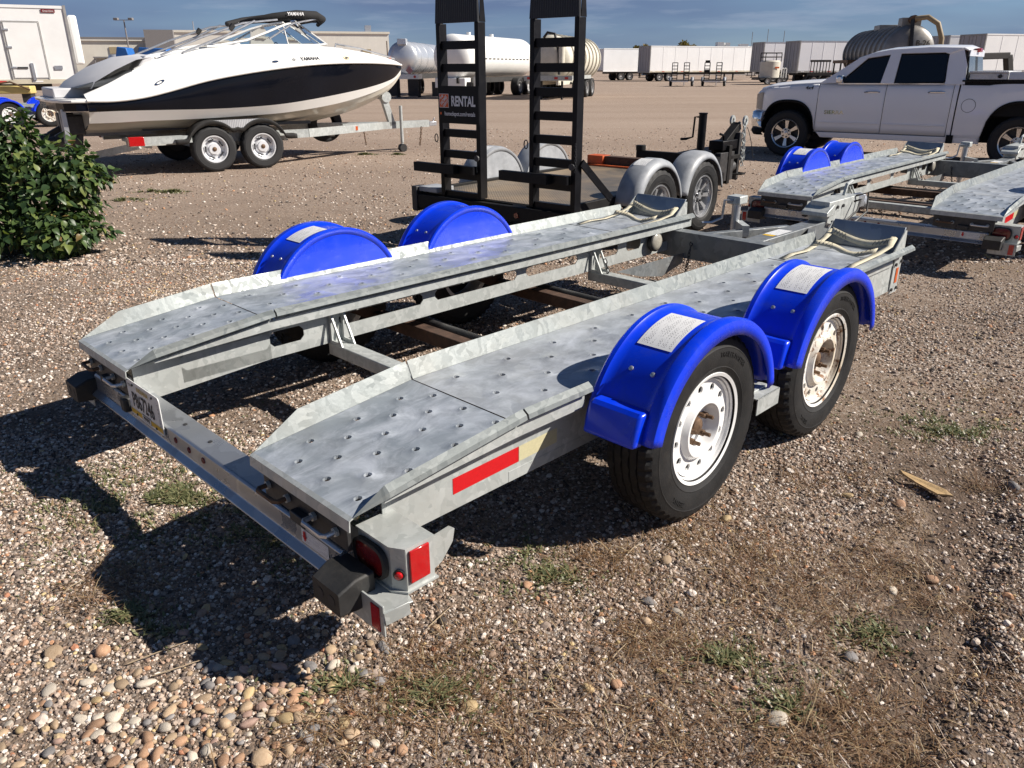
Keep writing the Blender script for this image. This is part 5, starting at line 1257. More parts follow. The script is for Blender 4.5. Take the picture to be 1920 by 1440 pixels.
# twin stern drives and boarding ladder
for yy in (-0.45, 0.30):
    m_ = MB(); m_.box(-2.32, -2.09, yy - 0.13, yy + 0.13, 0.62, 0.90); m_.prism([(-2.55, 0.42), (-2.18, 0.30), (-2.12, 0.62), (-2.30, 0.72), (-2.5, 0.62)], 'y', yy - 0.06, yy + 0.06); m_.tube([(-2.2, yy, 0.55), (-2.62, yy, 0.50)], [0.12, 0.09], 12)
    m_.build('stern_drive', MT['dark_steel'], boat, bev=0.02)
for xx, yy in ((-2.40, -0.95), (-2.40, -0.75)): MB().box(xx - 0.03, xx + 0.03, yy - 0.015, yy + 0.015, 0.52, 1.0).build('boarding_ladder_rail', MT['alu'], boat)

MT['silver_light'] = paint('bright_wheel', (0.72,0.73,0.75), 0.32, 0.25, 0.04, 8.0)
btr = thing('boat_trailer', 'galvanised tandem axle trailer carrying the sports boat', 'trailer', BO, BYAW)
for sd in (-1, 1):
    m_ = MB(); y = -sd*0.86
    pth = [(-1.62, y, 0.50), (-0.40, y, 0.50), (1.30, y, 0.50), (2.35, -sd*0.42, 0.50), (3.15, -sd*0.05, 0.50)]
    for a, b in zip(pth, pth[1:]): m_.bar(a, b, 0.07, 0.135)
    m_.build('side_beam', MT['galv'], btr)
    # rear return with lamp
    yo = -sd*1.12
    m_ = MB(); m_.box(-1.62, -0.72, min(yo, yo + sd*0.06), max(yo, yo + sd*0.06), 0.47, 0.575); m_.box(-1.62, -1.54, min(y, yo), max(y, yo), 0.47, 0.575); m_.build('lamp_arm', MT['galv'], btr)
    MB().box(-1.64, -1.42, min(yo - sd*0.012, yo + sd*0.07), max(yo - sd*0.012, yo + sd*0.07), 0.455, 0.59).build('tail_lamp', MT['red_lens'], btr, bev=0.008)
    # wheels and the double-humped guard
    for uu in (-0.395, 0.395):
        plain_wheel(btr, (uu, -sd*1.05, 0.35), -sd, 0.35, 0.20, 0.20, MT['silver_light'], 'disc', 6, MT['tyre_clean'], 48)
        vents = MB()
        for k in range(5):
            a = 2*PI*k/5 + 0.6; rr = 0.135; c_ = Vector((uu + rr*math.cos(a), -sd*1.093, 0.35 + rr*math.sin(a))); t_ = Vector((-math.sin(a), 0, math.cos(a)))
            vents.bar(c_ - t_*0.045, c_ + t_*0.045, 0.012, 0.024, up=(math.cos(a), 0, math.sin(a)))
        vents.build('rim_vent', MT['ink'], btr)
        MB().lathe([(0.035, 0), (0.035, -sd*0.05), (0.02, -sd*0.06), (0.001, -sd*0.062)], 14, (uu, -sd*1.07, 0.35)).build('hub_cap', MT['rust_bolt'], btr, smooth=40)
    prof = []
    for k in range(41):
        t = k/40; u = -0.98 + 1.96*t
        z = max(0.345 + math.sqrt(max(0, 0.425**2 - (u + 0.395)**2)), 0.345 + math.sqrt(max(0, 0.425**2 - (u - 0.395)**2)), 0.56 + 0.10*math.exp(-(u/0.12)**2) if abs(u) < 0.5 else 0.50)
        prof.append((u, z))
    m_ = MB(); m_.grid([[(u, -sd*0.93, z + 0.02), (u, -sd*1.14, z + 0.02), (u, -sd*1.165, z + 0.004), (u, -sd*1.165, z - 0.05)] for u, z in prof]); gd = m_.build('wheel_guard', MT['rubber'], btr, smooth=45, solid=0.01)
    m_ = MB(); m_.poly([(-0.42, -sd*1.150, 0.785), (0.42, -sd*1.150, 0.785), (0.22, -sd*1.150, 0.70), (0.0, -sd*1.150, 0.62), (-0.22, -sd*1.150, 0.70)]); m_.build('guard_step', MT['tread_alu'], gd, solid=0.01)
    m_ = MB(); m_.bar((-1.3, -sd*0.55, 0.66), (1.5, -sd*0.50, 0.66), 0.10, 0.05); m_.build('bunk', MT['vinyl_dark'], btr)
for uu in (-0.395, 0.395): MB().box(uu - 0.03, uu + 0.03, -1.0, 1.0, 0.30, 0.37).build('axle', MT['galv'], btr)
for uu in (-1.3, 0.9, 1.9): MB().box(uu - 0.04, uu + 0.04, -0.85 + (0.3 if uu > 1.5 else 0), 0.85 - (0.3 if uu > 1.5 else 0), 0.40, 0.47).build('cross_member', MT['galv'], btr)
MB().bar((-1.45, -0.9, 0.45), (-1.95, -0.3, 0.30), 0.05, 0.10).build('skeg_guard', MT['galv'], btr)
MB().box(2.35, 4.25, -0.045, 0.045, 0.435, 0.565).build('tongue', MT['galv'], btr)
m_ = MB(); m_.bar((3.42, 0, 0.50), (3.22, 0, 1.16), 0.09, 0.12); m_.build('winch_post', MT['galv'], btr)
m_ = MB(); m_.tube([(3.30, -0.07, 1.02), (3.30, 0.07, 1.02)], 0.10, 16); m_.build('winch', MT['galv'], btr)
m_ = MB(); m_.tube([(3.15, -0.05, 1.20), (3.15, 0.05, 1.20)], 0.06, 14); m_.build('bow_roller', MT['yellow'], btr)
m_ = MB(); m_.tube([(3.55, -0.14, 0.18), (3.55, -0.14, 0.86)], 0.032, 12); m_.tube([(3.55, -0.14, 0.05), (3.55, -0.14, 0.2)], 0.022, 10); jk = m_.build('jack', MT['galv'], btr, smooth=40)
m_ = MB(); m_.tube([(3.55, -0.19, 0.075), (3.55, -0.09, 0.075)], 0.075, 16); m_.build('jack_wheel', MT['rubber'], jk)
m_ = MB(); m_.box(4.25, 4.42, -0.05, 0.05, 0.45, 0.53); m_.tube([(4.36, 0, 0.53), (4.40, 0, 0.60)], 0.012, 6); m_.build('coupler', MT['alu'], btr, bev=0.01)
chain(catenary((4.05, -0.06, 0.44), (3.98, -0.08, 0.06), 0.0, 8), 0.008, 0.05, 0.03).build('safety_chain', MT['rust_bolt'], btr)
chain(catenary((2.65, -0.3, 0.44), (2.68, -0.30, 0.18), 0.0, 8), 0.006, 0.05, 0.03).build('tie_chain', MT['rust_bolt'], btr)
MB().box(2.42, 2.47, -0.425, -0.415, 0.47, 0.54).build('side_reflector', MT['orange'], btr)
m_ = tyre_geo(0.34, 0.19, 0.19, -1, 40, False); m_.xf(Matrix.Translation((2.25, 0.55, 0.55))); sp2 = m_.build('spare_tyre', MT['tyre_clean'], btr, smooth=30)
# ---------------------------------------------------------------- white pickup (local: x forward, y to its left, z up)
MT['truck_white'] = paint('white_car_paint', (0.88,0.88,0.90), 0.22, 0.0, 0.02, 1.0, coat=0.5)
MT['car_glass'] = paint('tinted_glass', (0.006,0.007,0.008), 0.05, 0.0, 0.1, 3.0, coat=0.5)
MT['trim_black'] = paint('black_trim', (0.010,0.010,0.010), 0.7, 0.0, 0.2, 6.0, spec=0.2)
MT['head_glass'] = paint('headlamp', (0.22,0.24,0.26), 0.08, 0.2, 0.2, 9.0, coat=0.6)
MT['smoke_glass'] = paint('rear_glass', (0.10,0.11,0.10), 0.06, 0.0, 0.2, 3.0, coat=0.5)
pk = thing('pickup_truck', 'white crew cab pickup with aluminium tool box in its bed, parked side on', 'pickup', (7.10, 14.56, 0), RAD(143.6))
FA, RA = 1.83, -1.82
def ys(z): return 1.0 - 0.030*((z - 0.85)/0.45)**2 - (0.020 if z > 1.2 else 0)
def arch(u, c, hw, top, base):
    d = abs(u - c)/hw
    return base if d >= 1 else base + (top - base)*(1 - d**2.6)**(1/2.6)
def zlow(u, base): return max(base, arch(u, FA, 0.50, 0.955, 0.30) if abs(u - FA) < 0.5 else 0, arch(u, RA, 0.52, 1.0, 0.30) if abs(u - RA) < 0.52 else 0)
def belt(u):
    pts = [(-2.90, 1.30), (-0.88, 1.32), (-0.80, 1.28), (0.2, 1.272), (1.30, 1.268), (1.80, 1.238), (2.20, 1.195), (2.42, 1.14), (2.55, 1.05)]
    for (a, za), (b, zb) in zip(pts, pts[1:]):
        if a <= u <= b: return za + (zb - za)*(u - a)/(b - a)
    return 1.3
def nose(u): return 0.0 if u < 2.05 else 0.30*((u - 2.05)/0.5)**2
def panel(name, u0, u1, base, mat=None, n=None, top=None):
    n = n or max(4, int((u1 - u0)/0.035)); res_ = None
    for sd in (1, -1):
        rows = []
        for i in range(n + 1):
            u = u0 + (u1 - u0)*i/n; zl = zlow(u, base); zt = top if top else belt(u)
            rows.append([(u, sd*(ys(z) - nose(u) - (0.012 if t > 0.999 else 0)), z) for t, z in [(k/8, zl + (zt - zl)*k/8) for k in range(9)]])
        o = MB().grid(rows).build(name, mat or MT['truck_white'], pk, smooth=40, solid=0.012, off=-1.0)
        if sd == 1: res_ = o
    return res_
panel('front_wing', 1.332, 2.50, 0.46, top=None, n=50)
fdoor = panel('front_door', 0.226, 1.324, 0.47)
rdoor = panel('rear_door', -0.790, 0.218, 0.47)
panel('cab_corner', -0.865, -0.798, 0.44)
panel('bed_side', -2.88, -0.885, 0.40, n=70)
panel('rocker', -1.30, 1.34, 0.365, top=0.462, n=20)
# dark core so that the gaps and arches read as depth
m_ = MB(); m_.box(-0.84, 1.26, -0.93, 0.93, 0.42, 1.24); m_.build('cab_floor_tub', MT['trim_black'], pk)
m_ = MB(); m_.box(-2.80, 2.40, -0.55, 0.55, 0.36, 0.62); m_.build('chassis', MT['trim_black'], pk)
for sd in (1, -1):
    for c, hw, tp in ((FA, 0.50, 0.955), (RA, 0.52, 1.0)):
        rows = []
        for k in range(25):
            u = c - hw + 2*hw*k/24; z = max(0.40, arch(u, c, hw, tp, 0.30))
            rows.append([(u, sd*(ys(z) - nose(u) + 0.014), z + 0.036), (u, sd*(ys(z) - nose(u) + 0.022), z + 0.010), (u, sd*(ys(z) - nose(u) + 0.012), z - 0.008), (u, sd*0.60, z - 0.006)])
        MB().grid(rows).build('arch_liner', MT['trim_black'], pk, smooth=50)
        MB().poly([(c - hw - 0.02, sd*0.595, 0.42), (c + hw + 0.02, sd*0.595, 0.42), (c + hw*0.8, sd*0.595, tp), (c - hw*0.8, sd*0.595, tp)]).build('arch_wall', MT['trim_black'], pk, solid=0.01)
# hood, cowl
hr = []
for i in range(21):
    u = 1.26 + (2.42 - 1.26)*i/20; zb = belt(u)
    hr.append([(u, y*(ys(zb) - nose(u) - 0.012), zb + (0.055 if abs(y) < 0.85 else 0.055*(1 - abs(y))/0.15)*(1 - 0.25*max(0, (u - 2.1)/0.32)) + 0.012*(1 - y*y)) for y in [-1, -0.96, -0.88, -0.7, -0.4, 0, 0.4, 0.7, 0.88, 0.96, 1]])
MB().grid(hr).build('hood', MT['truck_white'], pk, smooth=40, solid=0.01)
m_ = MB(); m_.add([(2.42, -0.70, 1.10), (2.42, 0.70, 1.10), (2.47, 0.70, 0.76), (2.47, -0.70, 0.76)], [(0,1,2,3)]); gr_ = m_.build('grille', MT['trim_black'], pk, solid=0.02)
for k in range(4): MB().box(2.445, 2.485, -0.66, 0.66, 0.80 + 0.075*k, 0.825 + 0.075*k).build('grille_bar', MT['chrome'], gr_)
for sd in (1, -1):
    rows = []
    for k in range(7):
        u = 2.34 + 0.17*k/6; rows.append([(u, sd*(ys(0.9) - nose(u) + 0.006), z) for z in (0.80 + 0.02*k/6, 0.90, 1.0, 1.115 - 0.05*k/6)])
    rows.append([(2.52, sd*0.62, z) for z in (0.82, 0.90, 1.0, 1.06)])
    MB().grid(rows).build('headlamp', MT['head_glass'], pk, smooth=40)
# bumper: chrome wrap with dark valance
def bump_row(u, y, z0, z1): return [(u - 0.05, y, z0), (u, y, z0 + 0.05), (u + 0.01, y, (z0 + z1)/2), (u - 0.01, y, z1 - 0.02), (u - 0.06, y, z1)]
path = [(2.30, 0.975), (2.40, 0.955), (2.50, 0.88), (2.58, 0.70), (2.62, 0.35), (2.63, 0)]
path = path + [(u, -y) for u, y in path[::-1][1:]]
def bump_geo(z0, z1, inset):
    rows = []
    for u, y in path:
        e = -inset
        rows.append([(u + e - 0.03, y, z0), (u + e, y*1.0, z0 + 0.04), (u + e + 0.012, y*1.004, (z0 + z1)/2), (u + e, y*1.002, z1 - 0.03), (u + e - 0.05, y*0.99, z1)])
    return MB().grid(rows)
bump_geo(0.47, 0.78, 0.0).build('front_bumper', MT['chrome'], pk, smooth=50, solid=0.01)
bump_geo(0.36, 0.49, 0.02).build('bumper_valance', MT['trim_black'], pk, smooth=50, solid=0.01)
m_ = MB(); m_.box(-2.98, -2.86, -0.95, 0.95, 0.55, 0.75); m_.build('rear_bumper', MT['chrome'], pk, bev=0.02)
# greenhouse
def gp_(u, z, sd, e=0.0): return (u - 0.10, sd*(0.962 - (z - 1.27)*0.33 + e), z)
polys = {'a_pillar': [(1.42,1.262),(1.12,1.268),(0.72,1.665),(0.37,1.715),(0.37,1.785),(0.62,1.745),(0.86,1.66)],
         'roof_rail': [(0.37,1.785),(0.37,1.715),(0.21,1.73),(-0.44,1.74),(-0.50,1.72),(-0.70,1.80),(-0.20,1.815)],
         'b_pillar': [(0.43,1.265),(0.37,1.715),(0.21,1.73),(0.225,1.265)],
         'c_pillar': [(-0.535,1.27),(-0.545,1.31),(-0.50,1.72),(-0.70,1.80),(-0.80,1.55),(-0.83,1.27)]}
wins = {'front_window': [(1.12,1.268),(0.43,1.268),(0.37,1.715),(0.72,1.665)], 'rear_window': [(0.225,1.268),(-0.53,1.30),(-0.50,1.72),(-0.44,1.74),(0.21,1.73)]}
for sd in (1, -1):
    for nm, pg in polys.items():
        MB().poly([gp_(u, z, sd) for u, z in pg]).build(nm, MT['truck_white'], pk, solid=0.03, off=-1.0 if sd > 0 else 1.0)
    for nm, pg in wins.items():
        gw = MB().poly([gp_(u, z, sd, -0.016) for u, z in pg]).build(nm, MT['car_glass'], pk)
        MB().tube([gp_(u, z, sd, -0.004) for u, z in pg], 0.011, 5, closed=True).build('window_seal', MT['trim_black'], gw)
    MB().bar(gp_(1.12, 1.262, sd, 0.004), gp_(-0.54, 1.272, sd, 0.004), 0.012, 0.018).build('window_trim', MT['chrome'], pk)
    # door seam between the cab doors above the belt
    MB().bar(gp_(0.325, 1.262, sd, 0.002), gp_(0.29, 1.72, sd, 0.002), 0.004, 0.010).build('door_seam', MT['trim_black'], pk)
rl = [(0.78, 1.655), (0.52, 1.745), (0.27, 1.788), (-0.30, 1.818), (-0.80, 1.802), (-0.90, 1.76)]
rr_ = []
for u, z in rl:
    w = 0.962 - (z - 1.27)*0.33
    rr_.append([(u, y*w, z + 0.050*(1 - abs(y)**2.2) + (0.0 if abs(y) > 0.99 else 0.006)) for y in (-1, -0.96, -0.85, -0.5, 0, 0.5, 0.85, 0.96, 1)])
MB().grid(rr_).build('roof', MT['truck_white'], pk, smooth=50, solid=0.02)
MB().add([(1.30, -0.90, 1.29), (1.30, 0.90, 1.29), (0.77, 0.80, 1.665), (0.77, -0.80, 1.665)], [(0,1,2,3)]).build('windshield', MT['car_glass'], pk, solid=0.01)
MB().add([(-0.955, -0.88, 1.30), (-0.955, 0.88, 1.30), (-0.89, 0.76, 1.70), (-0.89, -0.76, 1.70)], [(0,1,2,3)]).build('back_window', MT['smoke_glass'], pk, solid=0.01)
for y0, y1 in ((-0.10, -0.04), (0.04, 0.10)): MB().add([(-0.966, y0, 1.30), (-0.966, y1, 1.30), (-0.901, y1, 1.70), (-0.901, y0, 1.70)], [(0,1,2,3)]).build('back_window_bar', MT['trim_black'], pk)
MB().box(-0.955, -0.87, -0.13, 0.13, 1.755, 1.815).build('high_brake_lamp', MT['red_lens'], pk, bev=0.01)
MB().add([(-0.90, -0.84, 1.69), (-0.90, 0.84, 1.69), (-0.90, 0.80, 1.78), (-0.90, -0.80, 1.78)], [(0,1,2,3)]).build('cab_back_header', MT['truck_white'], pk, solid=0.01)
# mirrors, handles, mouldings, badges, fuel flap
for sd in (1, -1):
    m_ = MB(); y0, y1 = sorted((sd*1.00, sd*1.20)); m_.box(0.90, 1.01, y0, y1, 1.27, 1.40); m_.build('mirror', MT['chrome'], pk, bev=0.03, seg=3)
    for uc, zc in ((0.44, 1.135), (-0.55, 1.145)):
        m_ = MB(); m_.tube([(uc + 0.12, sd*0.985, zc - 0.005), (uc + 0.09, sd*1.015, zc), (uc - 0.09, sd*1.015, zc + 0.004), (uc - 0.12, sd*0.985, zc)], 0.014, 8); m_.build('door_handle', MT['chrome'], pk, smooth=40)
    for a, b in ((0.24, 1.28), (-0.76, 0.20)):
        y0, y1 = sorted((sd*0.985, sd*1.006)); MB().box(a, b, y0, y1, 0.615, 0.640).build('door_moulding', MT['truck_white'], pk, bev=0.006)
    m_ = MB(); m_.lathe([(0.098, 0), (0.104, 0)], 36, (-1.05, sd*1.0012, 0.95)); m_.build('fuel_flap_gap', MT['trim_black'], pk)
    m_ = MB(); y0, y1 = sorted((sd*0.86, sd*1.0)); m_.box(-0.92, -0.82, y0, y1, 0.36, 0.49); m_.build('mud_flap', MT['trim_black'], pk)
badge = lambda cu, cz: (lambda x, y: (cu - x, ys(cz) + 0.004, cz + y))
text_obj('door_badge', 'SIERRA', 0.085, MT['chrome'], pk, badge(1.02, 0.79), bold=0.002, sx=1.25)
text_obj('wing_badge', '4x4', 0.075, MT['ink'], pk, badge(1.50, 1.19), bold=0.002, shear=0.2, sx=1.2)
# bed and tool box
m_ = MB(); m_.box(-2.86, -0.90, -0.80, 0.80, 0.78, 0.80); m_.box(-2.86, -0.90, 0.80, 0.95, 0.80, 1.308); m_.box(-2.86, -0.90, -0.95, -0.80, 0.80, 1.308); m_.box(-0.94, -0.89, -0.79, 0.79, 0.80, 1.30); m_.box(-2.88, -2.84, -0.94, 0.94, 0.75, 1.305); m_.build('bed_liner', MT['trim_black'], pk)
for sd in (1, -1):
    y0, y1 = sorted((sd*0.80, sd*0.975)); MB().box(-2.88, -0.89, y0, y1, 1.310, 1.334).build('bed_rail_cap', MT['trim_black'], pk)
m_ = MB(); m_.box(-1.50, -0.98, -0.96, 0.96, 1.34, 1.435); tb = m_.build('tool_box', MT['tread_alu'], pk, bev=0.006)
m_ = MB(); m_.box(-1.51, -0.97, -0.985, 0.985, 1.436, 1.465); m_.build('tool_box_lid', MT['tread_alu'], tb, bev=0.006)
m_ = MB(); m_.box(-2.62, -1.52, 0.82, 0.97, 1.34, 1.45); sb_ = m_.build('side_box', MT['alu'], pk, bev=0.006)
for k in range(2): MB().box(-2.60, -1.54, 0.9705, 0.9735, 1.365 + 0.04*k, 1.38 + 0.04*k).build('side_box_rib', MT['alu'], sb_)
m_ = MB(); m_.lathe([(0.030, 0), (0.030, 0.012), (0.001, 0.014)], 18, (-1.40, 0.9605, 1.39)); m_.build('tool_box_lock', MT['ink'], tb)
m_ = MB(); m_.lathe([(0.045, 0), (0.001, 0.004)], 18, (-1.90, 0.974, 1.39)); m_.build('side_box_sticker', MT['orange'], sb_)
# wheels
MT['polished'] = paint('polished_alloy', (0.62,0.62,0.63), 0.18, 0.9, 0.05, 8.0)
for c in (FA, RA):
    for sd in (1, -1):
        plain_wheel(pk, (c, sd*0.865, 0.405), sd, 0.405, 0.265, 0.242, MT['polished'], 'spoke', 6, MT['tyre_clean'], 72, 0.30, 0.10, 6)
# ---------------------------------------------------------------- further car haulers
def recopy(label, loc, rz):
    c = copy_tree(trailer1); c['label'] = label; c.location = loc; c.rotation_euler = (0, 0, rz); return c
recopy('galvanised car hauler with blue fenders parked nose to the white pickup, behind the front one', (3.035, 6.615, 0), RAD(46.97))
recopy('far galvanised car hauler behind the shrub and the boat stern, mostly hidden', (-15.75, 23.0, 0), RAD(35))

# ---------------------------------------------------------------- box semitrailers
def ribbed(name, col, sx, rough=0.45, amt=0.5, metal=0.0, var=0.04):
    m, t, b = M_(name); v = objco(t)
    w = nd(t, 'ShaderNodeTexWave'); w.wave_profile = 'SAW'; w.bands_direction = 'X'; w.inputs['Scale'].default_value = sx; t.links.new(v, w.inputs['Vector'])
    n = noise(t, v, 0.6, 5.0, 0.6)
    c = ramp(t, n.outputs['Fac'], [(0.3, [q*(1-var*2) for q in col]), (0.7, col)])
    t.links.new(c, b.inputs['Base Color']); b.inputs['Roughness'].default_value = rough; b.inputs['Metallic'].default_value = metal
    bump(t, b, w.outputs['Fac'], amt, 0.02); return m
MT['van_white'] = ribbed('white_van_side', (0.86,0.86,0.86), 0.25, amt=0.25)
MT['van_grey'] = ribbed('grey_van_side', (0.80,0.80,0.83), 0.25, amt=0.25)
MT['van_door'] = paint('grey_van_door', (0.36,0.35,0.37), 0.5, 0.0, 0.08, 1.5)
MT['post'] = paint('van_post', (0.33,0.32,0.31), 0.5, 0.3, 0.15, 4.0)
MT['rail_tan'] = paint('tan_rail', (0.52,0.47,0.37), 0.6, 0.0, 0.12, 3.0)
MT['under'] = paint('underframe', (0.035,0.033,0.032), 0.8, 0.0, 0.3, 4.0)
MT['rim_far'] = paint('far_wheel', (0.42,0.42,0.42), 0.5)
def semi(label, loc, rz, L_, z0, z1, side, rail, rear=True, legs=True, w=1.28, seams=9, group='box semitrailers across the yard', bogie=2.2):
    """x forward, rear end at x = 0"""
    r = thing('box_semitrailer', label, 'semitrailer', loc, rz, group)
    MB().box(0.10, L_ - 0.08, -w, w, z0 + 0.16, z1 - 0.06).build('body', side, r)
    for sd in (-1, 1):
        y0, y1 = sorted((sd*(w - 0.03), sd*(w + 0.025)))
        MB().box(0.08, L_ - 0.06, y0, y1, z0, z0 + 0.16).build('bottom_rail', rail, r)
        MB().box(0.08, L_ - 0.06, y0, y1, z1 - 0.10, z1).build('top_rail', MT['alu'] if side is MT['van_grey'] else side, r)
        if sd < 0:
            for k in range(1, seams):
                x = 0.1 + (L_ - 0.2)*k/seams; MB().box(x - 0.02, x + 0.02, -w - 0.014, -w + 0.0, z0 + 0.17, z1 - 0.11).build('panel_seam', side, r)
            for k in range(12):
                x = 0.4 + (L_ - 0.8)*k/11; MB().box(x, x + 0.35, -w - 0.034, -w - 0.026, z0 + 0.06, z0 + 0.11).build('side_tape', MT['red_tape'] if k % 2 else MT['white'], r)
    fr = MB(); fr.box(0.0, 0.10, -w - 0.02, -w + 0.10, z0 - 0.05, z1 + 0.01); fr.box(0.0, 0.10, w - 0.10, w + 0.02, z0 - 0.05, z1 + 0.01); fr.box(0.0, 0.10, -w + 0.10, w - 0.10, z1 - 0.12, z1 + 0.01); fr.box(0.0, 0.10, -w + 0.10, w - 0.10, z0 - 0.05, z0 + 0.12)
    frm = fr.build('rear_frame', MT['post'], r)
    for sd in (-1, 1):
        y0, y1 = sorted((sd*0.02, sd*(w - 0.11)))
        d = MB().box(0.03, 0.09, y0, y1, z0 + 0.13, z1 - 0.13).build('rear_door', MT['van_door'], r)
        for e in (0.35, 0.85): MB().tube([(0.015, sd*e, z0 + 0.05), (0.015, sd*e, z1 - 0.05)], 0.025, 6).build('lock_rod', MT['post'], d)
        MB().box(-0.02, 0.02, sd*0.75 - 0.05, sd*0.75 + 0.05, z0 - 0.55, z0 - 0.05).build('underride_post', MT['under'], r)
    MB().box(-0.03, 0.03, -1.05, 1.05, z0 - 0.63, z0 - 0.55).build('underride_bar', MT['under'], r)
    MB().box(0.3, L_ - 1.0, -0.55, 0.55, z0 - 0.25, z0 - 0.02).build('underframe', MT['under'], r)
    for xx in (bogie - 0.65, bogie + 0.65):
        for sd in (-1, 1):
            plain_wheel(r, (xx, sd*(w - 0.32), 0.50), sd, 0.50, 0.52, 0.29, MT['rim_far'], 'disc', 6, None, 28)
    for sd in (-1, 1):
        lg = MB(); lg.box(L_ - 3.1, L_ - 2.95, sd*0.85 - 0.07, sd*0.85 + 0.07, 0.03, z0); lg.box(L_ - 3.2, L_ - 2.85, sd*0.85 - 0.15, sd*0.85 + 0.15, 0.0, 0.04); lg.build('landing_leg', MT['under'], r)
    return r
semi('long plain white semitrailer lying farthest back, partly behind the one with dark doors', (33.0, 114.0, 0), RAD(203), 24.0, 1.05, 3.75, MT['van_white'], MT['van_white'], bogie=20.6)
semi('sunlit white semitrailer with dark rear doors beyond the two small ramp trailers', (15.65, 98.2, 0), RAD(23), 15.4, 1.0, 3.86, MT['van_white'], MT['rail_tan'])
semi('grey shaded semitrailer behind the white tank, left of its twin', (26.3, 89.3, 0), RAD(12), 11.0, 1.1, 3.98, MT['van_grey'], MT['post'])
semi('grey shaded semitrailer behind the pickup hood with black rack beside it', (26.6, 79.3, 0), RAD(12), 11.0, 1.05, 3.80, MT['van_grey'], MT['post'])
semi('pale semitrailer with grey end seen just behind the pickup roof', (39.0, 76.5, 0), RAD(8), 12.0, 1.2, 4.12, MT['van_white'], MT['post'])
semi('white semitrailer at the right edge with visible panel seams behind the pickup bed', (37.0, 67.5, 0), RAD(17), 13.0, 1.1, 3.92, MT['van_white'], MT['post'], seams=8)
# near reefer with a man door in its side
ls = semi('white refrigerated semitrailer with a small side door at the upper left corner', (-29.75, 26.75, 0), RAD(28.5), 14.0, 1.02, 3.74, MT['white'], MT['rail_tan'], seams=2, bogie=2.0)
y_ = -1.28 - 0.02
dr = MB().box(11.85, 12.95, y_ - 0.02, y_ - 0.004, 1.24, 3.14).build('side_door', MT['white'], ls)
for a, b in (((11.80, 1.2), (11.80, 3.18)), ((13.0, 1.2), (13.0, 3.18)), ((11.80, 3.18), (13.0, 3.18))): MB().bar((a[0], y_ - 0.02, a[1]), (b[0], y_ - 0.02, b[1]), 0.03, 0.03).build('door_frame', MT['post'], dr)
for z in (1.6, 2.3, 2.9): MB().box(11.80, 11.98, y_ - 0.05, y_ - 0.02, z - 0.03, z + 0.03).build('door_hinge', MT['alu'], dr)
MB().box(12.45, 12.55, y_ - 0.06, y_ - 0.02, 1.15, 1.75).build('door_bar', MT['alu'], dr)
MB().box(12.0, 12.35, y_ - 0.05, y_ - 0.02, 1.56, 1.62).build('door_latch', MT['dark_steel'], dr)
MB().box(13.22, 13.50, y_ - 0.014, y_ - 0.002, 1.52, 1.66).build('data_plate', MT['alu'], ls)
MB().box(13.16, 13.62, y_ - 0.012, y_ - 0.002, 3.50, 3.62).build('maker_panel', paint('maroon_panel', (0.16,0.015,0.02), 0.5), ls)
text_obj('maker_name', 'Great Dane', 0.085, MT['white_ink'], ls, lambda x, y: (13.39 + x, y_ - 0.015, 3.555 + y), shear=0.2, sx=0.9)
MB().box(13.90, 13.99, -1.32, -1.22, 1.0, 3.76).build('nose_post', MT['post'], ls)
m_ = MB(); m_.box(14.0, 14.30, -1.05, 1.05, 1.7, 3.45); m_.build('cooling_unit', MT['white'], ls, bev=0.08, seg=3)

# ---------------------------------------------------------------- tankers
MT['tank_white'] = paint('white_tank', (0.82,0.82,0.80), 0.35, 0.0, 0.04, 1.5)
MT['tank_ivory'] = paint('ivory_tank', (0.62,0.59,0.50), 0.5, 0.0, 0.10, 2.0, dirt=(0.35,0.30,0.22))
MT['tank_silver'] = paint('polished_tank', (0.66,0.68,0.71), 0.30, 0.55, 0.04, 1.0)
MT['tank_grey'] = paint('worn_steel_tank', (0.25,0.24,0.225), 0.42, 0.5, 0.2, 2.5, dirt=(0.24,0.20,0.15))
def tanker(name, label, cat, p0, p1, R, zc, mat, ribs=0, rear_x=None, frame_mat=None, dome=0.45, legs=True, wheels=(0.75, 0.9)):
    d = Vector((p1[0] - p0[0], p1[1] - p0[1])); L_ = d.length; a = math.atan2(d.y, d.x)
    r = thing(name, label, cat, (p0[0], p0[1], 0), a)
    n = 10; prof = [(R*math.sin(PI/2*k/n), -dome*R*math.cos(PI/2*k/n)) for k in range(n + 1)] + [(R*math.cos(PI/2*k/n), L_ + dome*R*math.sin(PI/2*k/n)) for k in range(n + 1)]
    sh = MB().lathe(prof, 48, (0, 0, zc), 'x').build('tank_shell', mat, r, smooth=40)
    for k in range(ribs):
        x = L_*(k + 0.5)/ribs; MB().lathe([(R - 0.01, -0.05), (R + 0.075, -0.04), (R + 0.075, 0.04), (R - 0.01, 0.05)], 40, (x, 0, zc), 'x').build('tank_rib', mat, r, smooth=30)
    fm = frame_mat or MT['under']
    for sd in (-1, 1):
        MB().box(-0.5, L_ + 0.3, sd*0.5 - 0.06, sd*0.5 + 0.06, zc - R - 0.22, zc - R + 0.06).build('frame_rail', fm, r)
    for wx in wheels:
        for sd in (-1, 1): plain_wheel(r, (L_*wx, sd*0.95, 0.5), sd, 0.5, 0.5, 0.29, MT['rim_far'], 'disc', 6, None, 28)
    return r, L_
tk, TL = tanker('tank_trailer', 'white round ended tank semitrailer between the two upright ramps', 'tank trailer', (-3.1, 44.3), (0.4, 52.5), 1.10, 2.10, MT['tank_white'], wheels=(0.74, 0.90))
for k in range(14): MB().box(0.6 + 0.55*k, 0.9 + 0.55*k, -1.112, -1.095, 1.98, 2.03).build('tank_tape', MT['under'], tk)
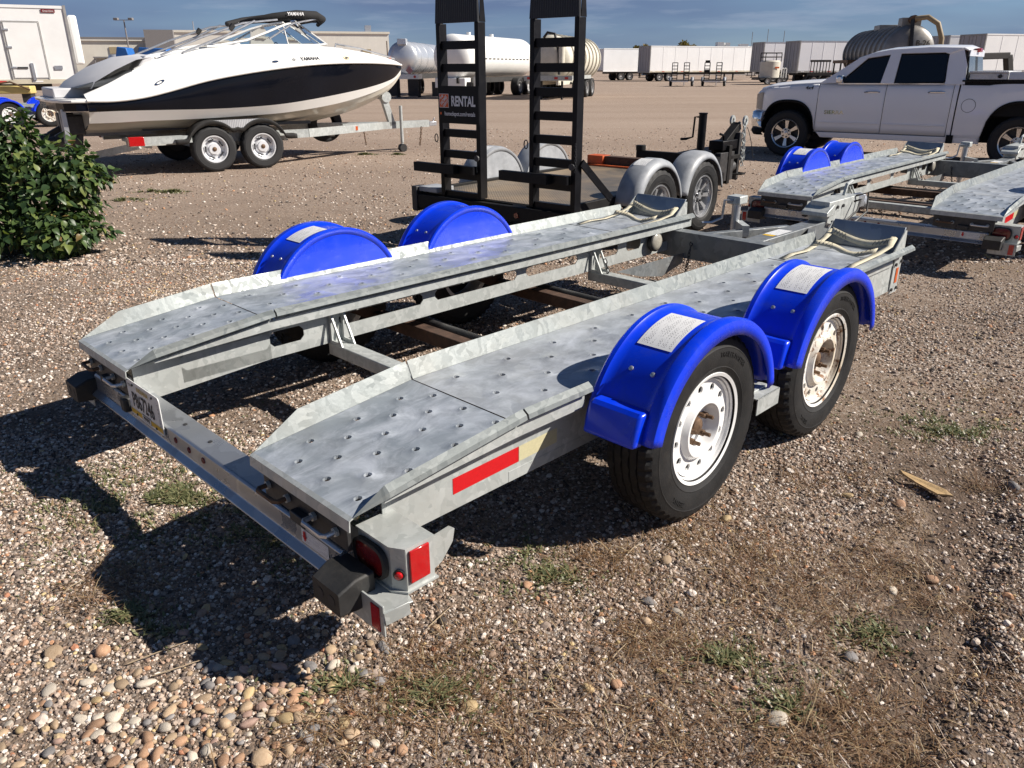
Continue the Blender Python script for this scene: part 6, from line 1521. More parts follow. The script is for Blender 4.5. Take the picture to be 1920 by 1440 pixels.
MB().box(-0.4, 0.3, -0.9, 0.9, 0.55, 1.05).build('valve_cabinet', MT['tank_white'], tk, bev=0.03)
for sd in (-1, 1): MB().box(1.0, 1.15, sd*0.8 - 0.08, sd*0.8 + 0.08, 0.0, 1.1).build('landing_leg', MT['tank_white'], tk)
for x in (2.0, 5.0): MB().tube([(x, 0, 3.18), (x, 0, 3.34)], 0.12, 10).build('relief_valve', MT['tank_white'], tk)
for x in (-0.2, 1.6): MB().box(x, x + 0.05, -1.2, 1.2, 0.12, 0.85).build('mud_guard', MT['under'], tk)
tk, TL = tanker('tank_trailer', 'silver white tank trailer with dark guards just left of the sign ramp', 'tank trailer', (-5.95, 46.0), (-4.9, 54.5), 0.86, 2.05, MT['tank_silver'], wheels=(0.70, 0.88))
for x in (0.8, 2.4, 4.4): MB().lathe([(0.86, -0.03), (0.875, 0.0), (0.86, 0.03)], 40, (x, 0, 2.05), 'x').build('tank_band', MT['alu'], tk, smooth=30)
MB().box(-0.35, 0.0, -0.30, 0.20, 2.72, 3.02).build('hatch_guard', MT['tank_silver'], tk, bev=0.02)
MB().box(-0.55, 0.35, -0.95, 0.95, 0.98, 1.22).build('rear_platform', MT['alu'], tk)
for y in (-0.62, 0.62): MB().box(-0.50, -0.44, y - 0.30, y + 0.30, 0.10, 0.98).build('mud_guard', MT['under'], tk)
for y in (-0.75, 0.75): MB().tube([(-0.56, y, 1.10), (-0.59, y, 1.10)], 0.07, 12).build('tail_lamp', MT['red_lens'], tk)
MB().obox((-0.50, -0.45, 1.42), (0.02, 0.30, 0.30), Matrix.Rotation(RAD(45), 3, 'X')).build('placard', paint('faded_placard', (0.40,0.20,0.20), 0.5), tk)
for y in (-0.6, 0.6): MB().box(0.9, 1.05, y - 0.08, y + 0.08, 0.0, 1.1).build('landing_leg', MT['under'], tk)
MB().tube([(-0.42, 0.75, 1.2), (-0.42, 0.75, 2.9)], 0.03, 6).build('vent_pipe', MT['rust_bolt'], tk)
tk, TL = tanker('vacuum_trailer', 'ivory ribbed vacuum tank trailer seen through the right ramp', 'tank trailer', (2.05, 43.0), (4.35, 50.2), 1.08, 2.00, MT['tank_ivory'], 8, wheels=(0.30, 0.48, 0.66), frame_mat=MT['tank_ivory'])
MB().box(-0.45, 3.9, -1.30, -1.15, 0.98, 1.16).build('side_shelf', MT['galv'], tk)
MB().box(-0.60, -0.50, -1.30, 1.25, 0.92, 1.16).build('rear_shelf', MT['galv'], tk)
for y in (-1.0, -0.45, 0.5, 1.0): MB().box(-0.62, -0.60, y - 0.09, y + 0.09, 0.98, 1.10).build('tail_lamp', MT['red_lens'], tk)
m_ = MB(); m_.tube([(-0.30, 0.30, 2.95), (-0.35, 0.10, 3.18), (-0.42, -0.30, 3.12), (-0.52, -0.55, 2.2), (-0.55, -0.60, 1.2)], 0.07, 8); m_.build('suction_hose', MT['rubber'], tk, smooth=50)
MB().tube([(-0.50, -0.70, 1.55), (-0.50, -0.70, 2.55)], 0.16, 12).build('separator', MT['tank_ivory'], tk, smooth=40)
for y in (-0.7, 0.4): MB().box(-0.35, -0.25, y - 0.05, y + 0.05, 0.0, 0.9).build('support_leg', MT['under'], tk)
vt, TL = tanker('vacuum_tank_truck', 'grey steel ribbed vacuum tank with brown hose behind the pickup cab', 'tank truck', (16.6, 35.0), (17.9, 42.5), 1.0, 2.12, MT['tank_grey'], 9, wheels=(0.2, 0.4), dome=0.35)
MB().box(0.2, 0.8, -0.38, 0.38, 3.02, 3.42).build('top_box', MT['tank_grey'], vt, bev=0.02)
MB().box(3.6, 4.6, -0.40, 0.40, 2.98, 3.30).build('top_box', MT['tank_grey'], vt, bev=0.02)
MB().tube([(-0.1, 0.0, 3.34), (0.22, 0.0, 3.34)], 0.16, 12).build('hose_elbow', MT['rust_bolt'], vt)
m_ = MB(); m_.tube([(-0.05, -0.05, 3.36), (-0.30, -0.45, 3.40), (-0.40, -0.85, 3.15), (-0.42, -1.08, 2.6), (-0.42, -1.12, 1.9)], 0.10, 10); m_.build('suction_hose', paint('tan_hose', (0.26,0.20,0.12), 0.6), vt, smooth=50)
m_ = MB(); m_.tube([(-0.08, 0.05, 3.30), (-0.36, 0.10, 3.0), (-0.46, 0.05, 2.2), (-0.50, 0.0, 1.6)], 0.08, 10); m_.build('vent_hose', MT['rubber'], vt, smooth=50)
text_obj('tank_number', 'B-26', 0.30, MT['under'], vt, lambda x, y: (-0.36 + 0.35*(abs(x + 0.42))**2*0.3, -0.42 - x, 2.42 + y), bold=0.004)
for y in (-0.6, 0.6): MB().box(6.4, 6.6, y - 0.1, y + 0.1, 0.0, 1.1).build('support_leg', MT['under'], vt)
MB().box(3.9, 7.2, 0.9, 1.5, 1.70, 1.84).build('walkway', MT['rust_bolt'], vt)
for x in (4.0, 5.5, 7.0): MB().tube([(x, 1.45, 0.9), (x, 1.45, 1.7)], 0.04, 6).build('walkway_post', MT['under'], vt)

# ---------------------------------------------------------------- small ramp trailers, tank, rack
def small_ramp_trailer(label, loc, rz, solid_top):
    r = thing('small_ramp_trailer', label, 'trailer', loc, rz, 'small ramp trailers by the far semitrailer')
    MB().box(-1.2, 1.2, -0.78, 0.78, 0.42, 0.52).build('bed', MT['under'], r)
    MB().bar((1.2, 0, 0.45), (2.4, 0, 0.45), 0.1, 0.1).build('tongue', MT['under'], r)
    MB().tube([(2.1, 0, 0.02), (2.1, 0, 0.9)], 0.04, 8).build('jack', MT['alu'], r)
    MB().box(-1.26, -1.2, -0.70, 0.70, 0.36, 0.46).build('rear_bar', MT['white'], r)
    for sd in (-1, 1):
        plain_wheel(r, (0.0, sd*0.93, 0.33), sd, 0.33, 0.2, 0.19, MT['rim_far'], 'disc', 6, None, 24)
        m_ = MB(); m_.grid([[(0.42*math.cos(RAD(8 + 164*k/12)), sd*y, 0.33 + 0.42*math.sin(RAD(8 + 164*k/12))) for y in (0.80, 1.06)] for k in range(13)]); m_.build('fender', MT['grey_fender'], r, smooth=50, solid=0.02)
        for e in (-0.22, 0.22): MB().box(-1.24, -1.16, sd*0.5 + e - 0.03, sd*0.5 + e + 0.03, 0.5, 1.92).build('ramp_rail', MT['black'], r)
        for k in range(6): MB().box(-1.23, -1.17, sd*0.5 - 0.19, sd*0.5 + 0.19, 0.62 + 0.25*k, 0.68 + 0.25*k + (0.16 if solid_top and k in (2, 5) and sd > 0 else 0)).build('rung', MT['black'], r)
    return r
small_ramp_trailer('small trailer with two upright ladder ramps, left of the far pair', (14.95, 72.5, 0), RAD(72), False)
small_ramp_trailer('small trailer with upright ramps and partly solid tops, right of the far pair', (17.7, 72.2, 0), RAD(70), True)
wt_ = thing('tank_skid', 'short white upright tank with black guard cage near the pickup hood', 'tank', (24.3, 78.0, 0), RAD(10))
MB().lathe([(0.001, 2.12), (0.80, 2.10), (0.90, 2.0), (0.90, 0.62), (0.001, 0.60)], 36, (0, 0, 0), 'z').build('tank_drum', MT['tank_ivory'], wt_, smooth=35)
MB().box(-1.3, 1.3, -0.9, 0.9, 0.42, 0.58).build('skid_frame', MT['under'], wt_)
cg = MB()
for x in (-0.8, 0.8):
    for y in (-0.5, 0.5): cg.tube([(x, y, 2.0), (x, y, 2.65), (x*0.9, y, 2.75)], 0.045, 6)
for z in (2.4, 2.75):
    for y in (-0.5, 0.5): cg.tube([(-0.8, y, z), (0.8, y, z)], 0.045, 6)
    for x in (-0.8, 0.8): cg.tube([(x, -0.5, z), (x, 0.5, z)], 0.045, 6)
cg.build('guard_cage', MT['under'], wt_, smooth=40)
MB().box(0.05, 0.45, -0.93, -0.90, 1.42, 1.56).build('sticker', MT['orange'], wt_)
for x in (1.05, 1.3): MB().tube([(x, -0.3, 0.6), (x, -0.3, 1.35), (x + 0.12, -0.3, 1.45), (x + 0.25, -0.3, 1.35), (x + 0.25, -0.3, 0.6)], 0.06, 6).build('end_hoop', MT['white'], wt_, smooth=40)
for sd in (-1, 1): plain_wheel(wt_, (0.6*sd, -0.95, 0.33), -1, 0.33, 0.2, 0.19, MT['rim_far'], 'disc', 6, None, 20)
rk = thing('steel_rack', 'black steel rack of upright bars beside the shaded semitrailer', 'rack', (28.3, 76.2, 0), 0.0)
for k in range(7): MB().box(-0.85 + 0.28*k, -0.79 + 0.28*k, -0.03, 0.03, 1.0, 2.05).build('rack_bar', MT['under'], rk)
MB().box(-0.9, 0.95, -0.05, 0.05, 1.95, 2.13).build('rack_top', MT['under'], rk)
MB().box(-0.9, 0.95, -0.6, 0.6, 0.80, 1.0).build('rack_base', MT['under'], rk)
for x in (-0.6, 0.7):
    for sd in (-1, 1): plain_wheel(rk, (x, sd*0.45, 0.42), sd, 0.42, 0.25, 0.25, MT['rim_far'], 'disc', 6, None, 20)
gk = thing('gooseneck_hitch', 'black gooseneck trailer neck behind the pickup bed tool box', 'trailer neck', (22.4, 38.5, 0), RAD(15))
m_ = MB(); m_.bar((-1.4, 0, 1.95), (0.6, 0, 2.0), 0.3, 0.28); m_.bar((0.6, 0, 2.0), (0.95, 0, 1.0), 0.3, 0.3); m_.bar((-1.3, 0, 1.9), (-1.3, 0, 0.0), 0.2, 0.25); m_.bar((0.95, 0, 1.0), (3.5, 0, 0.9), 0.3, 0.3); m_.build('neck_beam', MT['under'], gk, bev=0.03)
for sd in (-1, 1): plain_wheel(gk, (3.2, sd*0.6, 0.4), sd, 0.4, 0.25, 0.22, MT['rim_far'], 'disc', 6, None, 20)
MB().box(2.0, 3.6, -0.5, 0.5, 0.75, 0.86).build('neck_deck', MT['under'], gk)

# ---------------------------------------------------------------- buildings, pole, masts
MT['wall_beige'] = ribbed('beige_metal_wall', (0.72,0.68,0.59), 0.35, 0.6, 0.35)
MT['wall_beige2'] = ribbed('pale_metal_wall', (0.76,0.73,0.66), 0.25, 0.6, 0.35)
MT['roof_grey'] = paint('grey_roof_edge', (0.20,0.19,0.19), 0.6)
MT['louvre'] = paint('tan_louvre', (0.36,0.29,0.18), 0.6)
MT['blue_cover'] = paint('blue_cover', (0.02,0.13,0.42), 0.5)
MT['brick_red'] = paint('red_end', (0.22,0.05,0.03), 0.7)
bA = thing('warehouse', 'long low beige warehouse behind the white refrigerated trailer', 'building', (-65.5, 152.0, 0), RAD(17))
MB().box(-22, 12.2, 0, 14, 0, 6.2).build('wall', MT['wall_beige'], bA)
MB().box(-22.2, 12.4, -0.3, 14.2, 6.2, 6.75).build('roof_edge', MT['wall_beige2'], bA)
MB().box(-22.2, 12.4, -0.35, -0.31, 6.5, 6.8).build('roof_gutter', MT['roof_grey'], bA)
for x in (-6.6, -5.0, 4.2, 5.8): MB().box(x, x + 1.4, -0.15, 0.0, 4.1, 5.2).build('louvre_window', MT['louvre'], bA)
MB().box(-9.0, 6.0, -3.2, -0.1, 3.35, 3.55).build('canopy', MT['roof_grey'], bA)
for k in range(9): MB().tube([(-8.8 + 1.8*k, -3.0, 0), (-8.8 + 1.8*k, -3.0, 3.35)], 0.08, 6).build('canopy_post', MT['roof_grey'], bA)
bB = thing('warehouse', 'taller cream warehouse with dark gable end behind the boat', 'building', (-51.5, 148.0, 0), RAD(16))
MB().box(-7.0, 30.0, 0, 16, 0, 7.4).build('wall', MT['wall_beige2'], bB)
MB().box(-7.2, 30.2, -0.2, 16.2, 7.4, 7.75).build('roof_edge', MT['wall_beige'], bB)
MB().box(-11.6, -7.0, -2.0, 14, 0, 7.7).build('gable_block', MT['roof_grey'], bB)
for x in (8.5, 12.0, 26.0): MB().box(x, x + 1.1, 2, 3.2, 7.7, 8.9).build('roof_vent', MT['alu'], bB)
for x in (-3.8, 14.0): MB().tube([(x, 1.0, 7.7), (x, 1.0, 9.2)], 0.10, 6).build('flue', MT['alu'], bB)
for x in (2.0, 10.0, 18.0, 25.0): MB().box(x, x + 1.6, -0.12, 0.0, 3.6, 4.8).build('wall_window', MT['louvre'], bB)
bC = thing('warehouse', 'low grey shed with rooftop air units behind the far semitrailers', 'building', (44.0, 172.0, 0), 0.0)
MB().box(-14, 16, 0, 20, 0, 4.6).build('wall', MT['wall_beige2'], bC)
MB().box(-14.2, 16.2, -0.2, 20.2, 4.6, 4.9).build('roof_edge', MT['roof_grey'], bC)
for x, w_, h_ in ((-1.2, 1.3, 1.45), (0.5, 0.9, 1.35), (3.6, 1.6, 1.1), (5.4, 0.8, 0.7), (-6.4, 0.8, 0.7)): MB().box(x, x + w_, 2, 4, 4.9, 4.9 + h_).build('air_unit', MT['white'], bC)
for x, h_ in ((6.1, 3.4), (9.3, 3.9), (12.7, 3.6)): MB().tube([(x, 3, 4.9), (x, 3, 4.9 + h_)], 0.06, 5).build('antenna', MT['roof_grey'], bC)
lp = thing('light_pole', 'tall dark yard light pole with two lamps above the warehouse', 'light pole', (-50.1, 110.0, 0))
MB().tube([(0, 0, 0), (0, 0, 7.4)], [0.14, 0.08], 8).build('pole', MT['roof_grey'], lp, smooth=40)
MB().box(-1.0, 1.0, -0.04, 0.04, 7.36, 7.44).build('cross_arm', MT['roof_grey'], lp)
for x in (-0.95, 0.95): MB().box(x - 0.28, x + 0.28, -0.3, 0.2, 7.36, 7.66).build('lamp_head', MT['roof_grey'], lp, bev=0.04)
for i, (x, z, w_) in enumerate(((-28.55, 2.35, 1.0), (-26.3, 2.30, 2.3))):
    o = thing('covered_machine', ('blue topped machine left of the boat seats, left of two', 'long blue covered machine left of the boat seats, right of two')[i], 'machine', (x, 62.0, 0))
    MB().prism([(-w_/2, z), (w_/2, z), (w_/2 - 0.12, z + 0.62), (-w_/2 + 0.2, z + 0.70)], 'y', -0.6, 0.6).build('blue_cover', MT['blue_cover'], o, bev=0.05)
    MB().box(-w_/2 + 0.1, w_/2 - 0.1, -0.5, 0.5, 0.9, z).build('machine_body', MT['alu'], o, bev=0.04)
    for xx in (-w_/2 + 0.35, w_/2 - 0.35):
        for sd in (-1, 1): plain_wheel(o, (xx, sd*0.5, 0.42), sd, 0.42, 0.25, 0.25, MT['rim_far'], 'disc', 6, None, 20)
for i, x in enumerate((-31.2, -29.9)):
    o = thing('steel_drum', ('grey drum standing before the warehouse, left one', 'grey drum standing before the warehouse, right one')[i], 'drum', (x, 66.0, 0))
    MB().lathe([(0.001, 2.6), (0.5, 2.55), (0.55, 2.4), (0.55, 1.0), (0.5, 0.95)], 24, (0, 0, 0), 'z').build('drum_shell', MT['tank_silver'], o, smooth=35)
    MB().box(-0.6, 0.6, -0.6, 0.6, 0.0, 0.95).build('drum_stand', MT['under'], o)
MT['pale_yellow'] = paint('faded_yellow_paint', (0.56,0.44,0.16), 0.6, 0.0, 0.15, 3.0)
ym = thing('yellow_machine', 'yellow machine arm under the refrigerated trailer at the left edge', 'machine', (-19.2, 29.6, 0), RAD(8))
MB().box(-1.8, 1.9, -0.25, 0.25, 0.72, 0.98).build('boom', MT['pale_yellow'], ym, bev=0.03)
MB().box(-2.6, -1.2, -0.8, 0.8, 0.45, 1.05).build('chassis', MT['under'], ym, bev=0.04)
for xx in (-2.3, -1.4):
    for sd in (-1, 1): plain_wheel(ym, (xx, sd*0.75, 0.42), sd, 0.42, 0.3, 0.25, MT['rim_far'], 'disc', 6, None, 20)
m_ = MB(); m_.tube([(-0.8, -0.28, 1.0), (-0.2, -0.3, 1.12), (0.6, -0.3, 1.02), (1.3, -0.3, 1.12), (1.9, -0.28, 0.85)], 0.03, 6); m_.build('hydraulic_hose', MT['rust_bolt'], ym, smooth=40)
MB().box(1.55, 1.85, -0.2, 0.2, 0.02, 0.72).build('stand_leg', MT['under'], ym)
# ---------------------------------------------------------------- plants, stones, litter
def leaf_mat(name, stops, attr, trans=0.22):
    m, t, b = M_(name)
    if attr: a = nd(t, 'ShaderNodeAttribute'); a.attribute_name = 'rnd'; src = a.outputs['Fac']
    else: src = nd(t, 'ShaderNodeObjectInfo').outputs['Random']
    c = ramp(t, src, stops)
    t.links.new(c, b.inputs['Base Color']); b.inputs['Roughness'].default_value = 0.42; b.inputs['Specular IOR Level'].default_value = 0.4
    tr = nd(t, 'ShaderNodeBsdfTranslucent'); t.links.new(mixc(t, 1.0, c, (1.3, 1.5, 0.7), 'MULTIPLY'), tr.inputs['Color'])
    mx = nd(t, 'ShaderNodeMixShader'); mx.inputs[0].default_value = trans
    t.links.new(b.outputs[0], mx.inputs[1]); t.links.new(tr.outputs[0], mx.inputs[2]); t.links.new(mx.outputs[0], t.nodes['Material Output'].inputs['Surface'])
    return m
LS = [(0.0, (0.024,0.048,0.018)), (0.45, (0.045,0.080,0.028)), (0.8, (0.080,0.125,0.038)), (0.97, (0.16,0.19,0.05)), (1.0, (0.20,0.11,0.05))]
LM, LMs = leaf_mat('shrub_leaf_mass', LS, True), leaf_mat('shrub_leaf', LS, False)
MT['bark'] = paint('bark', (0.10,0.072,0.050), 0.9, 0.0, 0.3, 20.0, 0.5)
def leaf_geo(fold=0.35, droop=0.25):
    """heart-shaped leaf, length 1 along +x, hinged at its stalk"""
    ol = [(0.0, 0.0), (0.10, 0.22), (0.28, 0.36), (0.50, 0.34), (0.75, 0.18), (1.0, 0.0)]
    v, f = [], []
    for x, w in ol: v.append((x, 0.0, -droop*x*x))
    for sd in (1, -1):
        for x, w in ol[1:-1]: v.append((x - 0.03, sd*w, fold*w - droop*x*x - 0.10*w*x))
    for k, o in ((0, 6), (1, 10)):
        r = [0] + [o + i for i in range(4)] + [5]
        for i in range(5):
            q = [i, i + 1, r[i+1], r[i]] if i not in (0, 4) else ([i, i+1, r[i+1]] if i == 0 else [i, i+1, r[i]])
            f.append(tuple(q if k == 0 else q[::-1]))
    return np.array(v), f
LV, LF = leaf_geo()
def leaf_frame(n, rng, outward):
    d = outward*0.7 + (rng.random(3) - 0.5)*1.5 + np.array([0, 0, -0.45]); d /= np.linalg.norm(d)
    up = np.array([0, 0, 1.0]) + (rng.random(3) - 0.5)*1.1 + outward*0.5
    y = np.cross(up, d); y /= np.linalg.norm(y); z = np.cross(d, y)
    return np.stack([d, y, z], 1)
def shrub(loc, lobes, nleaf, size, n_single, label):
    rng = np.random.default_rng(4)
    r = thing('leafy_shrub', label, 'shrub', loc)
    st = MB(); R_ = random.Random(8)
    for k in range(26):
        lb = lobes[k % len(lobes)]; a = R_.uniform(0, 2*PI); q = R_.uniform(0.2, 0.85)
        tip = Vector((lb[0] + lb[3]*q*math.cos(a), lb[1] + lb[3]*q*math.sin(a), lb[2] + lb[4]*R_.uniform(-0.1, 0.75)))
        b = Vector((R_.uniform(-0.25, 0.25), R_.uniform(-0.2, 0.2), 0)); m = b.lerp(tip, 0.5) + Vector((R_.uniform(-.1, .1), R_.uniform(-.1, .1), 0.12))
        st.tube([b, m, tip], [0.013, 0.009, 0.004], 6)
    st.build('stem', MT['bark'], r, smooth=60)['kind'] = 'stuff'
    P, O = [], []
    while len(P) < nleaf:
        lb = lobes[rng.integers(len(lobes))]; d = rng.normal(size=3); d /= np.linalg.norm(d)
        rad = rng.random()**0.28
        lump = 1 + 0.16*math.sin(5*d[0] + 3*lb[0]) + 0.14*math.sin(6*d[2] + 2.1 + lb[1]) + 0.12*math.sin(7*d[1])
        p = np.array(lb[:3]) + d*np.array([lb[3], lb[3], lb[4]])*rad*lump
        if p[2] < 0.04 or p[2] + loc[2] < 0.03: continue
        P.append(p); O.append(d)
    P = np.array(P); O = np.array(O)
    camd = np.array([-loc[0], -loc[1], 1.2 - loc[2]]); camd /= np.linalg.norm(camd)
    score = (O @ camd) + (P @ camd)*0.8 + 0.5*(P[:, 0] > -0.35) ; order = np.argsort(-score)
    single = set(order[:n_single].tolist())
    lme = []
    for fd, dr in ((0.35, 0.25), (0.5, 0.4), (0.2, 0.15)):
        v, f = leaf_geo(fd, dr); me = bpy.data.meshes.new('leaf'); me.from_pydata(v.tolist(), [], f); me.shade_smooth(); me.materials.append(LMs); lme.append(me)
    AV, AF, AR = [], [], []; base = 0
    for i in range(nleaf):
        s = size*(0.65 + 0.7*rng.random()); M3 = leaf_frame(i, rng, O[i])
        if i in single:
            o = bpy.data.objects.new('leaf', lme[i % 3]); COL.objects.link(o); o.parent = r
            mt = Matrix(((M3*s)).tolist()).to_4x4(); mt.translation = Vector(P[i]); o.matrix_local = mt
        else:
            v = (LV*s) @ M3.T + P[i]; AV.append(v); AF += [tuple(q + base for q in f) for f in LF]; base += len(v); AR += [min(1.0, rng.random()*1.0)]*len(v)
    me = bpy.data.meshes.new('foliage'); me.from_pydata(np.concatenate(AV).tolist(), [], AF); at = me.attributes.new('rnd', 'FLOAT', 'POINT'); at.data.foreach_set('value', np.array(AR, np.float32)); me.shade_smooth(); me.materials.append(LM)
    fo = bpy.data.objects.new('foliage', me); COL.objects.link(fo); fo.parent = r; fo['kind'] = 'stuff'
    return r
shrub((-4.35, 7.05, 0.0), [(-0.45, 0.0, 0.55, 0.62, 0.52), (0.22, -0.05, 0.42, 0.44, 0.40), (0.42, 0.05, 0.66, 0.30, 0.26), (-0.10, 0.05, 0.88, 0.30, 0.27), (-0.6, 0.1, 0.85, 0.36, 0.3), (-1.0, 0.2, 0.5, 0.6, 0.5), (0.36, -0.25, 0.20, 0.38, 0.20), (-0.4, -0.35, 0.28, 0.6, 0.28)], 6400, 0.072, 300, 'dense green leafy shrub growing at the left edge of the gravel')

def tree(label, loc, h, cr, seed):
    rng = np.random.default_rng(seed); r = thing('tree', label, 'tree', loc, 0, 'trees behind the far semitrailers')
    MB().tube([(0, 0, 0), (0.1, 0, h*0.4), (0.0, 0.1, h*0.8)], [0.25, 0.18, 0.06], 8).build('trunk', MT['bark'], r, smooth=50)
    AV, AF, AR = [], [], []; base = 0
    for i in range(1800):
        d = rng.normal(size=3); d /= np.linalg.norm(d); p = np.array([0, 0, h*0.72]) + d*np.array([cr, cr, h*0.30])*rng.random()**0.35*(1 + 0.25*math.sin(4*d[0] + seed) + 0.2*math.sin(5*d[2]))
        v = (LV*0.38) @ leaf_frame(i, rng, d).T + p; AV.append(v); AF += [tuple(q + base for q in f) for f in LF]; base += len(v); AR += [0.4 + 0.6*rng.random()]*len(v)
    me = bpy.data.meshes.new('crown'); me.from_pydata(np.concatenate(AV).tolist(), [], AF); at = me.attributes.new('rnd', 'FLOAT', 'POINT'); at.data.foreach_set('value', np.array(AR, np.float32)); me.materials.append(TLM)
    o = bpy.data.objects.new('crown', me); COL.objects.link(o); o.parent = r
TLM = leaf_mat('autumn_leaf', [(0.0, (0.05,0.06,0.02)), (0.5, (0.12,0.11,0.03)), (1.0, (0.24,0.15,0.03))], True)
tree('olive brown tree top showing above the sunlit semitrailer', (31.8, 152.0, 0), 5.9, 1.7, 3)
tree('small olive tree top at the left end of the sunlit semitrailer', (23.3, 150.0, 0), 5.4, 1.1, 5)

# weeds
WM = leaf_mat('weed_leaf', [(0.0, (0.085,0.098,0.045)), (0.5, (0.145,0.160,0.072)), (0.85, (0.23,0.22,0.11)), (1.0, (0.28,0.20,0.11))], True, 0.15)
DM = leaf_mat('dry_grass', [(0.0, (0.10,0.050,0.026)), (0.5, (0.20,0.115,0.060)), (0.85, (0.30,0.20,0.11)), (1.0, (0.42,0.33,0.20))], True, 0.1)
def blades(pts, hgt, wid, rng, lean=0.9, mat=None, name='blades', leafy=False):
    V_, F_, A_r = [], [], []
    for (x, y, z, s) in pts:
        a = rng.random()*6.28; h = hgt*s*(0.5 + rng.random()); l = lean*(0.3 + rng.random())*h; w = wid*(0.6 + 0.8*rng.random())
        dx, dy = math.cos(a), math.sin(a); px, py = -dy*w/2, dx*w/2; o = len(V_)
        zz = h*(1 - 0.35*lean)
        V_ += [(x - px, y - py, z), (x + px, y + py, z), (x + dx*l*0.5 + px*0.8, y + dy*l*0.5 + py*0.8, z + zz*0.7), (x + dx*l*0.5 - px*0.8, y + dy*l*0.5 - py*0.8, z + zz*0.7), (x + dx*l, y + dy*l, z + zz*(0.9 if leafy else 0.75))]
        F_ += [(o, o+1, o+2, o+3), (o+3, o+2, o+4)]; A_r += [rng.random()]*5
    me = bpy.data.meshes.new(name); me.from_pydata(V_, [], F_); at = me.attributes.new('rnd', 'FLOAT', 'POINT'); at.data.foreach_set('value', np.array(A_r, np.float32)); me.materials.append(mat)
    o = bpy.data.objects.new(name, me); COL.objects.link(o); return o
wrng = np.random.default_rng(21)
weeds = [(-1.30, 2.60, 0.50, 2200, 'wide low green weed patch behind the rear beam, beside its shadow'), (-1.16, 1.89, 0.07, 110, 'small green weed at the left edge of the trailer shadow'), (-1.03, 1.82, 0.07, 110, 'small bright weed just below the trailer shadow edge'),
         (-0.72, 2.35, 0.30, 1200, 'green weed patch inside the trailer shadow'), (-0.0, 2.23, 0.10, 150, 'small grey green weed right of the tail lamps'), (0.13, 2.07, 0.13, 190, 'flat weed beside a white stone, in front of the near wheel'),
         (-0.44, 1.58, 0.12, 160, 'green weed right of the river stones'), (-0.19, 1.57, 0.15, 200, 'green and brown weed at bottom centre'), (2.00, 3.20, 0.22, 700, 'dense green weed mat right of the rusty wheel'),
         (1.05, 1.80, 0.12, 140, 'thin weed in dry grass at the lower right'), (0.70, 1.53, 0.14, 180, 'weed patch near the bottom right corner'), (0.60, 1.70, 0.12, 140, 'sparse weed between dry grass at lower centre right'),
         (-4.85, 9.85, 0.16, 160, 'grey green tuft right of the shrub'), (-4.55, 10.57, 0.13, 140, 'bright tuft beyond the shrub, right of two'), (-4.86, 10.57, 0.12, 120, 'bright tuft beyond the shrub, left of two'), (-2.80, 15.33, 0.14, 120, 'tuft under the boat trailer tongue'), (-2.19, 15.32, 0.10, 80, 'tiny tuft near the boat trailer jack')]
for x, y, r_, n, lb in weeds:
    n = int(n*3.6)
    rr = r_*1.6*np.abs(wrng.normal(size=n))**0.8*(0.55 + 0.45*wrng.random()); th = wrng.random(n)*6.28; rr = rr*(0.7 + 0.5*np.sin(th*2 + x*9) * np.sin(th*3 + y*7)); wx, wy = x + rr*np.cos(th)*1.25, y + rr*np.sin(th)*0.8
    kp = vnoise(wx, wy, 14.0) + 0.5*vnoise(wx, wy, 35.0) > -0.10; wx, wy, rr = wx[kp], wy[kp], rr[kp]
    s = np.clip(1.05 - 0.5*(np.abs(rr)/r_), 0.35, 1.1)
    o = blades(list(zip(wx, wy, ground_h(wx, wy), s)), 0.030 if y < 4 else 0.06, 0.0065 if y < 4 else 0.014, wrng, 1.1, WM, 'weed', True)
    tag(o, lb, 'weed', 'weeds in the gravel')
dry = [(-1.29, 2.03, .16, 500), (-0.22, 1.62, .16, 500), (-0.04, 1.45, .2, 600), (0.34, 2.14, .15, 350), (0.49, 1.85, .22, 500), (0.89, 1.94, .22, 500), (1.20, 2.13, .15, 300), (2.46, 3.54, .2, 250), (1.41, 2.38, .15, 250), (0.63, 1.40, .3, 600), (-0.42, 1.42, .16, 500), (1.75, 3.0, 0.35, 200), (0.95, 1.55, .25, 400), (-1.6, 2.4, .4, 250), (0.2, 1.75, 0.5, 500), (1.5, 1.75, 0.3, 300), (0.75, 2.25, 0.3, 250)]
dp = []
for k in range(34):
    yy = 1.35 + 1.7*wrng.random()**1.4; dry.append(((wrng.random()*1.5 - 0.35)*0.72*yy, yy, 0.10 + 0.2*wrng.random(), 220))
for x, y, r_, n in dry:
    q = wrng.normal(size=(n, 2))*r_*0.55; wx, wy = x + q[:, 0], y + q[:, 1]; dp += list(zip(wx, wy, ground_h(wx, wy) + 0.002, 0.6 + wrng.random(n)*0.8))
tag(blades(dp, 0.040, 0.0022, wrng, 1.5, DM, 'dry_grass'), 'thin dry brown grass matted over the near gravel', 'grass', kind='stuff')

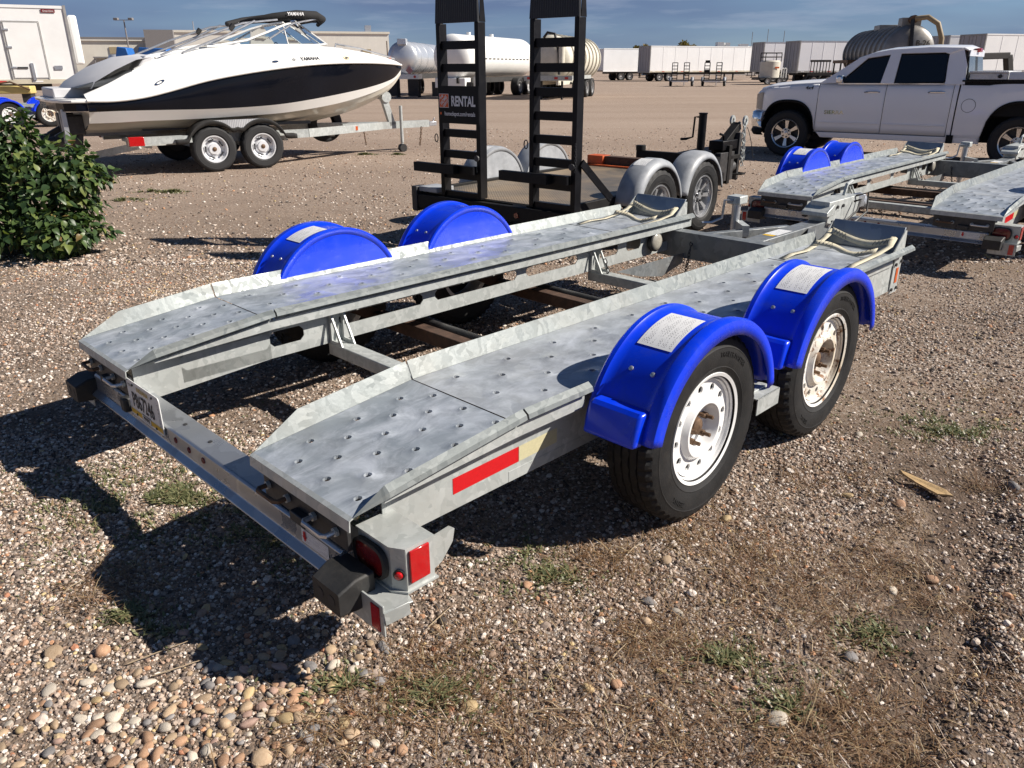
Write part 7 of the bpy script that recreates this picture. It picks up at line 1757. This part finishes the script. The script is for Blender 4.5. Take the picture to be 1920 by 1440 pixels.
# river stones (pieces of the gravel ground)
def stone_mat(name, a, b_):
    m, t, bs = M_(name); v = objco(t); n = noise(t, v, 1.7, 6.0, 0.7); i = nd(t, 'ShaderNodeObjectInfo')
    c = ramp(t, n.outputs['Fac'], [(0.3, a), (0.7, b_)])
    c = mixc(t, 1.0, c, ramp(t, i.outputs['Random'], [(0.0, (0.62,0.62,0.62)), (1.0, (1.12,1.10,1.07))]), 'MULTIPLY')
    t.links.new(c, bs.inputs['Base Color']); bs.inputs['Roughness'].default_value = 0.75; n2 = noise(t, v, 9.0, 4.0); bump(t, bs, n2.outputs['Fac'], 0.25, 0.1); return m
SMs = [stone_mat('tan_stone', (0.38,0.265,0.165), (0.50,0.38,0.26)), stone_mat('rust_stone', (0.36,0.20,0.12), (0.50,0.32,0.20)), stone_mat('pale_stone', (0.48,0.42,0.34), (0.60,0.54,0.46)), stone_mat('grey_stone', (0.20,0.19,0.19), (0.32,0.30,0.29)), stone_mat('ochre_stone', (0.42,0.30,0.15), (0.52,0.40,0.23)), stone_mat('pink_stone', (0.42,0.26,0.20), (0.54,0.38,0.31))]
smesh = []
for k in range(10):
    bm = bmesh.new(); bmesh.ops.create_icosphere(bm, subdivisions=2, radius=1.0)
    rs = np.random.default_rng(60 + k); ph = rs.random(9)*6.28; pw = 1.0 + rs.random()*0.8
    for v in bm.verts:
        p = v.co.copy(); f_ = 1 + 0.17*math.sin(2.1*p.x + ph[0]) + 0.17*math.sin(2.4*p.y + ph[1]) + 0.10*math.sin(2.9*p.z + ph[2]) + 0.06*math.sin(5*p.x + 4*p.y + ph[3])
        v.co = p*f_
    me = bpy.data.meshes.new('river_stone'); bm.to_mesh(me); bm.free(); me.shade_smooth(); me.materials.append(None); smesh.append(me)
srng = np.random.default_rng(77); placed = []
def put_stone(x, y, s):
    for (a, b, r_) in placed:
        if (a - x)**2 + (b - y)**2 < (0.72*(r_ + s))**2: return False
    placed.append((x, y, s)); k = int(srng.integers(10)); o = bpy.data.objects.new('river_stone', smesh[k]); COL.objects.link(o); o.parent = ground
    sc = (s*(0.95 + 0.55*srng.random()), s*(0.70 + 0.3*srng.random()), s*(0.42 + 0.30*srng.random()))
    o.scale = sc; o.rotation_euler = (srng.normal()*0.15, srng.normal()*0.15, srng.random()*6.28); o.location = (x, y, float(ground_h(x, y)) + sc[2]*0.42)
    mi = int(srng.choice(6, p=[0.30, 0.22, 0.16, 0.09, 0.12, 0.11])); o.material_slots[0].link = 'OBJECT'; o.material_slots[0].material = SMs[mi]
    return True
cnt = tries = 0
while cnt < 235 and tries < 6000:
    tries += 1
    if tries % 5: x, y = srng.normal()*0.16 - 0.68, srng.normal()*0.13 + 1.55
    else: x, y = srng.normal()*0.22 - 1.12, srng.normal()*0.10 + 1.42
    if y < 1.28: continue
    cnt += put_stone(x, y, 0.0085 + 0.0105*srng.random()**1.3)
for x, y, s in ((-0.60, 1.355, 0.024), (-1.05, 1.46, 0.024), (-0.48, 2.17, 0.018), (0.05, 2.02, 0.02), (0.42, 1.95, 0.022), (0.40, 1.86, 0.018), (0.50, 1.90, 0.02), (0.28, 1.60, 0.02), (0.20, 1.58, 0.017), (0.66, 1.47, 0.024), (1.35, 2.05, 0.022), (1.20, 2.0, 0.02), (0.78, 2.42, 0.02), (0.52, 2.16, 0.018), (-1.3, 1.72, 0.022), (-1.16, 1.73, 0.024), (1.55, 3.1, 0.02), (1.30, 2.6, 0.022), (1.46, 2.5, 0.02), (1.95, 2.62, 0.024), (-0.12, 1.52, 0.02), (0.95, 1.7, 0.022)):
    put_stone(x, y, s)
# twigs and litter, pieces of the ground
tw = random.Random(3)
for x, y, a, l in ((-0.22, 1.86, 1.0, 0.11), (0.02, 1.80, 0.2, 0.06), (0.30, 1.72, 0.9, 0.08), (0.42, 2.22, 0.8, 0.09), (0.60, 2.10, 2.3, 0.12), (-1.0, 1.72, 0.6, 0.16), (-0.92, 1.66, 0.5, 0.13), (-0.50, 1.47, 1.1, 0.09), (0.85, 1.75, 1.3, 0.08), (1.0, 2.05, 0.5, 0.10), (1.15, 1.60, 2.6, 0.12), (-1.4, 2.02, 1.2, 0.07), (2.0, 3.75, 0.2, 0.12), (1.5, 3.45, 0.1, 0.10), (-2.6, 5.6, 0.8, 0.3), (-3.0, 5.5, 0.5, 0.25), (0.10, 1.50, 0.1, 0.12), (0.70, 1.95, 0.4, 0.07)):
    p = Vector((x, y, float(ground_h(x, y)) + 0.010)); d = Vector((math.cos(a), math.sin(a), 0)); sdv = Vector((-d.y, d.x, 0))
    MB().tube([p - d*l/2, p - d*l*0.1 + sdv*tw.uniform(-0.008, 0.008) + Vector((0, 0, 0.006)), p + d*l/2], [0.0022, 0.002, 0.0012], 5).build('twig', MT['twig'] if 'twig' in MT else MT.setdefault('twig', paint('dry_twig', (0.34,0.26,0.17), 0.9)), ground, smooth=60)
MT['split_wood'] = paint('split_wood', (0.40,0.27,0.13), 0.75, 0.0, 0.25, 30.0, 0.4, 120.0)
pz_ = float(ground_h(1.60, 2.62)) + 0.012
ws_ = MB().add([(1.555, 2.725, pz_), (1.565, 2.735, pz_ + 0.006), (1.66, 2.565, pz_ + 0.012), (1.672, 2.535, pz_ + 0.004), (1.650, 2.540, pz_ + 0.006), (1.618, 2.545, pz_ + 0.006), (1.575, 2.63, pz_ + 0.010), (1.560, 2.70, pz_ + 0.008)], [tuple(range(8))]).build('wood_splinter', MT['split_wood'], None, solid=0.008)
tag(ws_, 'split piece of yellow wood lying on the gravel right of the wheels', 'wood')
